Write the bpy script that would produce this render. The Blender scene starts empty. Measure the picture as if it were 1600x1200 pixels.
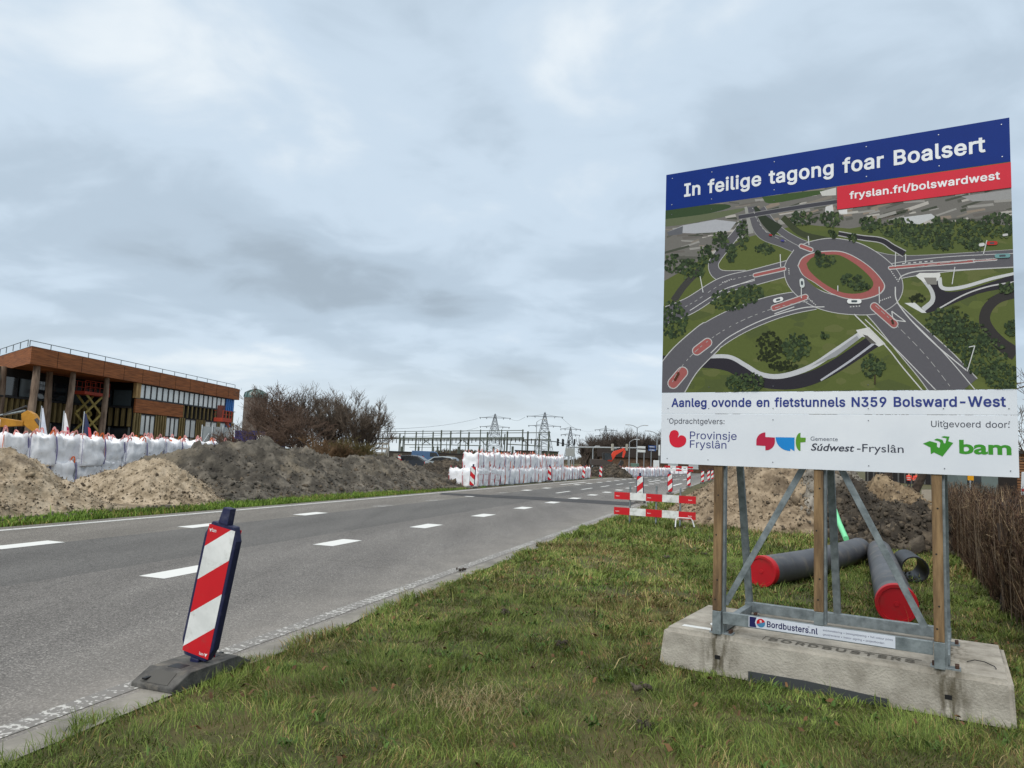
import bpy, bmesh, math, random
import numpy as np
from mathutils import Vector, Matrix
from mathutils.geometry import tessellate_polygon, delaunay_2d_cdt
random.seed(7); rng = np.random.default_rng(7)
R_ = math.radians
sc = bpy.context.scene
COL = sc.collection
# ------------------------------------------------------------------ camera
FPX, CAMH, PITCH, ROLL = 1150.0, 1.70, math.atan(114/1150), R_(2.3)
cF = Vector((0, math.cos(PITCH), math.sin(PITCH))); _r0 = Vector((1,0,0)); _u0 = Vector((0,-math.sin(PITCH), math.cos(PITCH)))
cR = _r0*math.cos(ROLL)+_u0*math.sin(ROLL); cU = -_r0*math.sin(ROLL)+_u0*math.cos(ROLL)
cam_d = bpy.data.cameras.new('camera'); cam = bpy.data.objects.new('camera', cam_d); COL.objects.link(cam)
M4 = Matrix.Identity(4)
for i in range(3): M4[i][0], M4[i][1], M4[i][2] = cR[i], cU[i], -cF[i]
M4[2][3] = CAMH
cam.matrix_world = M4
cam_d.sensor_width = 36; cam_d.lens = 36*FPX/1600; cam_d.clip_start = .05; cam_d.clip_end = 6000
sc.camera = cam
# ------------------------------------------------------------------ world, sun, exposure
sc.view_settings.view_transform = 'Standard'; sc.view_settings.look = 'None'
sc.view_settings.exposure = 0.25; sc.view_settings.gamma = 1
sc.cycles.max_bounces = 6; sc.cycles.diffuse_bounces = 3; sc.cycles.glossy_bounces = 3; sc.cycles.transmission_bounces = 4
sc.cycles.use_denoising = True
SUN_EL, SUN_AZ = R_(38), R_(205)            # azimuth clockwise from +Y
W = bpy.data.worlds.new('World'); sc.world = W; W.use_nodes = True
def world():
    nt = W.node_tree; N = nt.nodes; L = nt.links; N.clear()
    def n(t, **k):
        x = N.new(t)
        for a, b in k.items(): setattr(x, a, b)
        return x
    def mth(op, a, b=None, c=None):
        m = n('ShaderNodeMath', operation=op)
        for i, v in enumerate((a, b, c)):
            if v is None: continue
            if isinstance(v, (int, float)): m.inputs[i].default_value = v
            else: L.new(v, m.inputs[i])
        return m.outputs[0]
    sky = n('ShaderNodeTexSky', sky_type='NISHITA'); sky.sun_disc = False; sky.sun_elevation = SUN_EL; sky.sun_rotation = SUN_AZ
    b1 = n('ShaderNodeBackground'); b1.inputs[1].default_value = .1; L.new(sky.outputs[0], b1.inputs[0])
    tc = n('ShaderNodeTexCoord'); sp = n('ShaderNodeSeparateXYZ'); L.new(tc.outputs['Generated'], sp.inputs[0])
    x, y, z = sp.outputs
    zc = mth('ADD', mth('MAXIMUM', z, 0.0), .24)
    cv = n('ShaderNodeCombineXYZ'); L.new(mth('DIVIDE', x, zc), cv.inputs[0]); L.new(mth('DIVIDE', y, zc), cv.inputs[1])
    mp = n('ShaderNodeMapping'); mp.inputs['Location'].default_value = (3.1, 1.7, .4); mp.inputs['Scale'].default_value = (1, 1.1, 1); L.new(cv.outputs[0], mp.inputs[0])
    n1 = n('ShaderNodeTexNoise'); n1.inputs['Scale'].default_value = 1.05; n1.inputs['Detail'].default_value = 6; n1.inputs['Roughness'].default_value = .46; n1.inputs['Distortion'].default_value = .35
    n2 = n('ShaderNodeTexNoise'); n2.inputs['Scale'].default_value = 3.4; n2.inputs['Detail'].default_value = 6; n2.inputs['Roughness'].default_value = .5; n2.inputs['Distortion'].default_value = .4
    L.new(mp.outputs[0], n1.inputs[0]); L.new(mp.outputs[0], n2.inputs[0])
    v = mth('ADD', mth('MULTIPLY', n1.outputs[0], .69), mth('MULTIPLY', n2.outputs[0], .31))
    # broad banks of cloud
    def bank(az, el, w, amt, stretch=1.0):
        d = Vector((math.sin(az)*math.cos(el), math.cos(az)*math.cos(el), math.sin(el)))
        sb = n('ShaderNodeVectorMath', operation='SUBTRACT'); L.new(tc.outputs['Generated'], sb.inputs[0]); sb.inputs[1].default_value = d
        sl = n('ShaderNodeVectorMath', operation='MULTIPLY'); L.new(sb.outputs[0], sl.inputs[0]); sl.inputs[1].default_value = (1, 1, stretch)
        ln = n('ShaderNodeVectorMath', operation='LENGTH'); L.new(sl.outputs[0], ln.inputs[0])
        mr = n('ShaderNodeMapRange', interpolation_type='SMOOTHSTEP'); L.new(ln.outputs['Value'], mr.inputs[0])
        mr.inputs[1].default_value = 0; mr.inputs[2].default_value = w; mr.inputs[3].default_value = amt; mr.inputs[4].default_value = 0.0
        return mr.outputs[0]
    for a in ((R_(1), R_(20), .16, .10, 1.6), (R_(-24), R_(17), .26, -.03, 1.7), (R_(-10), R_(11), .3, -.03, 2.4), (R_(-32), R_(33), .3, .05, 1.2), (R_(9), R_(33), .3, .04, 1.2), (R_(28), R_(24), .3, .06, 1.2), (R_(5), R_(27), .2, -.05, 2.0)):
        v = mth('ADD', v, bank(*a))
    cr = n('ShaderNodeValToRGB'); cr.color_ramp.interpolation = 'EASE'; L.new(v, cr.inputs[0])
    E = cr.color_ramp.elements
    E[0].position = .35; E[0].color = (.335, .405, .475, 1)
    E[1].position = .665; E[1].color = (.73, .79, .835, 1)
    e = E.new(.46); e.color = (.43, .522, .615, 1)
    e = E.new(.55); e.color = (.53, .632, .735, 1)
    hz = n('ShaderNodeMapRange', interpolation_type='SMOOTHSTEP'); L.new(z, hz.inputs[0])
    hz.inputs[1].default_value = .0; hz.inputs[2].default_value = .17; hz.inputs[3].default_value = .75; hz.inputs[4].default_value = 0
    mx = n('ShaderNodeMixRGB'); L.new(hz.outputs[0], mx.inputs[0]); L.new(cr.outputs[0], mx.inputs[1]); mx.inputs[2].default_value = (.65, .715, .75, 1)
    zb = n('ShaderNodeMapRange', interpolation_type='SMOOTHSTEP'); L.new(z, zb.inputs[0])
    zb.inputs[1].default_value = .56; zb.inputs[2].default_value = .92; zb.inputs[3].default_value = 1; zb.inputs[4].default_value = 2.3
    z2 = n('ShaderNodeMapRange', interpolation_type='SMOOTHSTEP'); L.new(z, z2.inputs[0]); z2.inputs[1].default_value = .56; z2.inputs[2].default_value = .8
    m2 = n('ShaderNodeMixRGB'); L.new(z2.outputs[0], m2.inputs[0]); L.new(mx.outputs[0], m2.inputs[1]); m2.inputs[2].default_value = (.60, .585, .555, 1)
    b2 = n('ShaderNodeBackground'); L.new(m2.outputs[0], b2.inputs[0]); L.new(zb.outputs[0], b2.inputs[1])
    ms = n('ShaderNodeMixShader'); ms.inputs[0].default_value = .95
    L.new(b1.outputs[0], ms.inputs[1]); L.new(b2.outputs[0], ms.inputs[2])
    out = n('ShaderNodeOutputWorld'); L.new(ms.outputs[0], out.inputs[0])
world()
sd = bpy.data.lights.new('sun', 'SUN'); sd.energy = 1.5; sd.angle = R_(28); sd.color = (1, .96, .9)
sun = bpy.data.objects.new('sun', sd); COL.objects.link(sun)
_sv = Vector((math.sin(SUN_AZ)*math.cos(SUN_EL), math.cos(SUN_AZ)*math.cos(SUN_EL), math.sin(SUN_EL)))
sun.rotation_euler = _sv.to_track_quat('Z', 'Y').to_euler(); sun.location = (0, 0, 60)
# ------------------------------------------------------------------ measuring helpers
EYE = Vector((0, 0, CAMH))
def ray(px, py): return cF+cR*((px-800)/FPX)+cU*((600-py)/FPX)
def gz(px, py, z=0.0):
    d = ray(px, py); return EYE+d*((z-CAMH)/d.z)
def gY(px, py, Y):
    d = ray(px, py); return EYE+d*(Y/d.y)
class VPlane:
    def __init__(s, o, d):
        s.o = Vector((o[0], o[1], 0)); s.d = Vector((d[0], d[1], 0)).normalized(); s.n = Vector((-s.d.y, s.d.x, 0))
    def uv(s, px, py):
        d = ray(px, py); t = (s.o-EYE).dot(s.n)/d.dot(s.n); p = EYE+d*t
        return (p-s.o).dot(s.d), p.z
_rv = ray(1165, 729); RA = math.atan2(_rv.x, _rv.y)
RS = Vector((math.sin(RA), math.cos(RA), 0)); RT = Vector((-RS.y, RS.x, 0))
def rd(s, t, z=0.0): 
    p = RS*s+RT*t; return Vector((p.x, p.y, z))
def st(p): return p.dot(RS), p.dot(RT)
RZ = -RA                                     # rotation about z that points local +y along the road
# ------------------------------------------------------------------ noise
def _hash(ix, iy, iz, seed):
    h = (ix*374761393+iy*668265263+iz*2147483647+seed*1274126177) & 0xffffffff
    h = ((h ^ (h >> 13))*1274126177) & 0xffffffff
    return ((h ^ (h >> 16)) & 0xffffff)/float(0xffffff)
def vnoise(x, y, z=0, seed=0):
    x = np.asarray(x, float); y = np.asarray(y, float); z = np.asarray(z, float)+x*0
    ix, iy, iz = np.floor(x).astype(np.int64), np.floor(y).astype(np.int64), np.floor(z).astype(np.int64)
    fx, fy, fz = x-ix, y-iy, z-iz
    fx, fy, fz = [f*f*f*(f*(f*6-15)+10) for f in (fx, fy, fz)]
    r = 0
    for a in (0, 1):
        for b in (0, 1):
            for c in (0, 1):
                r = r+_hash(ix+a, iy+b, iz+c, seed)*(fx if a else 1-fx)*(fy if b else 1-fy)*(fz if c else 1-fz)
    return r*2-1
def fbm(x, y, z=0, oct=4, seed=0, gain=.5):
    r, a, f = 0, 1.0, 1.0
    for o in range(oct):
        r = r+a*vnoise(np.asarray(x)*f, np.asarray(y)*f, np.asarray(z)*f, seed+o*17); a *= gain; f *= 2.03
    return r
# ------------------------------------------------------------------ materials
def s2l(c):
    return tuple(((v/255)/12.92 if v/255 <= .04045 else ((v/255+.055)/1.055)**2.4) for v in c)
def mat(name, c1, c2=None, c3=None, scale=6.0, rough=.8, bump=0.0, bscale=None, metal=0.0, detail=6, stretch=(1, 1, 1), lo=.35, hi=.65, spec=.4, rand=True, patch=None):
    m = bpy.data.materials.new(name); m.use_nodes = True; nt = m.node_tree; N, L = nt.nodes, nt.links
    bs = N['Principled BSDF']; bs.inputs['Roughness'].default_value = rough; bs.inputs['Metallic'].default_value = metal
    bs.inputs['Specular IOR Level'].default_value = spec
    if c2 is None: c2 = tuple(v*.85 for v in c1)
    tc = N.new('ShaderNodeTexCoord'); mp = N.new('ShaderNodeMapping'); mp.inputs['Scale'].default_value = stretch
    L.new(tc.outputs['Object'], mp.inputs[0]); vec = mp.outputs[0]
    if rand:
        oi = N.new('ShaderNodeObjectInfo'); ml = N.new('ShaderNodeMath'); ml.operation = 'MULTIPLY'; ml.inputs[1].default_value = 60; L.new(oi.outputs['Random'], ml.inputs[0])
        ad = N.new('ShaderNodeVectorMath'); ad.operation = 'ADD'; L.new(vec, ad.inputs[0]); L.new(ml.outputs[0], ad.inputs[1]); vec = ad.outputs[0]
    nz = N.new('ShaderNodeTexNoise'); nz.inputs['Scale'].default_value = scale; nz.inputs['Detail'].default_value = detail; nz.inputs['Roughness'].default_value = .6
    L.new(vec, nz.inputs[0])
    cr = N.new('ShaderNodeValToRGB'); L.new(nz.outputs[0], cr.inputs[0])
    cr.color_ramp.elements[0].position = lo; cr.color_ramp.elements[0].color = (*c1, 1)
    cr.color_ramp.elements[1].position = hi; cr.color_ramp.elements[1].color = (*c2, 1)
    if c3 is not None:
        e = cr.color_ramp.elements.new((lo+hi)/2); e.color = (*c3, 1)
    col = cr.outputs[0]
    if patch:                                   # grime or another earth lying in blotches: colour, scale, threshold, softness
        n4 = N.new('ShaderNodeTexNoise'); n4.inputs['Scale'].default_value = patch[1]; n4.inputs['Detail'].default_value = 9; n4.inputs['Roughness'].default_value = .68; n4.inputs['Distortion'].default_value = .4; L.new(vec, n4.inputs[0])
        mr = N.new('ShaderNodeMapRange'); mr.inputs[1].default_value = patch[2]-patch[3]; mr.inputs[2].default_value = patch[2]+patch[3]; mr.inputs[4].default_value = patch[4] if len(patch) > 4 else 1; L.new(n4.outputs[0], mr.inputs[0])
        mx = N.new('ShaderNodeMixRGB'); L.new(mr.outputs[0], mx.inputs[0]); L.new(col, mx.inputs[1]); mx.inputs[2].default_value = (*patch[0], 1); col = mx.outputs[0]
    L.new(col, bs.inputs['Base Color'])
    if bump:
        n2 = N.new('ShaderNodeTexNoise'); n2.inputs['Scale'].default_value = bscale or scale*4; n2.inputs['Detail'].default_value = 6; L.new(vec, n2.inputs[0])
        bp = N.new('ShaderNodeBump'); bp.inputs['Strength'].default_value = min(1, bump); bp.inputs['Distance'].default_value = .02*max(1, bump)
        L.new(n2.outputs[0], bp.inputs['Height']); L.new(bp.outputs[0], bs.inputs['Normal'])
    return m
def flat(name, rgb, rough=.6, **k):
    c = s2l(rgb); return mat(name, c, tuple(v*.9 for v in c), rough=rough, scale=k.pop('scale', 3), **k)
def colmat(name, rough=.7, spec=.25, trans=0.0):
    m = bpy.data.materials.new(name); m.use_nodes = True; nt = m.node_tree; N, L = nt.nodes, nt.links
    bs = N['Principled BSDF']; bs.inputs['Roughness'].default_value = rough; bs.inputs['Specular IOR Level'].default_value = spec
    a = N.new('ShaderNodeAttribute'); a.attribute_name = 'tint'; L.new(a.outputs['Color'], bs.inputs['Base Color'])
    return m
# ------------------------------------------------------------------ mesh builder
class MB:
    def __init__(s): s.v, s.f, s.m = [], [], []
    def add(s, vs, fs, mi=0):
        o = len(s.v); s.v.extend([tuple(p) for p in vs]); s.f.extend([tuple(i+o for i in f) for f in fs]); s.m.extend([mi]*len(fs)); return s
    def box(s, c, size, mi=0, rot=None, taper=1.0):
        hx, hy, hz = size[0]/2, size[1]/2, size[2]/2; vs = []
        for k, z in enumerate((-hz, hz)):
            f = taper if k else 1
            vs += [Vector((-hx*f, -hy*f, z)), Vector((hx*f, -hy*f, z)), Vector((hx*f, hy*f, z)), Vector((-hx*f, hy*f, z))]
        if rot is not None: vs = [rot @ p for p in vs]
        c = Vector(c)
        return s.add([p+c for p in vs], [(0,3,2,1),(4,5,6,7),(0,1,5,4),(1,2,6,5),(2,3,7,6),(3,0,4,7)], mi)
    def bbox(s, a, b, mi=0): return s.box([(a[i]+b[i])/2 for i in range(3)], [abs(b[i]-a[i]) for i in range(3)], mi)
    def bar(s, p, q, w, h=None, mi=0, up=(0, 0, 1)):
        h = h or w; p, q = Vector(p), Vector(q); d = (q-p).normalized(); up = Vector(up)
        if abs(d.dot(up)) > .98: up = Vector((0, 1, 0))
        x = d.cross(up).normalized(); y = x.cross(d)
        vs = [e+x*(a*w/2)+y*(b*h/2) for e in (p, q) for a, b in ((-1,-1),(1,-1),(1,1),(-1,1))]
        return s.add(vs, [(0,3,2,1),(4,5,6,7),(0,1,5,4),(1,2,6,5),(2,3,7,6),(3,0,4,7)], mi)
    def tube(s, pts, rad, n=8, mi=0, caps=True, axis=None):
        pts = [Vector(p) for p in pts]
        if not hasattr(rad, '__len__'): rad = [rad]*len(pts)
        vs, fs = [], []; px = None
        for i, p in enumerate(pts):
            d = (pts[min(i+1, len(pts)-1)]-pts[max(i-1, 0)])
            d = Vector(axis).normalized() if axis is not None else d.normalized() if d.length > 1e-9 else Vector((0, 0, 1))
            if px is None: px = d.orthogonal().normalized()
            else:
                px = px-d*px.dot(d); px = px.normalized() if px.length > 1e-6 else d.orthogonal().normalized()
            y = d.cross(px)
            vs += [p+(px*math.cos(2*math.pi*k/n)+y*math.sin(2*math.pi*k/n))*rad[i] for k in range(n)]
        for i in range(len(pts)-1):
            for k in range(n):
                a, b = i*n+k, i*n+(k+1) % n; fs.append((a, b, b+n, a+n))
        if caps: fs += [tuple(range(n-1, -1, -1)), tuple(range((len(pts)-1)*n, len(pts)*n))]
        return s.add(vs, fs, mi)
    def lathe(s, prof, c=(0,0,0), n=16, mi=0):
        return s.tube([Vector(c)+Vector((0, 0, z)) for r, z in prof], [max(r, 1e-4) for r, z in prof], n, mi, axis=(0, 0, 1))
    def poly(s, pts3, mi=0):
        pts = [Vector(p) for p in pts3]
        return s.add(pts, tessellate_polygon([pts]), mi)
    def prism(s, pts3, ext, mi=0):
        a = [Vector(p) for p in pts3]; e = Vector(ext); n = len(a); t = tessellate_polygon([a])
        s.add(a+[p+e for p in a], [tuple(x) for x in t]+[tuple(i+n for i in reversed(x)) for x in t]+[(i, (i+1) % n, (i+1) % n+n, i+n) for i in range(n)], mi)
        return s
    def build(s, name, mats, parent=None, smooth=False, bevel=0.0, label=None):
        me = bpy.data.meshes.new(name); me.from_pydata(s.v, [], s.f)
        mats = mats if isinstance(mats, (list, tuple)) else [mats]
        for m in mats: me.materials.append(m)
        if len(mats) > 1: me.polygons.foreach_set('material_index', s.m)
        bm = bmesh.new(); bm.from_mesh(me); bmesh.ops.recalc_face_normals(bm, faces=bm.faces); bm.to_mesh(me); bm.free()
        if smooth:
            me.polygons.foreach_set('use_smooth', [True]*len(me.polygons))
            if smooth != 'all':
                try: me.set_sharp_from_angle(angle=R_(40))
                except Exception: pass
        o = bpy.data.objects.new(name, me); COL.objects.link(o)
        if bevel:
            b = o.modifiers.new('bevel', 'BEVEL'); b.width = bevel; b.segments = 2; b.limit_method = 'ANGLE'
        if parent: o.parent = parent
        if label: o['label'] = label
        return o
def np_mesh(name, V, F, mats, smooth=True, tint=None, parent=None, mi=None):
    me = bpy.data.meshes.new(name); V = np.asarray(V, np.float32); F = np.asarray(F, np.int32); k = F.shape[1]
    me.vertices.add(len(V)); me.vertices.foreach_set('co', V.ravel())
    me.loops.add(F.size); me.loops.foreach_set('vertex_index', F.ravel())
    me.polygons.add(len(F)); me.polygons.foreach_set('loop_start', np.arange(0, F.size, k, dtype=np.int32))
    if smooth: me.polygons.foreach_set('use_smooth', np.ones(len(F), bool))
    for m in (mats if isinstance(mats, (list, tuple)) else [mats]): me.materials.append(m)
    if mi is not None: me.polygons.foreach_set('material_index', np.asarray(mi, np.int32))
    me.update(calc_edges=True)
    if tint is not None:
        a = me.color_attributes.new('tint', 'FLOAT_COLOR', 'POINT')
        a.data.foreach_set('color', np.concatenate([tint, np.ones((len(tint), 1))], 1).astype(np.float32).ravel())
    o = bpy.data.objects.new(name, me); COL.objects.link(o)
    if parent: o.parent = parent
    return o
def tag(o, label=None, cat=None, group=None, kind=None):
    if label: o['label'] = label
    if cat: o['category'] = cat
    if group: o['group'] = group
    if kind: o['kind'] = kind
    return o
def thing(name, label, cat, loc=(0, 0, 0), rz=0.0, group=None):
    o = bpy.data.objects.new(name, None); COL.objects.link(o); o.location = loc; o.rotation_euler = (0, 0, rz); o.empty_display_size = .2
    return tag(o, label, cat, group)
def dup(root, loc=None, rz=None, label=None, group=None):
    def cp(o, par):
        c = o.copy(); COL.objects.link(c)
        if par: c.parent = par
        for ch in kids.get(o.name, []): cp(ch, c)
        return c
    kids = {}
    def walk(o):
        kids[o.name] = list(o.children)
        for ch in o.children: walk(ch)
    walk(root)
    c = cp(root, None)
    if loc is not None: c.location = loc
    if rz is not None: c.rotation_euler = (0, 0, rz)
    if label: c['label'] = label
    if group: c['group'] = group
    return c
ORD = ['first','second','third','fourth','fifth','sixth','seventh','eighth','ninth','tenth','eleventh','twelfth','thirteenth','fourteenth','fifteenth','sixteenth','seventeenth','eighteenth','nineteenth','twentieth','twenty-first','twenty-second','twenty-third','twenty-fourth','twenty-fifth','twenty-sixth','twenty-seventh','twenty-eighth','twenty-ninth','thirtieth','thirty-first','thirty-second','thirty-third','thirty-fourth','thirty-fifth']
def text_shape(body, bold=0.0, shear=0.0, space=1.0):
    cu = bpy.data.curves.new('t', 'FONT'); cu.body = body; cu.offset = bold; cu.shear = shear; cu.size = 1; cu.space_character = space; cu.resolution_u = 4
    ob = bpy.data.objects.new('t', cu); COL.objects.link(ob)
    dg = bpy.context.evaluated_depsgraph_get(); dg.update()
    me = bpy.data.meshes.new_from_object(ob.evaluated_get(dg))
    vs = [v.co.copy() for v in me.vertices]; fs = [tuple(p.vertices) for p in me.polygons]
    bpy.data.objects.remove(ob); bpy.data.curves.remove(cu); bpy.data.meshes.remove(me)
    return vs, fs
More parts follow.
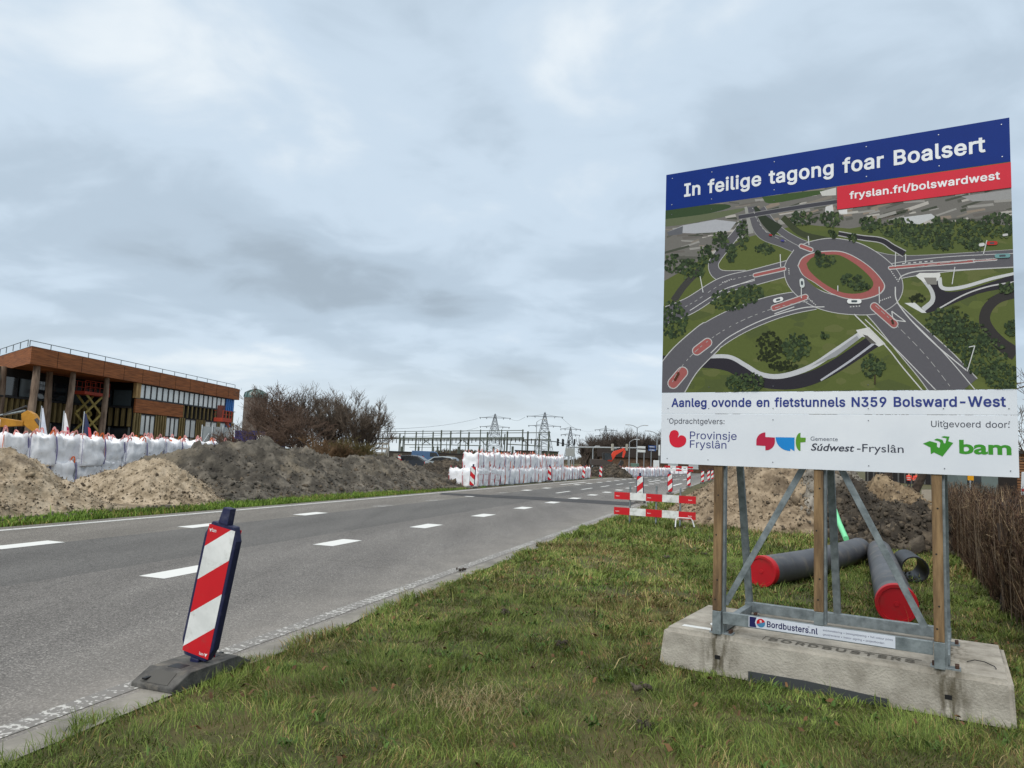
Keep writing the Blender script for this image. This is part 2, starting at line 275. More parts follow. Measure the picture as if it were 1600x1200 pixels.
# letter outlines: key, advance, closed outlines in thousandths of an em (B = heavy, R = regular)
GLYPHS = """B-	476	+358,265 358,167 93,167 93,265
B.	211	+95,-26 78,-23 62,-17 48,-6 37,8 31,24 28,41 31,58 37,75 48,88 62,99 78,106 95,108 113,106 129,99 143,88 153,75 160,58 162,41 160,24 153,8 143,-6 129,-17 113,-23
B/	272	+262,554 87,-97 -13,-97 162,554
B3	476	+218,-28 185,-26 154,-20 124,-10 97,5 73,23 53,45 38,70 27,99 19,153 127,153 133,121 137,110 143,100 151,92 161,85 173,79 187,74 202,72 218,71 236,72 252,75 267,80 279,87 289,95 297,105 303,116 307,129 308,145 307,159 303,173 298,186 290,197 279,206 265,215 248,221 227,225 201,227 136,227 136,307 256,434 49,431 49,530 393,530 393,453 201,250 190,309 248,311 284,306 317,295 345,279 369,258 389,234 403,206 411,176 414,145 411,112 403,82 388,55 369,30 345,10 318,-6 287,-18 254,-26
B5	476	+221,-28 189,-26 159,-19 131,-8 105,7 84,26 65,48 51,73 43,100 36,151 140,151 145,121 149,111 155,101 163,93 172,85 182,79 194,75 207,72 221,71 237,72 252,76 265,82 277,91 287,102 296,114 302,129 305,145 307,162 305,180 301,196 295,211 286,224 276,235 264,244 250,250 235,254 218,256 203,255 189,253 174,248 161,243 151,237 134,224 44,234 77,530 387,530 387,431 169,431 153,332 137,329 153,337 171,345 190,350 209,353 230,355 255,353 279,348 302,340 323,329 343,316 360,300 375,281 388,261 398,239 406,215 410,190 412,163 409,128 401,95 387,65 369,38 346,16 319,-3 289,-17 256,-25
B9	476	+226,537 260,534 292,526 321,512 347,494 369,471 386,444 400,414 407,382 410,347 408,319 402,291 392,262 378,231 358,196 333,157 212,-21 96,-18 290,269 343,269 320,227 311,216 302,206 291,196 278,189 265,182 250,177 234,175 218,174 185,176 155,183 127,196 102,213 81,234 64,259 52,287 45,318 42,352 45,386 53,417 66,447 84,473 106,495 132,513 161,526 193,534;-226,439 211,438 198,434 185,428 174,420 165,410 157,397 151,384 148,368 146,352 148,334 151,319 157,305 165,293 174,283 185,275 197,269 211,266 226,264 242,266 255,269 268,275 279,283 288,293 296,305 302,318 305,334 306,350 305,368 302,383 296,397 288,410 279,420 268,428 255,434 242,438
BA	503	+-14,-21 187,530 291,530 493,-21 380,-21 267,296 260,316 253,339 244,366 235,396 224,432 204,499 273,499 253,431 243,395 233,365 224,338 217,315 210,296 100,-21;+89,121 89,220 391,220 391,121
BB	479	+39,-21 39,530 242,530 277,528 310,521 338,509 363,494 383,475 399,452 410,428 417,402 419,374 418,351 413,329 405,310 395,294 383,280 368,269 353,260 337,252 345,265 339,279 356,273 374,263 392,250 408,233 421,213 431,190 437,164 439,136 437,108 430,81 418,56 402,33 380,14 353,-1 322,-12 287,-19 247,-21;-146,78 244,78 277,80 301,87 316,96 326,108 332,121 334,137 333,150 330,162 324,173 317,183 307,192 296,199 282,205 266,209 248,210 146,210;-146,306 237,306 253,307 267,310 279,315 290,321 298,329 305,338 311,348 314,359 315,372 313,388 307,402 298,413 285,422 266,428 239,431 146,431
BD	525	+220,-21 75,-21 75,78 214,78 251,80 282,88 307,99 329,115 346,134 360,158 370,186 376,219 378,255 376,292 370,324 360,352 346,375 329,395 309,410 284,421 255,428 220,431 72,431 72,530 226,530 276,526 322,515 363,497 399,471 429,439 452,400 469,357 479,308 483,255 479,202 469,153 452,109 428,71 398,38 361,12 319,-6 271,-17;+146,530 146,-21 39,-21 39,530
BE	442	+39,-21 39,530 393,530 393,431 146,431 146,307 376,307 376,208 146,208 146,78 396,78 396,-21
BH	540	+39,-21 39,530 146,530 146,310 371,310 371,530 478,530 478,-21 371,-21 371,211 146,211 146,-21
BI	324	+10,-21 10,78 97,78 97,431 10,431 10,530 290,530 290,431 204,431 204,78 290,78 290,-21
BN	546	+39,-21 39,530 148,530 361,194 367,185 373,174 381,161 389,147 397,133 406,117 415,100 424,82 445,39 386,29 382,70 381,89 380,107 379,125 378,141 378,157 378,171 378,184 378,195 378,530 484,530 484,-21 375,-21 184,279 176,292 168,306 159,320 150,335 140,352 130,371 118,391 104,415 74,468 139,478 141,430 142,407 143,385 144,364 145,345 145,329 146,314 146,301 146,291 146,-21
BO	556	+267,-28 221,-24 179,-12 139,7 104,34 75,67 51,106 33,151 23,200 19,254 23,308 33,358 51,403 75,442 104,475 139,502 179,521 221,533 267,537 313,533 355,521 395,502 430,475 459,442 483,402 500,358 511,308 514,254 511,200 500,151 483,106 459,67 430,34 395,7 355,-12 313,-24;-267,74 293,76 316,83 338,94 358,109 375,129 389,153 400,182 407,216 409,254 407,293 400,327 389,356 375,380 358,400 338,415 316,426 293,432 267,435 241,432 217,426 195,415 176,399 159,380 144,355 133,326 127,293 124,254 127,216 133,182 144,153 159,129 176,109 195,94 217,83 241,76
BR	472	+39,-21 39,530 237,530 276,527 311,520 343,507 370,490 392,469 409,443 421,415 428,385 430,352 428,320 421,289 409,261 392,236 369,215 342,198 311,186 275,179 237,177 75,177 75,276 233,276 256,277 274,281 289,286 300,293 309,301 315,310 320,322 323,336 324,352 323,368 320,383 315,395 308,405 300,414 288,421 274,426 255,430 232,431 146,431 146,-21;+340,-21 195,250 315,250 463,-21
BS	470	+224,-30 186,-28 151,-21 119,-10 91,5 66,25 47,48 32,75 22,104 14,158 122,158 128,124 133,112 140,101 149,92 160,85 174,78 189,74 206,71 224,70 244,71 262,75 278,80 292,87 304,95 313,105 319,115 323,127 324,139 323,150 321,158 316,165 309,172 299,179 287,185 273,191 257,197 239,202 177,219 137,233 101,251 71,274 49,302 35,335 31,372 34,404 43,433 58,460 78,483 101,502 129,517 160,528 192,534 227,537 262,534 295,528 325,517 352,502 375,483 394,461 409,436 418,408 425,357 321,357 312,394 303,408 290,420 272,429 250,435 225,437 207,436 190,433 176,428 163,422 153,414 146,406 140,397 137,387 136,376 137,364 141,356 146,348 155,340 166,333 178,327 191,322 205,317 218,313 270,300 286,295 302,290 319,283 337,275 355,266 371,254 387,241 401,226 413,208 422,187 428,164 429,138 427,108 418,79 404,52 385,28 361,8 332,-9 300,-21 263,-28
BT	472	+11,431 11,530 438,530 438,431 278,431 278,-21 172,-21 172,431
BU	540	+259,-29 217,-26 179,-18 144,-3 113,16 88,40 67,69 51,101 42,136 39,172 39,530 145,530 145,179 147,158 151,140 159,123 169,109 182,97 197,86 215,79 235,74 259,73 282,74 303,79 321,86 336,97 348,109 358,123 366,140 370,158 372,179 372,530 478,530 478,172 475,136 466,101 451,69 430,41 404,16 373,-3 338,-18 300,-26
BW	709	+139,-21 -11,530 99,530 184,201 188,184 192,167 196,150 200,133 204,115 207,98 211,80 214,62 222,19 164,19 172,62 176,80 179,98 183,115 187,133 191,150 195,167 199,184 204,201 290,530 396,530 482,201 486,185 491,167 495,150 499,133 503,116 507,98 511,80 514,62 522,19 463,19 471,62 475,80 478,98 482,115 486,133 490,150 494,167 498,184 502,201 587,530 697,530 546,-21 439,-21 347,318 342,340 336,363 331,387 325,413 320,441 311,496 375,496 365,443 360,416 356,390 350,366 345,342 338,318 247,-21
Ba	412	+160,-30 134,-28 109,-23 86,-14 64,-2 45,14 30,33 18,56 12,81 9,108 11,132 16,153 25,172 37,188 51,201 67,211 84,220 102,226 120,231 139,235 157,238 175,241 197,243 216,246 231,248 242,249 250,251 254,253 254,253 254,253 254,255 254,269 251,279 248,287 244,293 238,298 230,303 221,307 210,309 196,310 181,309 168,307 157,303 148,298 140,292 133,286 127,280 123,273 111,249 12,278 33,323 47,344 65,362 84,376 105,387 127,395 149,401 171,404 194,405 210,405 226,403 244,400 262,395 280,388 297,378 314,365 329,349 341,330 350,307 356,281 358,252 358,-21 256,-21 264,22 283,29 277,20 267,9 254,-1 240,-10 223,-18 204,-25 183,-28;-170,66 189,68 204,71 218,77 229,85 238,94 245,104 250,115 253,126 255,139 256,154 276,165 265,162 256,159 246,157 235,155 224,153 213,152 203,150 193,149 185,148 179,147 165,145 153,142 142,139 132,135 125,130 119,125 116,120 114,114 113,105 114,97 116,90 119,85 123,80 129,76 137,72 147,69 158,67
Bb	447	+230,-29 205,-28 182,-23 163,-15 147,-5 133,6 122,18 113,29 106,39 107,38 133,38 133,-21 32,-21 32,530 135,530 129,352 108,342 113,349 121,359 132,371 146,382 162,391 181,399 204,404 229,405 263,403 295,393 324,378 350,357 372,332 389,301 401,267 409,230 411,189 409,148 402,110 389,76 372,45 351,19 325,-2 296,-17 264,-26;-220,68 238,70 253,74 267,82 278,93 288,107 296,124 302,144 306,166 307,189 306,213 302,234 296,254 288,270 279,284 267,294 254,302 239,307 220,309 202,307 187,302 174,295 162,285 152,271 145,255 139,236 135,214 134,189 135,165 139,142 145,123 153,106 163,93 174,82 187,74 202,69
Bd	447	+195,-29 161,-26 129,-17 100,-2 74,19 53,45 35,76 23,110 16,148 13,189 16,230 23,267 36,302 53,332 75,357 100,378 129,393 161,403 195,405 221,404 243,399 262,391 279,382 292,371 303,359 312,349 319,339 300,343 290,530 393,530 393,-21 292,-21 292,38 318,38 319,39 312,29 303,17 292,6 278,-5 262,-15 242,-23 220,-28;-205,68 222,69 237,74 250,82 262,92 272,106 280,123 286,142 289,165 291,189 289,214 286,236 280,255 272,271 262,285 251,295 238,302 223,307 205,309 186,307 170,302 157,294 146,284 136,270 128,254 122,234 119,213 117,189 119,166 122,144 128,124 136,107 146,93 158,82 171,74 186,70
Be	427	+212,-29 173,-26 138,-17 106,-2 78,19 55,45 37,76 24,110 16,147 13,187 16,227 23,264 36,299 54,329 77,356 104,377 135,393 169,402 205,405 228,404 251,400 273,394 295,384 315,372 334,356 351,337 365,315 377,289 385,261 390,229 392,194 392,148 54,148 54,242 361,228 291,165 287,224 284,243 278,260 271,275 261,287 251,296 238,303 223,308 205,309 187,308 172,303 158,296 146,286 136,274 128,260 122,245 118,228 117,210 117,178 118,154 123,133 129,115 138,101 149,89 162,80 177,73 193,69 213,67 225,68 236,70 246,73 256,77 263,82 270,88 277,95 282,103 293,130 393,106 377,63 365,43 350,25 333,9 313,-4 290,-15 266,-23 240,-28
Bf	277	+249,400 249,306 -15,306 -15,400;+60,-21 60,432 61,456 68,478 78,498 92,514 108,528 126,538 146,545 166,549 187,551 202,551 215,549 226,547 236,545 244,543 268,534 242,442 214,451 211,451 206,452 201,453 195,453 182,452 175,449 170,445 167,440 164,431 163,418 163,-21
Bg	448	+207,-172 178,-170 151,-166 127,-160 105,-150 85,-139 68,-126 54,-111 42,-96 22,-62 108,-13 124,-36 130,-44 137,-51 144,-58 152,-64 162,-69 174,-73 189,-75 207,-76 232,-74 253,-68 269,-59 280,-46 288,-29 290,-5 290,47 318,47 318,48 311,38 302,27 291,16 277,6 261,-3 242,-11 220,-15 195,-16 162,-14 131,-5 102,9 76,28 54,52 36,81 23,114 16,151 13,191 16,231 23,269 36,302 53,332 75,358 101,378 130,393 162,403 196,405 221,404 243,399 263,392 279,382 293,371 304,360 313,349 320,339 319,340 292,340 292,400 393,400 393,-10 391,-44 382,-75 368,-102 348,-124 325,-142 298,-155 270,-164 239,-170;-205,80 223,82 239,86 252,93 263,102 273,114 281,129 286,147 290,168 291,193 290,216 286,237 281,256 273,272 263,285 252,295 238,303 223,307 205,309 186,307 171,302 158,295 146,284 136,271 128,254 122,236 119,215 117,193 119,169 122,149 128,131 136,115 146,103 157,93 171,86 186,82
Bi	190	+32,-21 32,400 135,400 135,-21;+84,422 67,424 52,430 39,439 29,452 22,467 20,483 22,500 29,515 39,527 52,537 67,543 84,545 100,543 115,537 128,527 139,515 145,500 147,483 145,467 139,452 128,439 115,429 100,424
Bl	212	+139,-23 108,-21 81,-11 59,5 43,28 34,54 32,83 32,530 135,530 135,99 135,85 137,77 138,74 138,74 140,74 147,73 151,73 158,73 182,77 207,-13 179,-19 172,-20 164,-22 156,-23 148,-23
Bn	433	+135,226 135,-21 32,-21 32,400 133,400 133,266 71,266 97,329 116,358 140,379 167,394 196,403 227,405 255,403 281,397 305,387 327,372 345,353 359,330 370,304 376,274 378,241 378,-21 275,-21 275,234 273,258 267,276 257,290 245,300 230,306 210,308 196,307 183,304 171,299 161,292 152,283 145,273 139,260 136,245
Bo	438	+207,-29 171,-26 137,-17 106,-1 78,20 55,45 37,76 24,110 16,147 13,187 16,228 24,266 37,300 55,331 78,357 106,378 137,393 171,402 207,406 244,402 279,393 310,378 337,357 360,331 378,300 392,266 399,228 402,187 399,147 392,110 378,76 360,45 337,20 310,-2 279,-17 244,-26;-207,68 227,69 244,74 257,83 269,94 279,108 287,125 293,144 297,165 298,187 297,210 293,231 287,251 279,268 269,282 257,293 244,302 227,307 207,309 188,307 172,302 158,293 146,282 136,268 128,251 122,231 119,210 117,187 119,165 122,144 128,125 136,108 146,94 158,83 172,74 188,69
Br	282	+32,-21 32,400 133,400 119,345 107,351 122,369 141,385 163,397 187,404 212,406 224,406 230,405 236,405 264,404 264,297 233,303 227,303 221,304 214,305 207,305 193,304 180,301 169,296 159,290 151,282 144,273 139,262 136,250 135,236 135,-21
Bs	388	+182,-29 154,-28 129,-24 105,-16 83,-6 63,8 46,24 32,44 22,66 9,110 108,131 120,97 127,86 136,78 148,72 163,68 181,66 202,68 219,73 232,80 241,88 245,95 247,103 246,110 244,115 239,120 232,126 222,130 207,135 144,150 110,160 81,175 57,193 40,217 29,244 26,274 28,299 36,323 48,344 64,362 84,378 107,390 132,399 159,404 187,405 214,404 239,400 262,392 282,381 300,368 315,353 327,335 337,316 352,275 256,253 244,281 237,291 229,299 219,306 206,310 187,311 170,310 155,306 143,300 135,292 131,285 130,277 131,270 133,264 138,259 146,254 159,248 177,243 235,230 269,219 298,205 321,186 339,163 349,136 352,107 350,81 342,57 330,35 313,16 292,0 268,-13 242,-22 213,-27
Bt	250	+225,400 225,306 -15,306 -15,400;+44,492 147,492 147,98 148,86 150,79 152,76 154,74 160,72 171,71 178,71 183,72 188,73 193,73 218,78 238,-13 212,-21 203,-22 194,-24 186,-24 177,-25 168,-25 134,-22 103,-12 77,6 58,30 47,60 44,92
Bu	433	+183,-26 155,-24 129,-18 105,-8 83,7 65,26 50,49 40,76 34,106 32,138 32,400 135,400 135,145 137,121 143,103 152,89 165,80 180,74 200,71 214,72 227,75 239,80 249,87 258,96 265,107 270,120 274,135 275,153 275,400 378,400 378,-21 277,-21 277,113 339,113 312,50 293,21 269,0 242,-15 213,-23
Bv	412	+148,-21 -13,400 99,400 185,162 193,139 201,116 207,93 213,70 219,48 234,0 156,0 170,48 177,70 183,92 189,115 196,139 204,162 290,400 402,400 241,-21
Bw	590	+122,-21 -6,400 103,400 154,219 160,195 167,169 174,142 181,112 189,80 201,20 139,20 151,79 158,110 165,140 172,168 179,194 186,219 236,400 333,400 382,219 388,195 395,168 402,141 409,111 416,79 428,20 365,20 378,79 385,111 393,140 400,168 407,194 413,219 464,400 573,400 445,-21 353,-21 299,166 294,184 289,202 284,220 279,238 275,256 270,275 266,294 261,313 250,359 317,359 306,314 302,295 297,275 292,256 288,238 283,219 278,201 273,183 268,166 215,-21
By	412	+22,-153 46,-62 75,-67 85,-68 93,-69 100,-68 105,-67 110,-64 115,-60 120,-53 125,-43 131,-28 140,-2 -13,400 99,400 185,162 193,139 201,115 207,92 213,70 219,48 234,0 156,0 170,48 176,70 182,93 189,116 196,139 204,162 290,400 402,400 224,-66 215,-86 204,-104 193,-121 179,-134 164,-146 148,-155 130,-161 111,-165 92,-166 81,-166 70,-165 61,-164 52,-162
R:	188	+95,-4 78,-1 63,9 53,24 50,41 53,59 63,73 78,83 95,87 113,83 128,73 138,59 141,41 138,24 128,9 113,-1;+95,271 78,274 63,284 53,299 50,316 53,334 63,349 78,359 95,362 113,359 128,349 138,334 141,316 138,299 128,284 113,274
RF	410	+60,0 60,509 369,509 369,452 125,452 125,278 346,278 346,221 125,221 125,0
RG	520	+269,-7 205,1 149,25 104,64 69,116 47,179 40,254 47,329 69,393 103,445 149,484 203,508 265,516 304,513 340,504 374,489 403,469 429,445 449,416 465,384 474,349 408,349 399,372 387,393 373,411 356,427 337,439 315,448 291,454 265,456 222,450 183,432 150,404 125,364 109,314 103,254 109,194 125,145 151,105 184,76 224,59 269,53 309,57 345,71 374,93 396,123 410,160 415,202 434,199 283,199 283,256 478,256 478,200 471,141 451,91 419,50 377,19 326,0
RH	517	+60,0 60,509 125,509 125,289 392,289 392,509 457,509 457,0 392,0 392,232 125,232 125,0
RO	533	+267,-7 205,1 150,25 105,63 70,115 48,179 40,254 48,329 70,393 105,445 150,484 205,508 267,516 329,508 384,484 429,445 464,393 486,329 493,254 486,179 464,115 429,63 384,25 329,1;-267,53 310,59 349,76 383,105 408,144 425,194 430,254 425,314 408,365 383,404 349,433 310,450 267,456 223,450 184,433 151,404 125,364 109,314 103,254 109,194 125,144 151,105 184,76 223,59
RP	445	+60,0 60,509 235,509 289,503 332,487 366,462 390,430 404,391 409,348 404,304 390,265 366,233 332,207 289,191 235,186 109,186 109,242 233,242 269,246 297,256 318,272 333,294 342,319 344,348 342,376 333,402 318,423 297,439 268,449 232,452 125,452 125,0
RU	517	+259,-8 203,-2 154,15 114,43 85,80 66,124 60,173 60,509 124,509 124,178 128,144 141,113 160,87 187,68 220,56 259,52 298,56 331,68 357,87 377,113 389,144 393,178 393,509 457,509 457,173 451,124 433,80 403,43 363,15 315,-2
Ra	389	+160,-9 126,-5 94,5 68,22 48,45 35,73 30,108 34,138 43,161 58,179 78,193 100,203 125,211 152,216 178,220 209,224 234,227 252,230 265,235 273,243 276,255 273,279 267,297 256,311 240,322 220,329 196,331 171,329 149,322 132,313 118,301 107,288 100,274 41,291 57,322 79,346 104,364 133,375 163,382 194,384 215,383 239,379 263,372 286,360 306,343 322,320 333,290 337,251 337,0 277,0 277,52 264,38 252,25 236,12 215,1 190,-6;-170,45 202,49 228,59 248,74 263,93 272,115 276,138 276,190 270,186 259,182 246,179 231,176 216,173 200,171 186,169 175,168 154,164 134,159 117,150 103,139 95,124 92,105 94,87 102,72 114,61 130,52 149,47
Rb	424	+229,-8 198,-5 172,4 153,17 138,31 127,46 118,59 112,59 112,0 53,0 53,509 114,509 114,319 127,331 137,346 152,360 171,373 197,381 229,384 274,378 313,361 345,332 370,293 385,245 390,189 385,133 370,84 346,45 313,16 274,-2;-220,47 253,51 279,66 301,88 316,117 325,151 328,189 325,227 316,261 301,290 280,311 253,325 220,330 188,325 161,312 140,291 125,263 116,229 113,189 116,150 125,115 140,86 162,65 188,51
Rc	396	+207,-8 159,-2 117,16 82,46 56,85 40,133 34,187 40,243 56,291 82,330 117,360 159,378 207,384 234,383 260,377 284,368 305,356 324,341 340,322 353,301 362,277 303,262 298,276 290,289 281,301 270,311 257,319 242,325 226,329 207,330 173,325 145,310 124,287 108,258 99,224 96,187 99,151 108,117 124,89 145,66 173,51 207,46 226,48 243,52 258,58 271,66 282,76 292,89 299,102 304,117 363,102 354,78 341,56 325,37 306,21 285,9 261,-1 235,-6
Rd	424	+195,-8 151,-2 111,16 79,45 55,84 39,133 34,189 39,245 55,293 79,332 112,361 151,378 196,384 228,381 253,373 272,360 287,346 298,331 306,319 311,509 372,509 372,0 313,0 313,59 307,59 298,46 287,31 272,17 252,4 227,-5;-205,47 236,51 263,65 284,86 299,115 309,150 312,189 309,229 300,263 284,291 263,312 237,325 205,330 172,325 145,311 124,290 108,261 99,227 96,189 99,151 109,117 124,88 145,66 172,51
Re	404	+212,-8 161,-2 117,16 82,46 56,85 40,132 34,187 39,242 55,290 81,329 115,359 157,378 205,384 236,382 266,374 294,361 319,341 341,315 357,282 368,242 371,194 371,169 75,169 75,221 338,221 310,202 307,237 298,269 283,294 263,314 237,326 205,330 173,326 146,313 125,294 109,270 99,241 96,211 96,178 100,139 110,106 128,80 151,61 179,50 212,46 234,48 254,53 271,61 285,73 297,88 306,105 365,91 353,63 335,39 311,19 283,4 249,-5
Rf	254	+228,379 228,327 6,327 6,379;+81,0 81,432 84,461 96,486 113,505 135,519 161,527 187,530 207,529 222,527 234,524 243,521 227,468 222,470 215,472 206,473 195,474 171,470 154,460 145,443 142,419 142,0
Rg	425	+207,-151 168,-148 134,-140 105,-127 82,-110 64,-91 51,-69 101,-41 110,-53 122,-66 136,-78 154,-88 178,-95 207,-97 249,-92 282,-75 304,-47 311,-6 311,68 306,68 298,56 287,41 272,28 252,16 227,8 195,5 152,10 113,27 80,53 55,90 39,136 34,191 39,246 55,293 80,332 112,361 152,378 196,384 228,382 253,373 273,360 288,346 299,331 308,319 313,319 313,379 372,379 372,-9 367,-54 350,-90 324,-117 291,-136 251,-147;-205,59 237,63 264,75 285,95 300,121 309,154 312,193 309,231 300,264 285,291 264,312 237,325 205,330 172,325 145,312 124,290 109,262 99,229 96,193 99,155 109,123 124,96 145,76 172,63
Rh	410	+114,227 114,0 53,0 53,509 114,509 114,287 102,287 124,332 152,362 187,379 227,384 264,380 295,369 321,349 341,321 353,285 357,240 357,0 296,0 296,235 290,275 273,304 246,323 210,329 184,326 161,317 141,303 126,283 117,257
Ri	167	+53,0 53,379 114,379 114,0;+84,443 67,446 54,455 44,468 41,483 44,499 54,512 67,521 84,524 100,521 114,512 123,499 126,483 123,468 114,455 100,446
Rj	167	+53,379 114,379 114,-30 111,-63 102,-90 86,-113 65,-129 37,-139 4,-143 -10,-143 -10,-87 2,-87 25,-83 40,-72 50,-54 53,-29;+83,443 67,446 53,455 44,468 41,483 44,499 53,512 67,521 83,524 100,521 114,512 123,499 126,483 123,468 114,455 100,446
Rl	189	+139,-2 101,3 74,20 58,47 53,84 53,509 114,509 114,99 115,77 120,62 130,54 146,52 154,52 160,53 170,54 181,3 172,1 162,-1 151,-2
Rm	610	+53,0 53,379 112,379 112,295 118,323 132,346 151,363 172,376 195,384 219,386 257,380 287,361 309,331 321,295 312,295 322,321 337,343 357,361 381,375 407,383 437,386 468,383 497,372 522,354 541,328 553,296 557,255 557,0 496,0 496,254 490,289 473,313 447,326 419,330 395,328 374,320 358,307 345,290 338,270 335,247 335,0 274,0 274,260 269,288 253,311 229,326 199,330 178,328 158,320 140,307 126,289 117,266 114,238 114,0
Rn	410	+114,227 114,0 53,0 53,379 112,379 112,287 102,287 124,332 152,362 187,379 227,384 264,380 295,369 321,349 341,321 353,285 357,240 357,0 296,0 296,235 290,275 273,304 246,323 210,329 184,326 161,317 141,303 126,283 117,257
Ro	415	+207,-8 159,-2 117,16 82,46 56,85 40,133 34,187 40,243 56,291 82,330 117,360 159,378 207,384 256,378 299,360 333,330 359,291 376,243 381,187 376,133 359,85 333,46 299,16 256,-2;-207,46 242,51 270,66 292,89 307,117 316,151 319,187 316,224 307,258 292,287 270,310 242,325 207,330 173,325 145,310 124,287 108,258 99,224 96,187 99,151 108,117 124,89 145,66 173,51
Rp	424	+53,-143 53,379 112,379 112,319 118,319 126,331 137,346 152,360 171,373 197,381 229,384 274,378 313,361 345,332 370,293 385,245 390,189 385,133 370,84 346,45 313,16 274,-2 229,-8 198,-5 173,4 153,17 138,31 127,46 118,59 114,-143;-220,47 253,51 279,66 301,88 316,117 325,151 328,189 325,227 316,261 301,290 280,311 253,325 220,330 188,325 161,312 140,291 125,263 116,229 113,189 116,150 125,115 140,86 162,65 188,51
Rr	259	+53,0 53,379 112,379 112,321 130,347 152,367 181,380 213,385 221,385 229,384 237,384 243,384 243,322 230,324 219,325 207,326 182,323 159,315 140,301 126,284 117,262 114,237 114,0
Rs	365	+182,-8 145,-5 112,3 84,18 62,38 45,63 36,94 94,107 105,79 124,60 150,49 181,45 217,50 244,62 262,81 268,103 265,121 254,136 237,147 212,155 149,170 104,186 72,208 53,237 47,274 51,305 65,332 87,354 115,370 149,381 187,384 223,381 254,372 279,358 299,339 314,316 324,290 268,277 258,298 243,316 219,328 187,333 156,329 131,317 114,299 109,277 112,258 124,243 144,232 172,223 229,209 275,194 306,171 325,142 331,107 326,75 312,47 290,24 260,6 223,-5
Rt	227	+204,379 204,327 6,327 6,379;+65,471 126,471 126,98 128,76 136,61 150,53 170,50 177,50 185,51 194,52 202,54 213,2 203,-1 192,-3 180,-4 168,-4 125,2 92,21 72,52 65,93
Ru	410	+182,-5 146,-1 115,11 89,31 69,59 57,95 53,139 53,379 114,379 114,144 119,105 137,75 164,56 200,50 226,53 249,62 268,77 283,97 293,122 296,153 296,379 357,379 357,0 298,0 298,92 307,92 286,47 257,17 222,0
Rv	389	+163,0 17,379 84,379 165,155 177,121 187,87 196,53 206,21 184,21 194,53 203,87 213,121 224,155 305,379 371,379 226,0
Rw	567	+138,0 23,379 87,379 133,214 143,177 154,137 165,91 175,41 165,41 175,90 186,135 196,176 206,214 252,379 316,379 362,214 371,176 382,136 392,91 402,41 391,41 402,90 413,135 423,176 434,214 480,379 545,379 429,0 368,0 319,172 312,198 305,225 297,252 291,280 284,309 277,338 291,338 284,309 277,280 270,252 263,225 255,198 248,172 199,0
Ry	389	+47,-139 61,-86 71,-87 88,-90 104,-89 118,-84 130,-74 141,-58 151,-36 163,-1 17,379 84,379 165,155 177,121 187,87 196,53 206,21 184,21 193,53 202,87 212,121 224,155 305,379 371,379 204,-58 191,-85 177,-107 159,-124 139,-136 117,-143 91,-145 77,-145 65,-143 54,-141
Rz	380	+42,0 42,46 254,320 48,323 48,379 333,379 333,331 126,60 339,56 339,0
Râ	389	+160,-9 126,-5 94,5 68,22 48,45 35,73 30,108 34,138 43,161 58,179 78,193 100,203 125,211 152,216 178,220 209,224 234,227 252,230 265,235 273,243 276,255 273,279 267,297 256,311 240,322 220,329 196,331 171,329 149,322 132,313 118,301 107,288 100,274 41,291 57,322 79,346 104,364 133,375 163,382 194,384 215,383 239,379 263,372 286,360 306,343 322,320 333,290 337,251 337,0 277,0 277,52 264,38 252,25 236,12 215,1 190,-6;-170,45 202,49 228,59 248,74 263,93 272,115 276,138 276,190 270,186 259,182 246,179 231,176 216,173 200,171 186,169 175,168 154,164 134,159 117,150 103,139 95,124 92,105 94,87 102,72 114,61 130,52 149,47;+140,435 80,435 160,529 218,529 299,438 238,435 189,495
R•	389	+194,93 166,96 139,107 117,124 100,147 89,173 85,202 89,231 100,257 117,279 139,296 166,307 194,311 223,307 249,296 272,279 289,257 300,231 304,202 300,173 289,147 272,124 249,107 223,96"""
_GL = {}
for _l in GLYPHS.split('\n'):
    _k, _a, _o = _l.split('\t'); _GL[_k] = (int(_a), [(p[0] == '+', [tuple(map(int, q.split(','))) for q in p[1:].split()]) for p in _o.split(';')])
_GT = {}
def glyph(key):
    """triangles of one letter: its oriented outlines may overlap, so a triangle is kept where the outlines wind round it"""
    if key not in _GT:
        loops = [l for _, l in _GL[key][1] if len(l) > 2]; vs, es = [], []
        for l in loops: o = len(vs); vs += [Vector((a, b)) for a, b in l]; es += [(o+i, o+(i+1) % len(l)) for i in range(len(l))]
        cv, _, cf = delaunay_2d_cdt(vs, es, [], 0, 1e-4)[:3]; keep = []
        for f in cf:
            c = sum((cv[i] for i in f), Vector((0, 0)))/len(f); wn = 0
            for l in loops:
                for i in range(len(l)):
                    (x0, y0), (x1, y1) = l[i-1], l[i]; t = (x1-x0)*(c.y-y0)-(c.x-x0)*(y1-y0)
                    if y0 <= c.y < y1 and t > 0: wn += 1
                    elif y1 <= c.y < y0 and t < 0: wn -= 1
            if wn: keep.append(tuple(f))
        _GT[key] = ([v/1000 for v in cv], keep)
    return _GT[key]
def sans(body, style='B', space=1.0):
    vs, fs, x = [], [], 0.0
    for ch in body:
        if ch == ' ': x += .27*space; continue
        gv, gf = glyph(style+ch); o = len(vs); vs += [Vector((p.x+x, p.y, 0)) for p in gv]; fs += [tuple(i+o for i in t) for t in gf]; x += _GL[style+ch][0]/1000*space
    return vs, fs
def put_sans(mb, body, x0, x1, z0, cap, y, mi=0, style='B', space=1.0):
    vs, fs = sans(body, style, space); _h = max(p[1] for _, l in _GL[style+'H'][1] for p in l)/1000; a, b = min(v.x for v in vs), max(v.x for v in vs)
    return mb.add([(x0+(v.x-a)/(b-a)*(x1-x0), y-v.z, z0+v.y/_h*cap) for v in vs], fs, mi)
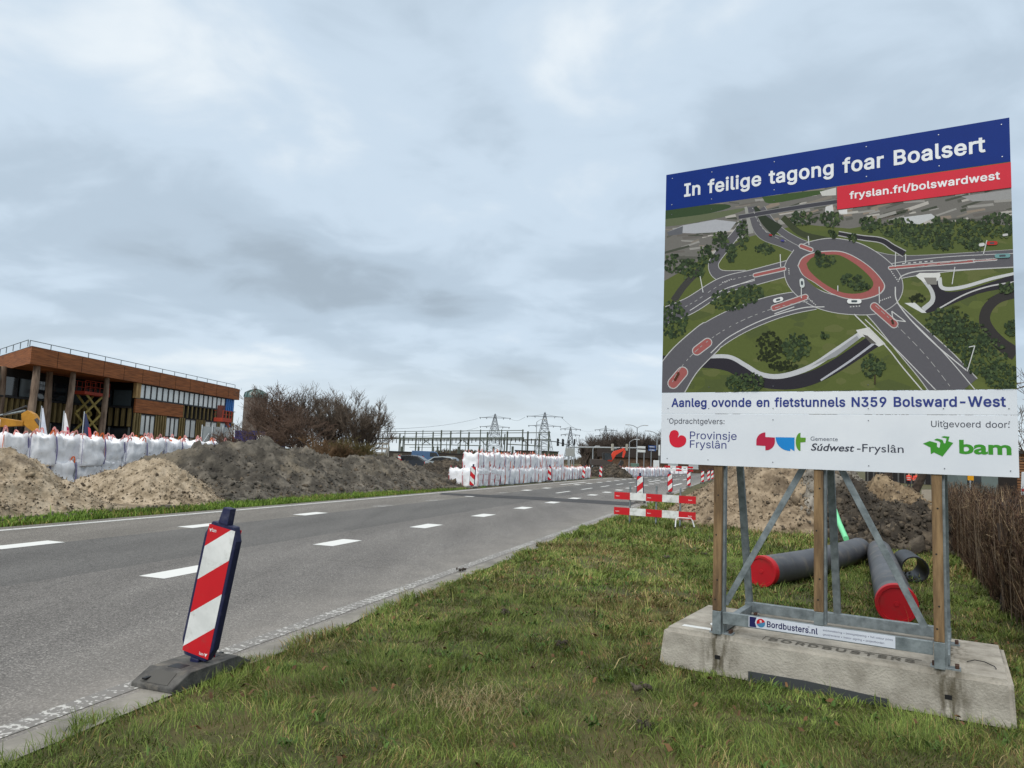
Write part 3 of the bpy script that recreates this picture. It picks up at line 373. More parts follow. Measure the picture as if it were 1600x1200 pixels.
def put_text(mb, body, x0, x1, z0, cap, y, mi=0, bold=0.0, shear=0.0, space=1.0, x2=None):
    vs, fs = text_shape(body, bold, shear, space); _h = max(v.y for v in text_shape('H', bold)[0])
    a, b = min(v.x for v in vs), max(v.x for v in vs)
    return mb.add([(x0+(v.x-a)/(b-a)*(x1-x0), y, z0+v.y/_h*cap) for v in vs], fs, mi)
def clip(poly, a, b, c):        # keep a*x+b*y <= c
    out = []
    for i in range(len(poly)):
        p, q = poly[i], poly[(i+1) % len(poly)]; dp, dq = a*p[0]+b*p[1]-c, a*q[0]+b*q[1]-c
        if dp <= 0: out.append(p)
        if dp*dq < 0:
            t = dp/(dp-dq); out.append((p[0]+(q[0]-p[0])*t, p[1]+(q[1]-p[1])*t))
    return out
def smooth_line(pts, k=6):
    P = [np.array(p, float) for p in pts]; P = [2*P[0]-P[1]]+P+[2*P[-1]-P[-2]]; out = []
    for i in range(1, len(P)-2):
        for j in range(k):
            t = j/k; out.append(.5*((2*P[i])+(-P[i-1]+P[i+1])*t+(2*P[i-1]-5*P[i]+4*P[i+1]-P[i+2])*t*t+(-P[i-1]+3*P[i]-3*P[i+1]+P[i+2])*t**3))
    out.append(P[-2]); return out
# ------------------------------------------------------------------ shared materials
STEEL = mat('galvanised_steel', s2l((98,107,110)), s2l((142,151,154)), scale=14, rough=.5, metal=.35, bump=.08, bscale=60, lo=.3, hi=.7)
ALU = flat('pale_metal', (190,196,200), .4, metal=.3)
RED = flat('signal_red', (196,18,30), .45, patch=(s2l((150,60,56)), 7, .64, .06, .5)); WHT = mat('reflective_white', s2l((205,208,206)), s2l((226,228,226)), scale=5, rough=.45, patch=(s2l((150,148,138)), 6, .60, .08, .6))
NAVY = flat('navy_plastic', (24,28,66), .5, patch=(s2l((78,80,96)), 8, .62, .07, .5)); RUBBER = mat('recycled_rubber', s2l((62,62,62)), s2l((96,95,92)), scale=9, rough=.9, bump=.3, bscale=80, patch=(s2l((138,132,120)), 4, .57, .08, .6))
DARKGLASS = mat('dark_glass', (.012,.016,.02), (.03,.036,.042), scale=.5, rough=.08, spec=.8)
SKYREFLGLASS = mat('painted_sky_reflection_glass', (.52,.57,.58), (.72,.75,.74), scale=.35, rough=.12, spec=.8)  # pale base colour paints in the sky reflected by the panes
TYRE = flat('tyre_rubber', (26,26,28), .85)
BLACK = flat('black_plastic', (22,22,24), .5)
# ================================================================== SETTING
def ground():
    soil = mat('meadow_soil', s2l((62,64,34)), s2l((92,82,52)), s2l((76,74,42)), scale=1.6, rough=.95, bump=.6, bscale=25)
    mb = MB(); S = 3000
    mb.add([(-S,-S,-.012),(S,-S,-.012),(S,S,-.012),(-S,S,-.012)], [(0,1,2,3)])
    tag(mb.build('ground', soil), kind='structure')
    dirt = mat('churned_dirt', s2l((92,82,68)), s2l((128,114,94)), s2l((106,96,80)), scale=.6, rough=.95, bump=.8, bscale=8)
    mb = MB(); mb.poly([rd(-20,14.9,-.006), rd(33,14.9,-.006), rd(110,14.4,-.006), rd(110,70,-.006), rd(-20,70,-.006)])
    tag(mb.build('building_ground', dirt), kind='structure')
    mb = MB(); mb.poly([gz(1434,857,.0), gz(1462,857,.0), gz(1462,765,.0), gz(1440,765,.0)])
    o = mb.build('sand_track', mat('track_sand', s2l((104,96,82)), s2l((140,130,113)), scale=3, rough=.95, bump=.6, bscale=10)); tag(o, kind='structure')
ground()
def asphalt(name, a, b, c, speck, dust=False):
    m = bpy.data.materials.new(name); m.use_nodes = True; N, L = m.node_tree.nodes, m.node_tree.links
    bs = N['Principled BSDF']; bs.inputs['Roughness'].default_value = .82; bs.inputs['Specular IOR Level'].default_value = .35
    tc = N.new('ShaderNodeTexCoord')
    n1 = N.new('ShaderNodeTexNoise'); n1.inputs['Scale'].default_value = .45; n1.inputs['Detail'].default_value = 7; n1.inputs['Roughness'].default_value = .65
    mp = N.new('ShaderNodeMapping'); mp.inputs['Rotation'].default_value = (0, 0, RA); mp.inputs['Scale'].default_value = (2.4, .35, 1)
    L.new(tc.outputs['Object'], mp.inputs[0]); L.new(mp.outputs[0], n1.inputs[0])
    cr = N.new('ShaderNodeValToRGB'); L.new(n1.outputs[0], cr.inputs[0]); E = cr.color_ramp.elements
    E[0].position = .32; E[0].color = (*a, 1); E[1].position = .7; E[1].color = (*c, 1); e = E.new(.5); e.color = (*b, 1)
    vo = N.new('ShaderNodeTexVoronoi'); vo.inputs['Scale'].default_value = 95; L.new(tc.outputs['Object'], vo.inputs[0])
    sc_ = N.new('ShaderNodeSeparateColor'); L.new(vo.outputs['Color'], sc_.inputs[0])
    rp = N.new('ShaderNodeValToRGB'); L.new(sc_.outputs[0], rp.inputs[0]); rp.color_ramp.interpolation = 'CONSTANT'
    rp.color_ramp.elements[0].color = (.55,.55,.55,1); rp.color_ramp.elements[1].position = .9; rp.color_ramp.elements[1].color = (speck,)*3+(1,)
    for p, v in ((.25, .85), (.55, 1.05), (.75, 1.3)):
        e = rp.color_ramp.elements.new(p); e.color = (v, v, v, 1)
    mu = N.new('ShaderNodeMixRGB'); mu.blend_type = 'MULTIPLY'; mu.inputs[0].default_value = 1; L.new(cr.outputs[0], mu.inputs[1]); L.new(rp.outputs[0], mu.inputs[2])
    m4 = N.new('ShaderNodeMapping'); m4.inputs['Rotation'].default_value = (0, 0, RA); L.new(tc.outputs['Object'], m4.inputs[0]); s4 = N.new('ShaderNodeSeparateXYZ'); L.new(m4.outputs[0], s4.inputs[0])
    w4 = N.new('ShaderNodeMath'); w4.operation = 'MULTIPLY'; L.new(s4.outputs[0], w4.inputs[0]); w4.inputs[1].default_value = 6.2832/1.75; c4 = N.new('ShaderNodeMath'); c4.operation = 'COSINE'; L.new(w4.outputs[0], c4.inputs[0])
    vc = N.new('ShaderNodeTexVoronoi'); vc.feature = 'DISTANCE_TO_EDGE'; vc.inputs['Scale'].default_value = .42
    nw = N.new('ShaderNodeTexNoise'); nw.inputs['Scale'].default_value = 1.7; nw.inputs['Detail'].default_value = 5; L.new(tc.outputs['Object'], nw.inputs[0]); aw = N.new('ShaderNodeMixRGB'); aw.inputs[0].default_value = .25; L.new(tc.outputs['Object'], aw.inputs[1]); L.new(nw.outputs['Color'], aw.inputs[2]); L.new(aw.outputs[0], vc.inputs[0])
    rc = N.new('ShaderNodeMapRange'); L.new(vc.outputs['Distance'], rc.inputs[0]); rc.inputs[1].default_value = .002; rc.inputs[2].default_value = .006; rc.inputs[3].default_value = .86; rc.inputs[4].default_value = 1
    k4 = N.new('ShaderNodeMath'); k4.operation = 'MULTIPLY_ADD'; L.new(c4.outputs[0], k4.inputs[0]); k4.inputs[1].default_value = .055; k4.inputs[2].default_value = 1.0; q4 = N.new('ShaderNodeMath'); q4.operation = 'MULTIPLY'; L.new(k4.outputs[0], q4.inputs[0]); L.new(rc.outputs[0], q4.inputs[1])
    u4 = N.new('ShaderNodeMixRGB'); u4.blend_type = 'MULTIPLY'; u4.inputs[0].default_value = 1; L.new(mu.outputs[0], u4.inputs[1]); L.new(q4.outputs[0], u4.inputs[2])
    col = u4.outputs[0]
    if dust:                                    # sand dust gathered along the road edge
        m3 = N.new('ShaderNodeMapping'); m3.vector_type = 'POINT'; m3.inputs['Rotation'].default_value = (0, 0, RA); L.new(tc.outputs['Object'], m3.inputs[0])
        sx = N.new('ShaderNodeSeparateXYZ'); L.new(m3.outputs[0], sx.inputs[0]); mr = N.new('ShaderNodeMapRange'); L.new(sx.outputs[0], mr.inputs[0]); mr.inputs[1].default_value = -5.3; mr.inputs[2].default_value = -4.1; mr.inputs[3].default_value = 0; mr.inputs[4].default_value = .75
        n5 = N.new('ShaderNodeTexNoise'); n5.inputs['Scale'].default_value = 1.6; n5.inputs['Detail'].default_value = 8; L.new(tc.outputs['Object'], n5.inputs[0])
        ml = N.new('ShaderNodeMath'); ml.operation = 'MULTIPLY'; L.new(mr.outputs[0], ml.inputs[0]); L.new(n5.outputs[0], ml.inputs[1])
        md = N.new('ShaderNodeMixRGB'); L.new(ml.outputs[0], md.inputs[0]); L.new(col, md.inputs[1]); md.inputs[2].default_value = (.33, .31, .28, 1); col = md.outputs[0]
    L.new(col, bs.inputs['Base Color'])
    bp = N.new('ShaderNodeBump'); bp.inputs['Strength'].default_value = .4; bp.inputs['Distance'].default_value = .006; L.new(sc_.outputs[1], bp.inputs['Height']); L.new(bp.outputs[0], bs.inputs['Normal'])
    return m
def worn(name, white, under, cover, scale=26.0, ribs=False):
    m = bpy.data.materials.new(name); m.use_nodes = True; N, L = m.node_tree.nodes, m.node_tree.links
    bs = N['Principled BSDF']; bs.inputs['Roughness'].default_value = .75
    tc = N.new('ShaderNodeTexCoord'); n1 = N.new('ShaderNodeTexNoise'); n1.inputs['Scale'].default_value = scale; n1.inputs['Detail'].default_value = 5; L.new(tc.outputs['Object'], n1.inputs[0])
    src = n1.outputs[0]
    n3 = N.new('ShaderNodeTexNoise'); n3.inputs['Scale'].default_value = 1.1; n3.inputs['Detail'].default_value = 3; L.new(tc.outputs['Object'], n3.inputs[0])
    ad = N.new('ShaderNodeMath'); ad.operation = 'MULTIPLY_ADD'; L.new(n3.outputs[0], ad.inputs[0]); ad.inputs[1].default_value = .35; L.new(src, ad.inputs[2]); src = ad.outputs[0]
    if ribs:
        mp = N.new('ShaderNodeMapping'); mp.inputs['Rotation'].default_value = (0, 0, RA); L.new(tc.outputs['Object'], mp.inputs[0])
        wv = N.new('ShaderNodeTexWave'); wv.bands_direction = 'Y'; wv.inputs['Scale'].default_value = 2.6; wv.inputs['Distortion'].default_value = 1.5; wv.inputs['Detail'].default_value = 2; wv.inputs['Detail Scale'].default_value = 5; L.new(mp.outputs[0], wv.inputs[0])
        a2 = N.new('ShaderNodeMath'); a2.operation = 'MULTIPLY_ADD'; L.new(wv.outputs[0], a2.inputs[0]); a2.inputs[1].default_value = .10; L.new(src, a2.inputs[2]); src = a2.outputs[0]
    cr = N.new('ShaderNodeValToRGB'); L.new(src, cr.inputs[0]); E = cr.color_ramp.elements
    E[0].position = cover-.03; E[0].color = (*under, 1); E[1].position = cover+.03; E[1].color = (*white, 1)
    L.new(cr.outputs[0], bs.inputs['Base Color']); return m
def road():
    near = asphalt('near_lane_asphalt', (.120,.114,.107), (.150,.143,.135), (.184,.176,.165), 1.9, True)
    mid = asphalt('smooth_asphalt', (.10,.097,.093), (.116,.113,.108), (.137,.133,.127), 1.5)
    far = asphalt('far_lane_asphalt', (.138,.129,.116), (.168,.157,.141), (.198,.186,.168), 1.8)
    edge = mat('concrete_edge', s2l((112,110,104)), s2l((150,147,139)), s2l((132,129,122)), scale=2.2, rough=.9, bump=.4, bscale=40)
    mb = MB(); ss = [-25, 0, 20, 45, 80, 120, 190]
    for k, (a, b) in enumerate(((3.95, 8.05), (8.05, 10.75), (10.75, 13.35))):
        for i in range(len(ss)-1): mb.add([rd(ss[i],a), rd(ss[i+1],a), rd(ss[i+1],b), rd(ss[i],b)], [(0,1,2,3)], k)
    tag(mb.build('road', [near, mid, far]), kind='structure')
    mb = MB(); N_ = 220; pr = None
    for i in range(N_+1):
        s = -10+i*(60/N_); t0 = 3.70+.05*float(fbm(s*.7, 1.0, seed=5))
        r = [tuple(rd(s, 3.95, .0)), tuple(rd(s, t0, .0))]
        if pr: mb.add([pr[0], r[0], r[1], pr[1]], [(0,1,2,3)])
        pr = r
    tag(mb.build('road_edge_strip', edge), kind='structure')
    white = s2l((196,198,196)); und = (.12,.117,.113)
    wl = worn('worn_white_paint', s2l((186,186,182)), (.19,.183,.172), .80, 30, True); w2 = worn('white_road_paint', s2l((214,216,214)), (.12,.117,.113), .42, 18); w3 = worn('faded_road_paint', s2l((190,190,186)), (.14,.132,.122), .74, 22)
    w4 = worn('left_edge_paint', white, (.14,.132,.122), .56, 20)
    mb = MB(); z = .004
    def strip(a, b, t0, t1, mi): mb.add([rd(a,t0,z), rd(b,t0,z), rd(b,t1,z), rd(a,t1,z)], [(0,1,2,3)], mi)
    strip(-10, 170, 4.0, 4.17, 0)
    strip(-10, 170, 12.82, 12.98, 3)
    for k in range(-2, 20): strip(7.72+3.98*k, 8.78+3.98*k, 6.96, 7.36, 1)
    for k in range(-2, 20):
        mi = 2 if k in (3, 4, 6, 9) else 1
        strip(8.5+4.05*k, 9.6+4.05*k, 10.72, 11.1, mi)
    for k in range(5, 20): strip(6+6*k, 9+6*k, 8.9, 9.05, 1)
    strip(48, 56, 11.6, 11.8, 1); strip(66, 75, 8.0, 8.2, 1); strip(80, 88, 6.2, 6.4, 1); strip(58, 66, 5.2, 5.4, 1)
    tag(mb.build('road_markings', [wl, w2, w3, w4]), kind='structure')
    mb = MB(); mb.poly([rd(30.4,12.75,.0065), rd(29.0,12.3,.0065), rd(29.2,8.4,.0065), rd(28.9,4.3,.0065), rd(31.5,4.3,.0065), rd(31.4,9,.0065)])
    tag(mb.build('road_trench_patch', asphalt('fresh_asphalt', (.042,.042,.044), (.05,.05,.053), (.064,.064,.067), 1.3)), kind='structure')
    # gravel and mud thrown on the verge of the far side
road()
# ------------------------------------------------------------------ grass
GRASS = colmat('grass_blades', .65, .2)
def hedge_t(s): return -2.93-(s-9.6)*.165
def blades(P, h, w, lean, az, tint, name, mat_=GRASS):
    n = len(P); ca, sa = np.cos(az), np.sin(az)
    fx, fy = np.cos(az+1.57+rng.normal(0, .9, n)), np.sin(az+1.57+rng.normal(0, .9, n))
    V = np.zeros((n, 5, 3)); hm = h*.55
    for k, (hh, ww, ln) in enumerate(((0, 1, 0), (.55, .75, .35), (1, 0, 1))):
        cx = P[:, 0]+ca*lean*h*ln; cy = P[:, 1]+sa*lean*h*ln; cz = P[:, 2]+h*hh*np.sqrt(np.maximum(.05, 1-(lean*ln)**2*.45))
        if k < 2:
            V[:, 2*k] = np.stack([cx-fx*w*ww/2, cy-fy*w*ww/2, cz], 1); V[:, 2*k+1] = np.stack([cx+fx*w*ww/2, cy+fy*w*ww/2, cz], 1)
        else: V[:, 4] = np.stack([cx, cy, cz], 1)
    b = (np.arange(n)*5)[:, None]
    F = np.concatenate([b+np.array([[0,1,3]]), b+np.array([[0,3,2]]), b+np.array([[2,3,4]])], 0)
    T = np.repeat(tint, 5, 0)
    return np_mesh(name, V.reshape(-1, 3), F, mat_, smooth=False, tint=T)
GREENS = np.array([s2l(c) for c in ((98,116,53),(112,127,61),(86,106,47),(125,136,73),(104,121,53),(78,98,44))])
DRYS = np.array([s2l(c) for c in ((150,132,88),(128,108,66),(170,154,110),(112,94,56))])
def grass_tints(n, X, Y, seed, dry=.16):
    c = GREENS[rng.integers(0, len(GREENS), n)]
    p = fbm(X*.55, Y*.55, oct=3, seed=seed); q = fbm(X*2.1, Y*2.1, oct=2, seed=seed+50)
    isdry = rng.random(n) < np.clip(dry+.30*p+.18*q, .02, .85)
    c = np.where(isdry[:, None], DRYS[rng.integers(0, len(DRYS), n)], c)
    g = 1+.22*fbm(X*.9, Y*.9, oct=2, seed=seed+9)
    return c*(g*rng.uniform(.75, 1.2, n))[:, None]
BASE_O = Vector((1.365, 6.454, 0)); BU = Vector((math.cos(R_(-31)), math.sin(R_(-31)), 0)); BW = Vector((-BU.y, BU.x, 0))
def verge():
    allP, H, Wd, Ln, Az, T = [], [], [], [], [], []
    for (s0, s1, dens, hh, ww) in ((1.0, 6, 5200, .050, .0042), (6, 9.5, 3300, .052, .006), (9.5, 15, 1450, .062, .010), (15, 24, 560, .09, .018), (24, 40, 150, .11, .035)):
        t0, t1 = -6.5, 3.86
        n = int((s1-s0)*(t1-t0)*dens); s = rng.uniform(s0, s1, n); t = rng.uniform(t0, t1, n)
        edge = 3.70+.08*fbm(s*2.2, s*0, oct=3, seed=3); k = (t < edge) & (t > hedge_t(s)-.25)
        k &= ~((s > 23.2) & (t < 2.2))
        s, t = s[k], t[k]; n = len(s)
        X = RS.x*s+RT.x*t; Y = RS.y*s+RT.y*t
        k = (Y > 2.2) & (np.abs(X) < Y*.80+.8)
        X, Y, s, t = X[k], Y[k], s[k], t[k]
        bu = (X-BASE_O.x)*BU.x+(Y-BASE_O.y)*BU.y; bw = (X-BASE_O.x)*BW.x+(Y-BASE_O.y)*BW.y
        k = ~((bu > .02) & (bu < 2.48) & (bw > .03) & (bw < 1.3)); X, Y, s, t = X[k], Y[k], s[k], t[k]; n = len(X)
        cl = fbm(X*3.1, Y*3.1, oct=3, seed=11); bare = fbm(X*1.3+7, Y*1.3, oct=3, seed=21)
        k = rng.random(n) < np.clip(1.05+1.0*bare, .35, 1); X, Y, s, t, cl = X[k], Y[k], s[k], t[k], cl[k]; n = len(X)
        h = hh*np.exp(rng.normal(0, .32, n))*(1+.55*cl)*np.where(t > 3.45, 1.15, 1)
        az = 6.28*vnoise(X*2.4, Y*2.4, seed=31)+rng.normal(0, .9, n)
        allP.append(np.stack([X, Y, np.full(n, -.014)], 1)); H.append(np.clip(h, .02, .2)); Wd.append(ww*rng.uniform(.6, 1.3, n)); Ln.append(np.clip(rng.normal(.9, .38, n), .05, 1.5)); Az.append(az); T.append(grass_tints(n, X, Y, 41, .17))
    n = 9000; s = rng.uniform(1.5, 24, n); t = 3.72+.08*fbm(s*2.2, s*0, oct=3, seed=3)+rng.normal(-.03, .05, n); X, Y = RS.x*s+RT.x*t, RS.y*s+RT.y*t    # tufts hanging over the concrete edge
    allP.append(np.stack([X, Y, np.full(n, -.01)], 1)); H.append(rng.uniform(.04, .11, n)*np.clip(1+.8*fbm(s*1.5, s*0, oct=3, seed=77), .4, 1.8)); Wd.append(np.clip(.0012*s, .004, .02)*rng.uniform(.7, 1.3, n)); Ln.append(np.clip(rng.normal(.9, .35, n), .1, 1.45)); Az.append(math.atan2(RT.y, RT.x)+rng.normal(0, 1.0, n)); T.append(grass_tints(n, X, Y, 41, .12))
    o = blades(np.concatenate(allP), np.concatenate(H), np.concatenate(Wd), np.concatenate(Ln), np.concatenate(Az), np.concatenate(T), 'verge_grass')
    tag(o, 'short olive green grass on the verge around the sign', 'grass', kind='stuff')
    # far side strip
    n = 42000; s = rng.uniform(6, 38, n)**1.0; t = rng.uniform(13.3, 14.95, n); lim = 14.55+.35*fbm(s*.6, s*0, oct=3, seed=8)-np.clip((s-25)/12, 0, 1)*.8
    k = (t < lim) & (t > 13.36); s, t = s[k], t[k]; n = len(s); X = RS.x*s+RT.x*t; Y = RS.y*s+RT.y*t
    o = blades(np.stack([X, Y, np.full(n, -.012)], 1), .085*np.exp(rng.normal(0, .35, n)), np.full(n, .022), np.clip(rng.normal(.5, .3, n), 0, 1.2), rng.uniform(0, 6.28, n), grass_tints(n, X, Y, 43, .02)*np.array([.95, 1.12, .8]), 'far_verge_grass')
    tag(o, 'bright green grass strip along the far road edge below the soil heaps', 'grass', kind='stuff')
    # matted straw
    mb_n = 750; c = gz(700, 1120); r = rng.normal(0, 1, (mb_n, 2))*np.array([.21, .20]); X = c.x+.15+r[:, 0]; Y = c.y+r[:, 1]+.05
    ex = 120; c2 = gz(1010, 1135); X = np.concatenate([X, c2.x+rng.normal(0, .2, ex)]); Y = np.concatenate([Y, c2.y+rng.normal(0, .1, ex)]); n = len(X)
    tints = np.array([s2l(q) for q in ((150,136,100),(132,116,80),(112,96,66),(164,152,118))])[rng.integers(0, 4, n)]
    o = blades(np.stack([X, Y, rng.uniform(.05, .085, n)], 1), rng.uniform(.04, .13, n), np.full(n, .0028), rng.uniform(1.25, 1.485, n), rng.uniform(0, 6.28, n), tints, 'dry_straw')
    tag(o, 'matted dry straw lying on the grass', 'straw', kind='stuff')
    # broad leaved weeds and fallen leaves between the blades
    c = np.stack([rng.uniform(1.5, 15, 340), rng.uniform(-4, 3.4, 340)], 1); m = 11; s = np.repeat(c[:, 0], m)+rng.normal(0, .035, 340*m); t = np.repeat(c[:, 1], m)+rng.normal(0, .035, 340*m); X, Y = RS.x*s+RT.x*t, RS.y*s+RT.y*t
    bu = (X-BASE_O.x)*BU.x+(Y-BASE_O.y)*BU.y; bw = (X-BASE_O.x)*BW.x+(Y-BASE_O.y)*BW.y; k = ~((bu > -.1) & (bu < 2.6) & (bw > -.1) & (bw < 1.4)); X, Y = X[k], Y[k]; n = len(X)
    o = blades(np.stack([X, Y, np.full(n, .012)], 1), rng.uniform(.03, .065, n), rng.uniform(.012, .022, n), rng.uniform(.6, 1.3, n), rng.uniform(0, 6.28, n), np.array([s2l((72,96,44))]*n)*rng.uniform(.7, 1.3, n)[:, None], 'verge_weeds'); tag(o, 'small broad leaved weeds among the verge grass', 'weeds', kind='stuff')
    n = 800; s = rng.uniform(1.5, 15, n); t = rng.uniform(-4, 3.6, n); X, Y = RS.x*s+RT.x*t, RS.y*s+RT.y*t; bu = (X-BASE_O.x)*BU.x+(Y-BASE_O.y)*BU.y; bw = (X-BASE_O.x)*BW.x+(Y-BASE_O.y)*BW.y; k = ~((bu > -.1) & (bu < 2.6) & (bw > -.1) & (bw < 1.4)); X, Y = X[k], Y[k]; n = len(X)
    o = blades(np.stack([X, Y, rng.uniform(.02, .05, n)], 1), rng.uniform(.03, .06, n), rng.uniform(.018, .035, n), rng.uniform(1.3, 1.48, n), rng.uniform(0, 6.28, n), np.array([s2l((104,78,52))]*n)*rng.uniform(.5, 1.3, n)[:, None], 'fallen_leaves'); tag(o, 'dry brown leaves lying on the verge grass', 'leaves', kind='stuff')
    # seed-head stalks
    n = 260; s = rng.uniform(7, 19, n); t = rng.uniform(-4.5, 3.3, n); k = (t > hedge_t(s)) ; s, t = s[k], t[k]; X = RS.x*s+RT.x*t; Y = RS.y*s+RT.y*t
    bu = (X-BASE_O.x)*BU.x+(Y-BASE_O.y)*BU.y; bw = (X-BASE_O.x)*BW.x+(Y-BASE_O.y)*BW.y; k = ~((bu > -.05) & (bu < 2.55) & (bw > -.05) & (bw < 1.4)); X, Y = X[k], Y[k]; n = len(X)
    o = blades(np.stack([X, Y, np.zeros(n)], 1), rng.uniform(.12, .28, n), np.full(n, .006), rng.uniform(.1, .6, n), rng.uniform(0, 6.28, n), np.array([s2l((186,190,112))]*n)*rng.uniform(.7, 1.1, n)[:, None], 'tall_stalks')
    tag(o, 'thin yellowish stalks standing above the verge grass', 'grass', kind='stuff')
verge()
# ================================================================== INFORMATION SIGN
SIGN_RZ = R_(-31)
def board_print(parent, BP, yb):
    """the printed aerial view: flat printed shapes on the board, in the board's own metres"""
    def C(X, Y): return BP.uv(1020+.3625*X, 180+.3625*Y)
    lay = [0]; cols = {}; order = []; mb = MB()
    def ci(rgb):
        rgb = tuple(rgb)
        if rgb not in cols: cols[rgb] = len(order); order.append(rgb)
        return cols[rgb]
    u0, u1, zb, zt = BX0, BX1, PZ0, PZ1
    def inside(pl):
        for a, b, c in ((-1, 0, -u0), (1, 0, u1), (0, -1, -zb), (0, 1, zt)):
            pl = clip(pl, a, b, c)
            if len(pl) < 3: return None
        return pl
    def pg(pl, rgb, step=True):
        if step: lay[0] += 1
        pl = inside(pl)
        if pl: 
            y = yb-.0006-lay[0]*.000012
            mb.add([(p[0], y, p[1]) for p in pl], [tuple(t) for t in tessellate_polygon([[Vector((p[0], p[1], 0)) for p in pl]])], ci(rgb))
    def fill(pts, rgb, sm=True):
        P = [C(*p) for p in pts]
        if sm: P = [tuple(q) for q in smooth_line(P+[P[0]], 4)][:-1]
        pg(P, rgb)
    def quad_strip(pts, w, rgb):
        lay[0] += 1; P = [np.array(p, float) for p in pts]; n = len(P); prev = None
        if not hasattr(w, '__len__'): w = [w, w]
        for i in range(n):
            d = P[min(i+1, n-1)]-P[max(i-1, 0)]; d = d/(np.hypot(*d)+1e-9); nn = np.array([-d[1], d[0]]); ww = w[0]+(w[-1]-w[0])*i/(n-1)
            a, b = C(*(P[i]+nn*ww/2)), C(*(P[i]-nn*ww/2))
            if prev: pg([prev[0], a, b, prev[1]], rgb, False)
            prev = (a, b)
    def stroke(pts, w, rgb, edge=None, ew=7, sm=True):
        P = smooth_line(pts, 8) if sm and len(pts) > 2 else pts
        w = w if hasattr(w, '__len__') else [w, w]
        if edge: quad_strip(P, [q+ew for q in w], edge)
        quad_strip(P, w, rgb)
    def capsule(a, b, w, rgb, edge=None, ew=9):
        a, b = np.array(a, float), np.array(b, float); d = (b-a)/(np.hypot(*(b-a))+1e-9); nn = np.array([-d[1], d[0]])
        for ww, c in (((w+ew), edge), (w, rgb)):
            if c is None: continue
            e = (ww-w)/2; pts = [a-d*e*0+nn*ww/2*math.cos(t)-d*ww/2*math.sin(t) for t in np.linspace(0, math.pi, 8)]+[b-nn*ww/2*math.cos(t)+d*ww/2*math.sin(t) for t in np.linspace(0, math.pi, 8)]
            pg([C(*p) for p in pts], c)
    r = random.Random(3)
    def scrub(cx, cy, rx, ry, n, base=((40,54,34),(50,66,40),(36,48,30),(64,80,48),(46,62,42),(78,92,56),(56,72,46))):
        for i in range(int(n*2.2)):
            a, q = r.uniform(0, 6.28), math.sqrt(r.random()); x, y = cx+rx*q*math.cos(a), cy+ry*q*math.sin(a); s = r.uniform(3.5, 10.5); tn = base[min(len(base)-1, int(len(base)*r.random()))]
            k = r.randint(5, 8); P = [C(x+s*r.uniform(.5, 1.1)*math.cos(j*6.28/k), y+s*r.uniform(.5, 1.1)*math.sin(j*6.28/k)) for j in range(k)]
            if i % 12 == 0: lay[0] += 1
            pg(P, r.choice(base), False)
    ASP, WHI, GRN, REDP, DK = (92,91,97), (186,186,186), (88,98,50), (158,90,88), (44,42,50)
    pg([(u0, zb), (u1, zb), (u1, zt), (u0, zt)], GRN)
    for i in range(240):                                                   # mottled meadow
        x, y, s = r.uniform(40, 1560), r.uniform(560, 1190), r.uniform(20, 80); k = 7
        if i % 8 == 0: lay[0] += .2
        pg([C(x+s*r.uniform(.5, 1.2)*math.cos(j*6.28/k), y+.5*s*r.uniform(.5, 1.2)*math.sin(j*6.28/k)) for j in range(k)], r.choice(((84,94,48),(94,104,54),(80,90,50),(98,104,60))), False)
    fill([(40,395),(795,300),(1560,300),(1560,480),(1300,445),(1000,475),(860,490),(640,470),(430,520),(300,560),(180,640),(40,720)], (112,110,106), False)
    for i in range(420):                                                   # built-up land, blurred by distance
        x, y = r.uniform(40, 1560), r.uniform(320, 640); ok = y < 460 or (x < 330 and y < 640-(x-50)*.25)
        if not ok: continue
        l = r.uniform(25, 120); a = r.uniform(-.35, -.05) if x > 330 else r.uniform(-.5, .1)
        if i % 6 == 0: lay[0] += .3
        q = r.uniform(4, 14); dx, dy = l*math.cos(a), l*math.sin(a)
        pg([C(x, y), C(x+dx, y+dy), C(x+dx+4, y+dy+q), C(x+4, y+q)], r.choice(((150,148,144),(176,172,166),(90,90,84),(72,76,66),(128,122,114),(64,70,58),(140,128,116),(104,100,96))), False)
    fill([(40,410),(280,383),(330,400),(160,440),(40,450)], (52,72,44)); fill([(470,352),(700,325),(760,330),(620,362),(500,380)], (62,84,46)); fill([(40,450),(200,430),(400,400),(300,440),(60,480)], (96,104,78))
    fill([(60,505),(130,475),(270,450),(360,460),(330,500),(180,510)], (170,172,178), False); fill([(60,505),(130,478),(128,512),(70,520)], (96,98,104), False); fill([(1330,350),(1550,318),(1550,362),(1380,372)], (150,150,150), False); fill([(1080,440),(1200,425),(1220,440),(1150,470),(1080,465)], (190,192,194), False); fill([(720,330),(790,312),(790,345),(730,348)], (196,196,192), False); fill([(745,395),(775,385),(780,420),(742,420)], (200,200,200), False); fill([(800,410),(838,405),(838,425),(805,425)], (215,215,215), False)
    # meadows between the arms
    fill([(300,650),(335,600),(390,545),(470,518),(540,540),(600,570),(628,600),(600,635),(520,665),(400,682),(330,675)], (88,98,50)); fill([(40,720),(190,640),(250,655),(290,700),(280,730),(200,790),(40,850)], (88,98,50)); fill([(560,500),(700,500),(860,505),(960,540),(1060,600),(900,575),(760,560),(640,540)], (84,96,50)); fill([(840,490),(1000,480),(1555,560),(1555,600),(1200,610),(1080,600),(1040,550)], (84,96,50))
    # roads
    stroke([(425,395),(440,460),(475,515),(560,548),(650,585),(720,610)], [34,44], ASP, (150,150,150), 5)
    stroke([(470,400),(520,470),(590,525),(680,565),(800,585),(930,600),(1040,622),(1200,622),(1560,600)], [24,40], ASP, (160,160,160), 5)
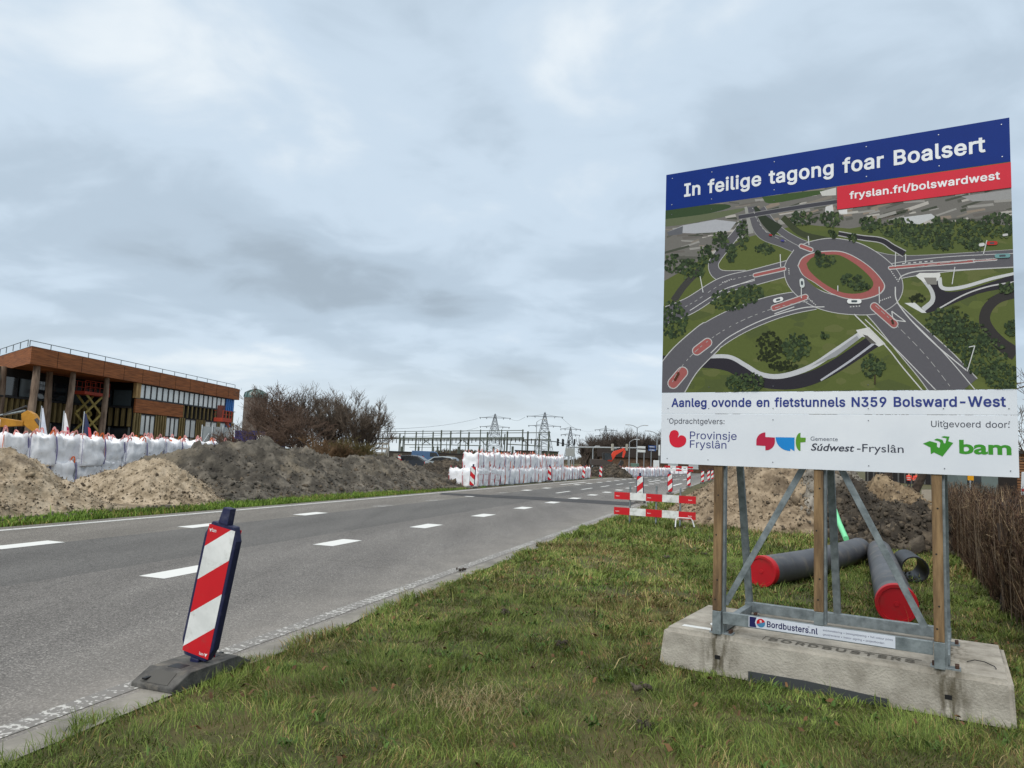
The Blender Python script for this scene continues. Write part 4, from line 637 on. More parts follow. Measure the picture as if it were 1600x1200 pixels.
    stroke([(400,395),(412,450),(424,510)], [10,22], (150,150,146)); stroke([(440,395),(480,450),(540,500)], [14,60], (44,54,40)); stroke([(560,440),(640,510),(760,540)], [26,26], (58,66,44))
    stroke([(370,440),(520,415),(660,392),(800,372)], [16,16], (66,66,74), (140,140,140), 5)
    stroke([(395,455),(360,510),(310,570),(262,640),(290,690),(400,695)], [26,50], ASP, WHI, 5)
    stroke([(40,870),(160,820),(300,735),(440,698),(580,660),(650,640)], [70,62], ASP, WHI, 6)
    stroke([(90,800),(140,730),(210,660)], [30,26], (62,62,60))
    RING = [(640,600),(700,578),(780,568),(880,588),(970,640),(1035,710),(1030,775),(960,818),(860,822),(760,808),(680,775),(620,720),(605,660),(640,600)]
    stroke([(700,795),(590,812),(480,842),(350,895),(235,965),(140,1055),(80,1140),(40,1210)], [80,160], ASP, WHI, 6)
    stroke([(930,790),(1010,860),(1110,965),(1220,1080),(1320,1200)], [105,200], ASP, WHI, 8)
    stroke([(1010,680),(1120,660),(1300,640),(1560,625)], [70,56], ASP, WHI, 6)
    stroke(RING, 72, ASP, WHI, 6)
    stroke([(640,660),(700,590),(800,580),(900,610),(990,680),(1020,750),(960,800),(860,812),(740,795),(650,735),(625,680)], 55, ASP)
    O1 = [(628,650),(645,618),(690,596),(760,588),(820,592),(880,618),(940,660),(985,710),(996,742),(970,772),(900,792),(830,787),(760,762),(700,722),(650,690)]
    fill([(x+(x-800)*.025, y+(y-690)*.04) for x, y in O1], WHI); fill(O1, REDP)
    fill([(662,640),(690,612),(750,602),(805,604),(865,636),(920,680),(950,720),(938,750),(890,768),(825,766),(765,742),(712,706),(675,670)], (80,92,46))
    # paths and tunnels
    stroke([(40,1062),(220,1062),(330,1078),(420,1128),(520,1152),(640,1146),(770,1092),(955,972)], [52,60], DK); stroke([(235,1040),(330,1042),(400,1078),(470,1118),(560,1124),(680,1085),(790,1015),(905,938)], [16,26], (190,192,196)); stroke([(724,1143),(850,1060),(965,975)], [8,10], (176,178,186))
    fill([(876,926),(932,914),(1002,985),(974,998),(918,958),(890,950)], (206,206,204), False); fill([(905,945),(925,950),(965,985),(940,985)], (90,88,84), False); fill([(680,1085),(800,1008),(880,950),(890,965),(790,1040)], (150,152,156), False)
    stroke([(1560,770),(1490,790),(1445,830),(1430,880),(1450,930),(1500,985),(1565,1030)], [36,60], (52,50,50)); stroke([(1060,710),(1080,690),(1150,672),(1300,668),(1560,655)], 5, WHI)
    fill([(1160,700),(1235,700),(1260,760),(1380,745),(1555,690),(1555,735),(1400,770),(1240,835),(1170,850),(1205,790),(1195,740)], DK)
    stroke([(1160,702),(1200,755),(1205,800),(1165,838)], [16,22], (186,188,190)); stroke([(1235,700),(1250,745),(1330,742),(1460,705),(1560,682)], [18,12], (196,198,200)); stroke([(1236,832),(1340,775),(1440,740),(1560,718)], 6, (190,190,190)); fill([(1085,810),(1130,808),(1180,852),(1160,852)], (208,210,210), False); fill([(1132,692),(1150,680),(1238,680),(1240,692),(1225,716),(1165,718)], (212,212,210), False); fill([(1168,700),(1222,700),(1225,730),(1185,730)], (128,126,122), False)
    stroke([(800,510),(900,528),(985,540),(1035,570),(1085,598)], [14,24], DK, (170,170,170), 8)
    stroke([(262,944),(235,965),(140,1055),(80,1140),(40,1210)], [122,160], ASP, WHI, 8)
    # splitter islands
    for a, b, w in (((440,690),(566,662),12), ((522,831),(658,784),20), ((955,825),(1040,900),30), ((1022,658),(1385,628),9), ((1385,628),(1480,622),3), ((640,564),(682,580),14), ((190,1015),(236,980),34), ((88,1155),(128,1108),42)): capsule(a, b, w, REDP, WHI, 8)
    # markings and rails
    for p, w in (([(1045,740),(1052,800),(1110,880),(1220,990),(1352,1100)], 5), ([(868,858),(1000,990),(1080,1090),(1165,1190)], 5), ([(1110,880),(1250,1020),(1395,1190)], 4), ([(915,880),(1050,1010),(1225,1190)], 4), ([(160,842),(310,750),(440,712)], 3), ([(340,740),(440,706)], 3), ([(250,1025),(330,955),(480,880),(640,832),(740,826)], 4), ([(1030,845),(1090,890)], 4), ([(1030,845),(1040,880),(1090,890)], 4), ([(525,856),(610,826)], 4)): stroke(p, w, (200,200,200))
    for a, b, n in (((1022,665),(1062,722),7), ((665,785),(706,822),6), ((980,800),(1030,782),6), ((586,660),(588,690),4), ((300,722),(345,705),5), ((850,826),(900,822),4), ((1075,640),(1220,628),6)):
        for k in range(n):
            f0, f1 = k/n, (k+.5)/n; stroke([(a[0]+(b[0]-a[0])*f0, a[1]+(b[1]-a[1])*f0), (a[0]+(b[0]-a[0])*f1, a[1]+(b[1]-a[1])*f1)], 5, (190,190,190), sm=False)
    for pts, n_ in (([(690,800),(560,822),(430,866),(310,925),(205,1000),(120,1090),(62,1195)], 26), ([(960,820),(1060,915),(1180,1040),(1290,1180)], 22), ([(60,862),(170,810),(310,722),(450,684)], 16), ([(1130,655),(1300,632),(1540,612)], 18), ([(430,400),(455,460),(500,512),(590,550)], 10)):
        Q = smooth_line(pts, 12); m_ = len(Q)
        for k in range(n_): i0, i1 = int(k*(m_-1)/n_), int((k+.5)*(m_-1)/n_); stroke([tuple(Q[i0]), tuple(Q[max(i1, i0+1)])], 2.6, (168,168,168), sm=False)
    # shadows printed in the view, then the greenery
    for cx, cy, rx, ry, n in ((500,1000,60,70,60), (1140,790,34,16,14), (1310,930,90,60,50), (560,1080,60,20,20)): scrub(cx, cy, rx, ry, n, ((34,42,22),(40,48,26)))
    for q in ((480,578,42,24,26),(745,628,42,28,26),(862,712,52,26,34),(330,795,80,46,70),(420,770,56,40,44),(90,880,62,80,90),(170,662,56,46,50),(240,600,46,40,40),(292,535,36,34,30),(90,640,46,40,36),(388,520,24,66,36),(340,595,24,40,24),(650,445,58,30,40),(770,448,52,34,40),(940,470,50,34,40),(1060,490,80,46,70),(1130,522,70,52,70),(1230,500,66,62,70),(1350,500,86,56,80),(1480,478,80,56,80),(1540,470,34,40,30),(1255,560,48,22,26),(1385,556,44,30,26),(1270,895,100,62,110),(1350,955,105,74,120),(1430,1040,100,86,130),(1510,1130,80,62,90),(1545,915,30,34,24),(620,1000,62,60,80),(400,1152,82,46,80),(950,1082,50,50,50),(1530,745,40,26,26),(775,512,16,18,10),(860,530,18,18,10),(740,950,16,14,8),(900,740,40,14,16),(715,605,16,16,8)): scrub(*q)
    stroke([(958,1120),(958,1160)], 6, (60,50,36), sm=False)
    for a, b in (((205,695),(218,765)), ((550,600),(552,655)), ((1302,655),(1290,730)), ((1388,995),(1355,1105)), ((1440,540),(1425,600)), ((1047,590),(1045,655)), ((976,740),(977,812)), ((641,735),(641,790)), ((671,522),(674,562)), ((1388,995),(1362,1000)), ((1090,600),(1090,640)), ((798,735),(798,760))): stroke([a, b], 4, (196,198,198), sm=False)
    for a, b, w, c in (((528,800),(554,793),18,(220,222,222)), ((848,803),(890,803),20,(224,226,226)), ((643,714),(645,735),20,(200,206,206)), ((1482,608),(1532,606),18,(108,150,152)), ((1446,553),(1478,552),16,(176,52,48)), ((1412,560),(1424,558),14,(200,200,200)), ((1512,518),(1526,516),10,(190,190,190)), ((505,517),(512,518),8,(150,40,40)), ((556,541),(564,542),8,(70,70,140)), ((97,1140),(112,1112),9,(80,48,30)), ((1032,885),(1036,896),9,(60,50,36))):
        capsule(a, b, w, c)
        if w > 15: lay[0] += 1; capsule((a[0]*.7+b[0]*.3, a[1]*.7+b[1]*.3), (a[0]*.3+b[0]*.7, a[1]*.3+b[1]*.7), w*.5, (70,80,86))
    mats = []
    for i, c in enumerate(order): 
        l = s2l(c); mats.append(mat('print_ink', tuple(v*1.0 for v in l), tuple(v*.94 for v in l), rough=.55, scale=40, rand=False, spec=.15))
    o = mb.build('printed_aerial_view', mats, parent, label='printed aerial view of a road with an oval roundabout, red islands and green fields'); return o
SCREW = flat('dark_screw', (92,96,104), .5)
def sign():
    global BX0, BX1, PZ0, PZ1
    root = thing('information_sign', 'large project information board with blue header standing on a concrete block on the verge', 'sign', BASE_O, SIGN_RZ)
    yb = .028; BP = VPlane(BASE_O+BW*yb, BU)
    c = [BP.uv(*p) for p in ((1041,272), (1032,725), (1577,185), (1593,745))]
    BX0, BX1 = (c[0][0]+c[1][0])/2, (c[2][0]+c[3][0])/2
    zb, zt = (c[1][1]+c[3][1])/2, (c[0][1]+c[2][1])/2
    def Z(*pts): return sum(BP.uv(*p)[1] for p in pts)/len(pts)
    z_hdr = Z((1041,327), (1308,293)); z_pic = Z((1034,613.6), (1590,609)); z_tit = Z((1033,645.5), (1591,650))
    PZ0, PZ1 = z_pic+.003, z_hdr
    white = mat('board_white', s2l((210,216,224)), s2l((222,227,233)), scale=1.2, rough=.35, spec=.4); blue = flat('board_blue', (10,46,124), .5, spec=.12); red = flat('board_red', (206,34,56), .45, spec=.2)
    for nm, a, b, m in (('header_panel', z_hdr, zt, blue), ('picture_panel', z_pic+.002, z_hdr-.0015, white), ('title_panel', z_tit+.002, z_pic-.001, white), ('logo_panel', zb, z_tit-.001, white)):
        mb = MB(); mb.bbox((BX0, yb, a), (BX1, yb+.009, b)); p = mb.build(nm, m, root, bevel=.0015)
        if nm == 'picture_panel': board_print(p, BP, yb)
        if nm == 'header_panel':
            lt = MB(); l, r = BP.uv(1069, 305.5), BP.uv(1540, 238.5); cap = BP.uv(1070, 285.5)[1]-l[1]
            put_sans(lt, 'In feilige tagong foar Boalsert', l[0], r[0], (l[1]+r[1])/2, cap, yb-.002); lt.build('lettering', flat('print_white', (226,230,234), .4), p)
            rb = MB(); a1, a2 = BP.uv(1308,292), BP.uv(1308,327); b1, b2 = BP.uv(1579,254), BP.uv(1581,294)
            rb.bbox((a1[0], yb-.006, (a2[1]+b2[1])/2), (BX1+.001, yb-.001, (a1[1]+b1[1])/2)); rp = rb.build('web_address_strip', red, p)
            lt = MB(); l, r = BP.uv(1327.5, 310), BP.uv(1562.6, 281.5); cap = BP.uv(1434, 287)[1]-BP.uv(1434, 298)[1]
            put_sans(lt, 'fryslan.frl/bolswardwest', l[0], r[0], (l[1]+r[1])/2, cap*1.05, yb-.008); lt.build('lettering', flat('print_white', (232,232,234), .4), rp)
        if nm == 'title_panel':
            lt = MB(); l, r = BP.uv(1049, 635), BP.uv(1572, 635.5); cap = BP.uv(1052, 622)[1]-BP.uv(1052, 635)[1]
            put_sans(lt, 'Aanleg ovonde en fietstunnels N359 Bolsward-West', l[0], r[0], (l[1]+r[1])/2, cap, yb-.002); lt.build('lettering', flat('print_navy', (34,52,128), .4), p)
        if nm == 'logo_panel':
            dark = flat('print_slate', (52,56,72), .4); nav = flat('print_navy', (38,48,124), .4)
            def line(body, pl, pr, pcap, m, **k):
                l, r = BP.uv(*pl), BP.uv(*pr); lt = MB(); (put_sans if 'style' in k else put_text)(lt, body, l[0], r[0], (l[1]+r[1])/2, abs(BP.uv(pl[0], pl[1]-pcap)[1]-l[1]), yb-.002, 0, **k); return lt.build('lettering', m, p)
            line('Opdrachtgevers:', (1045.5,662), (1132,662.5), 8.2, dark, style='R'); line('Uitgevoerd door:', (1455,667), (1577.5,668.5), 9.6, dark, style='R')
            line('Provinsje', (1078,686), (1151,687), 11.6, nav, style='R'); line('Fryslân', (1078,699.5), (1135,701), 11.6, nav, style='R')
            line('Gemeente', (1266.5,688.5), (1309,689), 6.2, flat('print_grey', (104,110,124), .4))
            line('Súdwest', (1267,703.8), (1335,705.5), 11, dark, bold=.014, shear=.22); line('-Fryslân', (1339,705), (1412,708), 12, dark)
            line('bam', (1499,708.8), (1580.5,709.6), 21, flat('print_green', (52,140,28), .4), bold=.03)
            def shape(pl, m, sm=False, k=5):
                P = [np.array(BP.uv(*q)) for q in pl]
                if sm: P = smooth_line(P+[P[0]], k)[:-1]
                mb2 = MB(); mb2.poly([(q[0], yb-.002, q[1]) for q in P]); return mb2.build('emblem', m, p)
            A = lambda X, Y: (1020+X/8, 640+Y/8)                              # first close look
            shape([A(*q) for q in ((205,330),(225,275),(275,255),(315,275),(325,310),(312,350),(345,322),(390,330),(418,370),(405,430),(350,468),(290,472),(240,448),(212,400))], red, True)
            B = lambda X, Y: (1170+X*.1625, 640+Y*.1625)
            crim = flat('print_crimson', (180,14,60), .4); cya = flat('print_cyan', (0,130,205), .4); grn = flat('print_leaf', (88,146,30), .4)
            arc = lambda cx, cy, rx, ry, a0, a1, n=10: [B(cx+rx*math.cos(R_(a)), cy+ry*math.sin(R_(a))) for a in np.linspace(a0, a1, n)]
            shape(arc(160,305,88,86,270,190)+[B(72,344), B(160,350), B(160,392)]+arc(165,305,87,87,90,0)+[B(250,268), B(160,264)], crim)
            shape([B(258,265), B(440,268), B(440,400), B(400,376), B(400,398), B(388,398)]+arc(400,265,142,133,92,180)[0:], cya)
            shape(arc(497,310,46,88,270,90)+[B(497,316), B(546,312), B(548,270), B(497,268)], grn)
            G = lambda X, Y: (1420+X*.1125, 640+Y*.1125); g2 = flat('print_green', (52,140,28), .4)
            shape([G(*q) for q in ((195,472),(292,436),(392,465),(390,512),(420,533),(430,520),(438,462),(420,440),(350,420),(390,400),(470,420),(490,470),(508,465),(525,400),(450,382),(485,368),(565,374),(548,440),(618,462),(468,652),(350,595),(306,618),(300,525))], g2)
        # screws and rivets
        for uu in (BX0+.06, BX0+.42, BX0+.95, BX1-.95, BX1-.45, BX1-.05):
            for zz in (a+.045, b-.045):
                if nm == 'title_panel' and zz == b-.045: continue
                sw = MB(); sw.tube([(uu, yb-.0045, zz), (uu, yb+.002, zz)], .0042, 6); sw.build('screw', SCREW if m is white else ALU, p)
    # frame: three timber uprights on steel channels
    wood = mat('weathered_timber', s2l((88,70,50)), s2l((146,120,86)), s2l((119,96,68)), scale=2.4, stretch=(9, 9, .9), rough=.8, bump=.4, bscale=14)
    H0 = .31
    for u, zf in ((.455, .50), (1.245, .60), (2.055, .50)):
        mb = MB(); mb.bbox((u-.04, yb+.012, zf), (u+.028, yb+.06, zt-.05)); w = mb.build('timber_upright', wood, root, bevel=.003)
        for zz in (zf+.09, zf+.25, zf+.62, zf+.95): k = MB(); k.tube([(u-.008+.012*math.sin(zz*9), yb+.0105, zz), (u-.008+.012*math.sin(zz*9), yb+.014, zz)], .007, 8); k.build('bolt_head', BLACK, w)
        mb = MB(); hb = H0 if u != 1.245 else .497; mb.bbox((u-.04, yb+.062, hb), (u+.045, yb+.125, zt-.2)); mb.bbox((u-.04, yb+.012, hb), (u+.03, yb+.0615, zf-.002)); mb.build('steel_upright', STEEL, root, bevel=.003)
    mb = MB(); mb.bbox((.50, yb+.02, .40), (2.01, yb+.061, .495)); mb.build('front_beam', STEEL, root, bevel=.003)
    mb = MB(); mb.bbox((.44, 1.06, .335), (2.12, 1.12, .425)); mb.build('rear_beam', STEEL, root, bevel=.003)
    for u in (.475, 2.085):
        mb = MB(); mb.bbox((u-.03, yb+.127, .325), (u+.03, 1.058, .40)); mb.build('side_beam', STEEL, root, bevel=.003)
        for w in (.10, 1.0):
            f = MB(); f.bbox((u-.095, w-.02, H0-.012), (u+.095, w+.07, H0+.010)); fp = f.build('foot_plate', STEEL, root, bevel=.002)
            for du in (-.072, .072):
                for dw in (0, .045):
                    b = MB(); b.tube([(u+du, w+dw, H0+.0), (u+du, w+dw, H0+.034)], .014, 6); b.build('rusty_bolt', flat('rust', (74,52,42), .8), fp)
    for a, b, ww in (((.475, 1.09, .425), (.475, yb+.13, 3.35), .06), ((1.245, 1.09, .425), (1.245, yb+.13, 3.35), .06), ((2.085, 1.09, .425), (2.085, yb+.13, 3.35), .06)):
        mb = MB(); mb.bar(a, b, ww, .05); mb.build('rear_stay', STEEL, root, bevel=.003)
    D = VPlane(BASE_O+BW*.10, BU)
    for p, q, yy in (((1131,945), (1251,735), .145), ((1445,983), (1316,738), .150)):
        a, b = D.uv(*p), D.uv(*q); k = (3.0-a[1])/(b[1]-a[1]); k = min(k, 1.9)
        mb = MB(); mb.bar((a[0], yy, a[1]), (a[0]+(b[0]-a[0])*k, yy, a[1]+(b[1]-a[1])*k), .012, .05, up=(0, 1, 0)) if False else mb.bar((a[0], yy, a[1]), (a[0]+(b[0]-a[0])*k, yy, a[1]+(b[1]-a[1])*k), .05, .012, up=(0, 1, 0))
        mb.build('diagonal_brace', STEEL, root, bevel=.002)
    # maker's strip on the front beam
    SPL = VPlane(BASE_O+BW*(yb+.018), BU); a, b = SPL.uv(1170,953), SPL.uv(1399,1003)
    x0, x1 = a[0], b[0]; z0, z1 = .408, .494; L_ = x1-x0
    mb = MB(); mb.bbox((x0, yb+.016, z0), (x1, yb+.0195, z1)); sp = mb.build('maker_strip', flat('strip_white', (206,212,222), .4), root)
    nv = flat('strip_navy', (28,28,84), .4)
    lt = MB(); y = yb+.0155
    lt.add([(x0+.006, y, z0+.003), (x0+.062, y, z0+.003), (x0+.05, y, (z0+z1)/2), (x0+.062, y, z1-.003), (x0+.006, y, z1-.003)], [(0,1,2,3,4)])
    put_sans(lt, 'Bordbusters.nl', x0+.135*L_, x0+.495*L_, z0+.02, .046, y)
    put_text(lt, '®', x0+.425*L_, x0+.438*L_, z0+.06, .012, y)
    put_sans(lt, 'autobelettering • bewegwijzering • full colour prints', x0+.53*L_, x0+.985*L_, z0+.052, .014, y, 0, 'R')
    put_sans(lt, 'gevelreclame • indoor signing • projectborden', x0+.53*L_, x0+.93*L_, z0+.02, .014, y, 0, 'R'); lt.build('lettering', nv, sp)
    for half, c in ((0, RED), (1, flat('strip_blue', (70,130,170), .4))):
        e = MB(); cx, cz = x0+.096, (z0+z1)/2
        e.add([(cx+.034*math.cos(R_(t)), y-.0005, cz+.034*math.sin(R_(t))) for t in np.linspace(20+180*half, 200+180*half, 14)], [tuple(range(14))]); e.build('emblem', c, sp)
    e = MB(); put_text(e, 'B', cx-.008, cx+.008, cz+.004, .018, y-.001, 0, .02); e.build('lettering', WHT, sp)
    # concrete block
    con = mat('cast_concrete', s2l((118,113,102)), s2l((176,171,160)), s2l((154,149,139)), scale=4.5, rough=.92, bump=.5, bscale=60, detail=12, lo=.28, hi=.68)
    nt = con.node_tree; N, L = nt.nodes, nt.links; tc = N.new('ShaderNodeTexCoord'); sx = N.new('ShaderNodeSeparateXYZ'); L.new(tc.outputs['Object'], sx.inputs[0])     # rain streaks run down from the feet
    ds = []
    for u in (.47, 2.1):
        a = N.new('ShaderNodeMath'); a.operation = 'SUBTRACT'; L.new(sx.outputs[0], a.inputs[0]); a.inputs[1].default_value = u; b = N.new('ShaderNodeMath'); b.operation = 'ABSOLUTE'; L.new(a.outputs[0], b.inputs[0]); ds.append(b)
    mn = N.new('ShaderNodeMath'); mn.operation = 'MINIMUM'; L.new(ds[0].outputs[0], mn.inputs[0]); L.new(ds[1].outputs[0], mn.inputs[1])
    mr = N.new('ShaderNodeMapRange'); L.new(mn.outputs[0], mr.inputs[0]); mr.inputs[1].default_value = .02; mr.inputs[2].default_value = .17; mr.inputs[3].default_value = 1; mr.inputs[4].default_value = 0
    nz_ = N.new('ShaderNodeTexNoise'); nz_.inputs['Scale'].default_value = 1; nz_.inputs['Detail'].default_value = 7; mp = N.new('ShaderNodeMapping'); mp.inputs['Scale'].default_value = (26, 12, 5); L.new(tc.outputs['Object'], mp.inputs[0]); L.new(mp.outputs[0], nz_.inputs[0])
    m2 = N.new('ShaderNodeMapRange'); L.new(nz_.outputs[0], m2.inputs[0]); m2.inputs[1].default_value = .42; m2.inputs[2].default_value = .62
    mu = N.new('ShaderNodeMath'); mu.operation = 'MULTIPLY'; L.new(mr.outputs[0], mu.inputs[0]); L.new(m2.outputs[0], mu.inputs[1]); bs = N['Principled BSDF']; src = bs.inputs['Base Color'].links[0].from_socket
    mc = N.new('ShaderNodeMixRGB'); L.new(mu.outputs[0], mc.inputs[0]); L.new(src, mc.inputs[1]); mc.inputs[2].default_value = (*s2l((88,82,68)), 1); L.new(mc.outputs[0], bs.inputs['Base Color'])
    Lb, Db, Hb = 2.53, 1.34, .31
    bm = bmesh.new()
    bmesh.ops.create_cube(bm, size=1)
    bmesh.ops.scale(bm, vec=(Lb, Db, Hb), verts=bm.verts); bmesh.ops.translate(bm, vec=(Lb/2-.03, Db/2, Hb/2-.002), verts=bm.verts)
    for v in bm.verts:
        if v.co.z > .1:
            v.co.x += .03 if v.co.x < 1 else -.012; v.co.y += .03 if v.co.y < .5 else -.03
    ed = [e for e in bm.edges if not (e.verts[0].co.z < .05 and e.verts[1].co.z < .05)]
    bmesh.ops.bevel(bm, geom=ed, offset=.035, segments=5, affect='EDGES')
    bmesh.ops.triangulate(bm, faces=[f for f in bm.faces if len(f.verts) > 4])
    me = bpy.data.meshes.new('concrete_block'); bm.to_mesh(me); bm.free(); me.materials.append(con); me.polygons.foreach_set('use_smooth', [True]*len(me.polygons)); me.set_sharp_from_angle(angle=R_(50))
    blk = bpy.data.objects.new('concrete_block', me); COL.objects.link(blk); blk.parent = root
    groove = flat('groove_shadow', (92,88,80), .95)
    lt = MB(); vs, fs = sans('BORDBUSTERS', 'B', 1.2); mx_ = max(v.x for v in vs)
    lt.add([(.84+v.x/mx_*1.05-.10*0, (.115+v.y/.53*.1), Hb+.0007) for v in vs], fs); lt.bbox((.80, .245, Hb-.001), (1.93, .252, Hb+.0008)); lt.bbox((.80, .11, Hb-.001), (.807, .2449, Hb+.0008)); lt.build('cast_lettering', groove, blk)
    dk = MB(); dk.prism([(.72, -.004, -.01), (1.72, -.004, -.01), (1.72, -.004, .05), (1.15, -.004, .075), (.72, -.004, .07)], (0, .06, 0)); dk.build('lifting_pocket', flat('pocket_plastic', (60,64,66), .7), blk)
    for u in (.47, 2.1):
        k = MB(); k.bbox((u-.022, .008, .12), (u+.022, .05, .15)); k.build('anchor_hole', BLACK, blk)
    stn = mat('concrete_stain', s2l((112,106,94)), s2l((150,145,134)), scale=9, rough=.95, rand=False)
    k = MB(); k.bbox((.12, .16, Hb-.001), (.42, .23, Hb+.0012)); pl = k.build('white_plate', WHT, blk)
    k = MB(); k.lathe([(.0, 0), (.085, .0), (.085, .002), (0, .0021)], (.38, .42, Hb), 20); k.build('round_sticker', WHT, blk)
    w = MB(); w.tube([(2.22, .42, Hb+.004), (2.27, .45, Hb+.018), (2.33, .43, Hb+.02), (2.39, .36, Hb+.012), (2.40, .32, Hb+.004)], .0035, 6); w.build('wire_loop', BLACK, blk)
    return root
sign()
# ================================================================== BEACONS, BARRIER
def stripe_face(x0, x1, z0, z1, slope, period, c0, y, mb):
    for k in range(-1, 6):                      # band k lies between two slanting lines
        p = [(x0, z0), (x1, z0), (x1, z1), (x0, z1)]; lo, hi = c0+(k-1)*period, c0+k*period
        p = clip(p, -slope, 1, hi)
        if len(p) >= 3: p = clip(p, slope, -1, -lo)
        if len(p) >= 3: mb.add([(q[0], y, q[1]) for q in p], [tuple(range(len(p)))], k % 2)
def make_beacon(label, direction=1, tilt=0.0, logo=False, group=None, light=False):
    t = thing('traffic_beacon', label, 'beacon', group=group)
    # ribbed rubber foot, its long side along local y
    f = MB()
    prof = [(-.40, .0), (.40, .0), (.40, .035), (.25, .105), (-.25, .105), (-.40, .035)]
    f.prism([(-.185, a, b) for a, b in prof], (.37, 0, 0))
    foot = f.build('foot', RUBBER, t, bevel=.008)
    for s in (-1, 1):
        r = MB(); r.bbox((-.06, s*.16-.045, .1052), (.06, s*.16+.045, .1068)); r.bbox((-.1, s*.34-.05, .06), (-.07, s*.34+.05, .0705)); r.build('slot', BLACK, foot)
    for s in (-1, 1):
        q = MB(); q.prism([(-.12, s*.385, .0435), (.12, s*.385, .0435), (.095, s*.275, .095), (-.095, s*.275, .095)], (0, 0, .003)); q.build('tread_panel', flat('foot_panel', (84,83,80), .9), foot)
    b = MB(); hw, z0, z1 = .148, .135, 1.135
    out = [(-hw+.045, z0), (hw-.045, z0), (hw, z0+.1), (hw, z1-.1), (hw-.045, z1), (-hw+.045, z1), (-hw, z1-.1), (-hw, z0+.1)]
    b.prism([(x, -.034, z) for x, z in out], (0, .068, 0)); b.bbox((-.04, -.035, .09), (.04, .035, z0+.002))
    body = b.build('panel', NAVY, t, bevel=.01)
    h = MB(); h.prism([(-.045, -.04, z1-.002), (.045, -.04, z1-.002), (.034, -.03, z1+.12), (-.034, -.03, z1+.12)], (0, .065, 0)); h.build('handle', NAVY, body, bevel=.006)
    for y in (-.0355, .0355):
        m = MB(); fx = .122
        stripe_face(-fx, fx, z0+.025, z1-.025, .83*direction*(1 if y < 0 else -1), .25, z0+.055+.83*.122, y, m)
        m.build('striped_face', [RED, WHT], body)
    if logo:
        k = MB(); put_text(k, 'bam', -.085, -.045, z1-.075, .028, -.0368, 0, .01); k.add([(-.112, -.0368, z1-.055), (-.098, -.0368, z1-.06), (-.086, -.0368, z1-.052), (-.097, -.0368, z1-.082)], [(0,1,2,3)])
        put_text(k, 'bam', .035, .075, z0+.04, .022, -.0368, 0, .01); k.add([(.08, -.0368, z0+.062), (.094, -.0368, z0+.058), (.108, -.0368, z0+.065), (.095, -.0368, z0+.036)], [(0,1,2,3)])
        k.build('printed_mark', WHT, body)
    body.rotation_euler = (0, tilt, 0)
    return t
fg = make_beacon('large striped traffic beacon tilting right on the near road edge in the foreground', 1, R_(9.5), True, 'traffic beacons along the road')
p_ = gz(303, 1055, 0.0); fg.location = p_; fg.rotation_euler = (0, 0, RZ-R_(2))
def beacons():
    proto = {1: make_beacon('x', 1, 0), -1: make_beacon('x', -1, 0)}; used = {1: 0, -1: 0}
    R1 = [((1000,786), 'just behind the red and white plank barrier, left end'), ((1047,772.5), 'behind the middle of the red and white plank barrier'), ((1076,762), 'on the road edge above the right end of the plank barrier'), ((1097.5,755.5), 'close to the left timber post of the board, nearest of the far three'), ((1107,752.5), 'close to the left timber post of the board, between two others'), ((1113,750.5), 'close to the left timber post of the board, farthest of the far three')]
    L1 = [((737,763), 'in front of the first big bags of the long white row'), ((858.5,753), 'in front of the middle of the long white row of big bags'), ((911.5,749), 'near the right end of the long white row of big bags'), ((938.5,747.5), 'beside the dark soil heap past the white row'), ((970,745), 'left of the second white row of big bags'), ((996,744), 'between the second white row and the pink looped bags'), ((1015,743), 'in front of the pink looped bags far away'), ((1040,742), 'at the right end of the pink looped bags far away')]
    for sg, lst, nm in ((1, R1, 'right'), (-1, L1, 'left')):
        for (p, txt) in lst:
            o = proto[sg] if not used[sg] else dup(proto[sg]); used[sg] = 1
            o.location = gz(*p); o.rotation_euler = (0, 0, RZ+random.uniform(-.08, .12)); o['label'] = 'striped beacon '+txt; o['group'] = 'traffic beacons along the road'
            for ch in o.children:
                if ch.name.startswith('panel'): ch.rotation_euler = (0, random.uniform(-.03, .05), 0)
    for (p, Y, txt) in (((627,735), 74, 'among the soil at the left end of the gap'), ((656,735), 78, 'among the soil below the dark parked car, left of two'), ((664,736), 77, 'among the soil below the dark parked car, right of two')):
        o = dup(proto[-1]); q = gY(p[0], p[1], Y); o.location = (q.x, q.y, .35); o.rotation_euler = (0, 0, RZ+.5); o['label'] = 'striped beacon '+txt; o['group'] = 'traffic beacons along the road'
        for ch in o.children:
            if ch.name.startswith('panel'): ch.rotation_euler = (0, -.3, 0)
beacons()
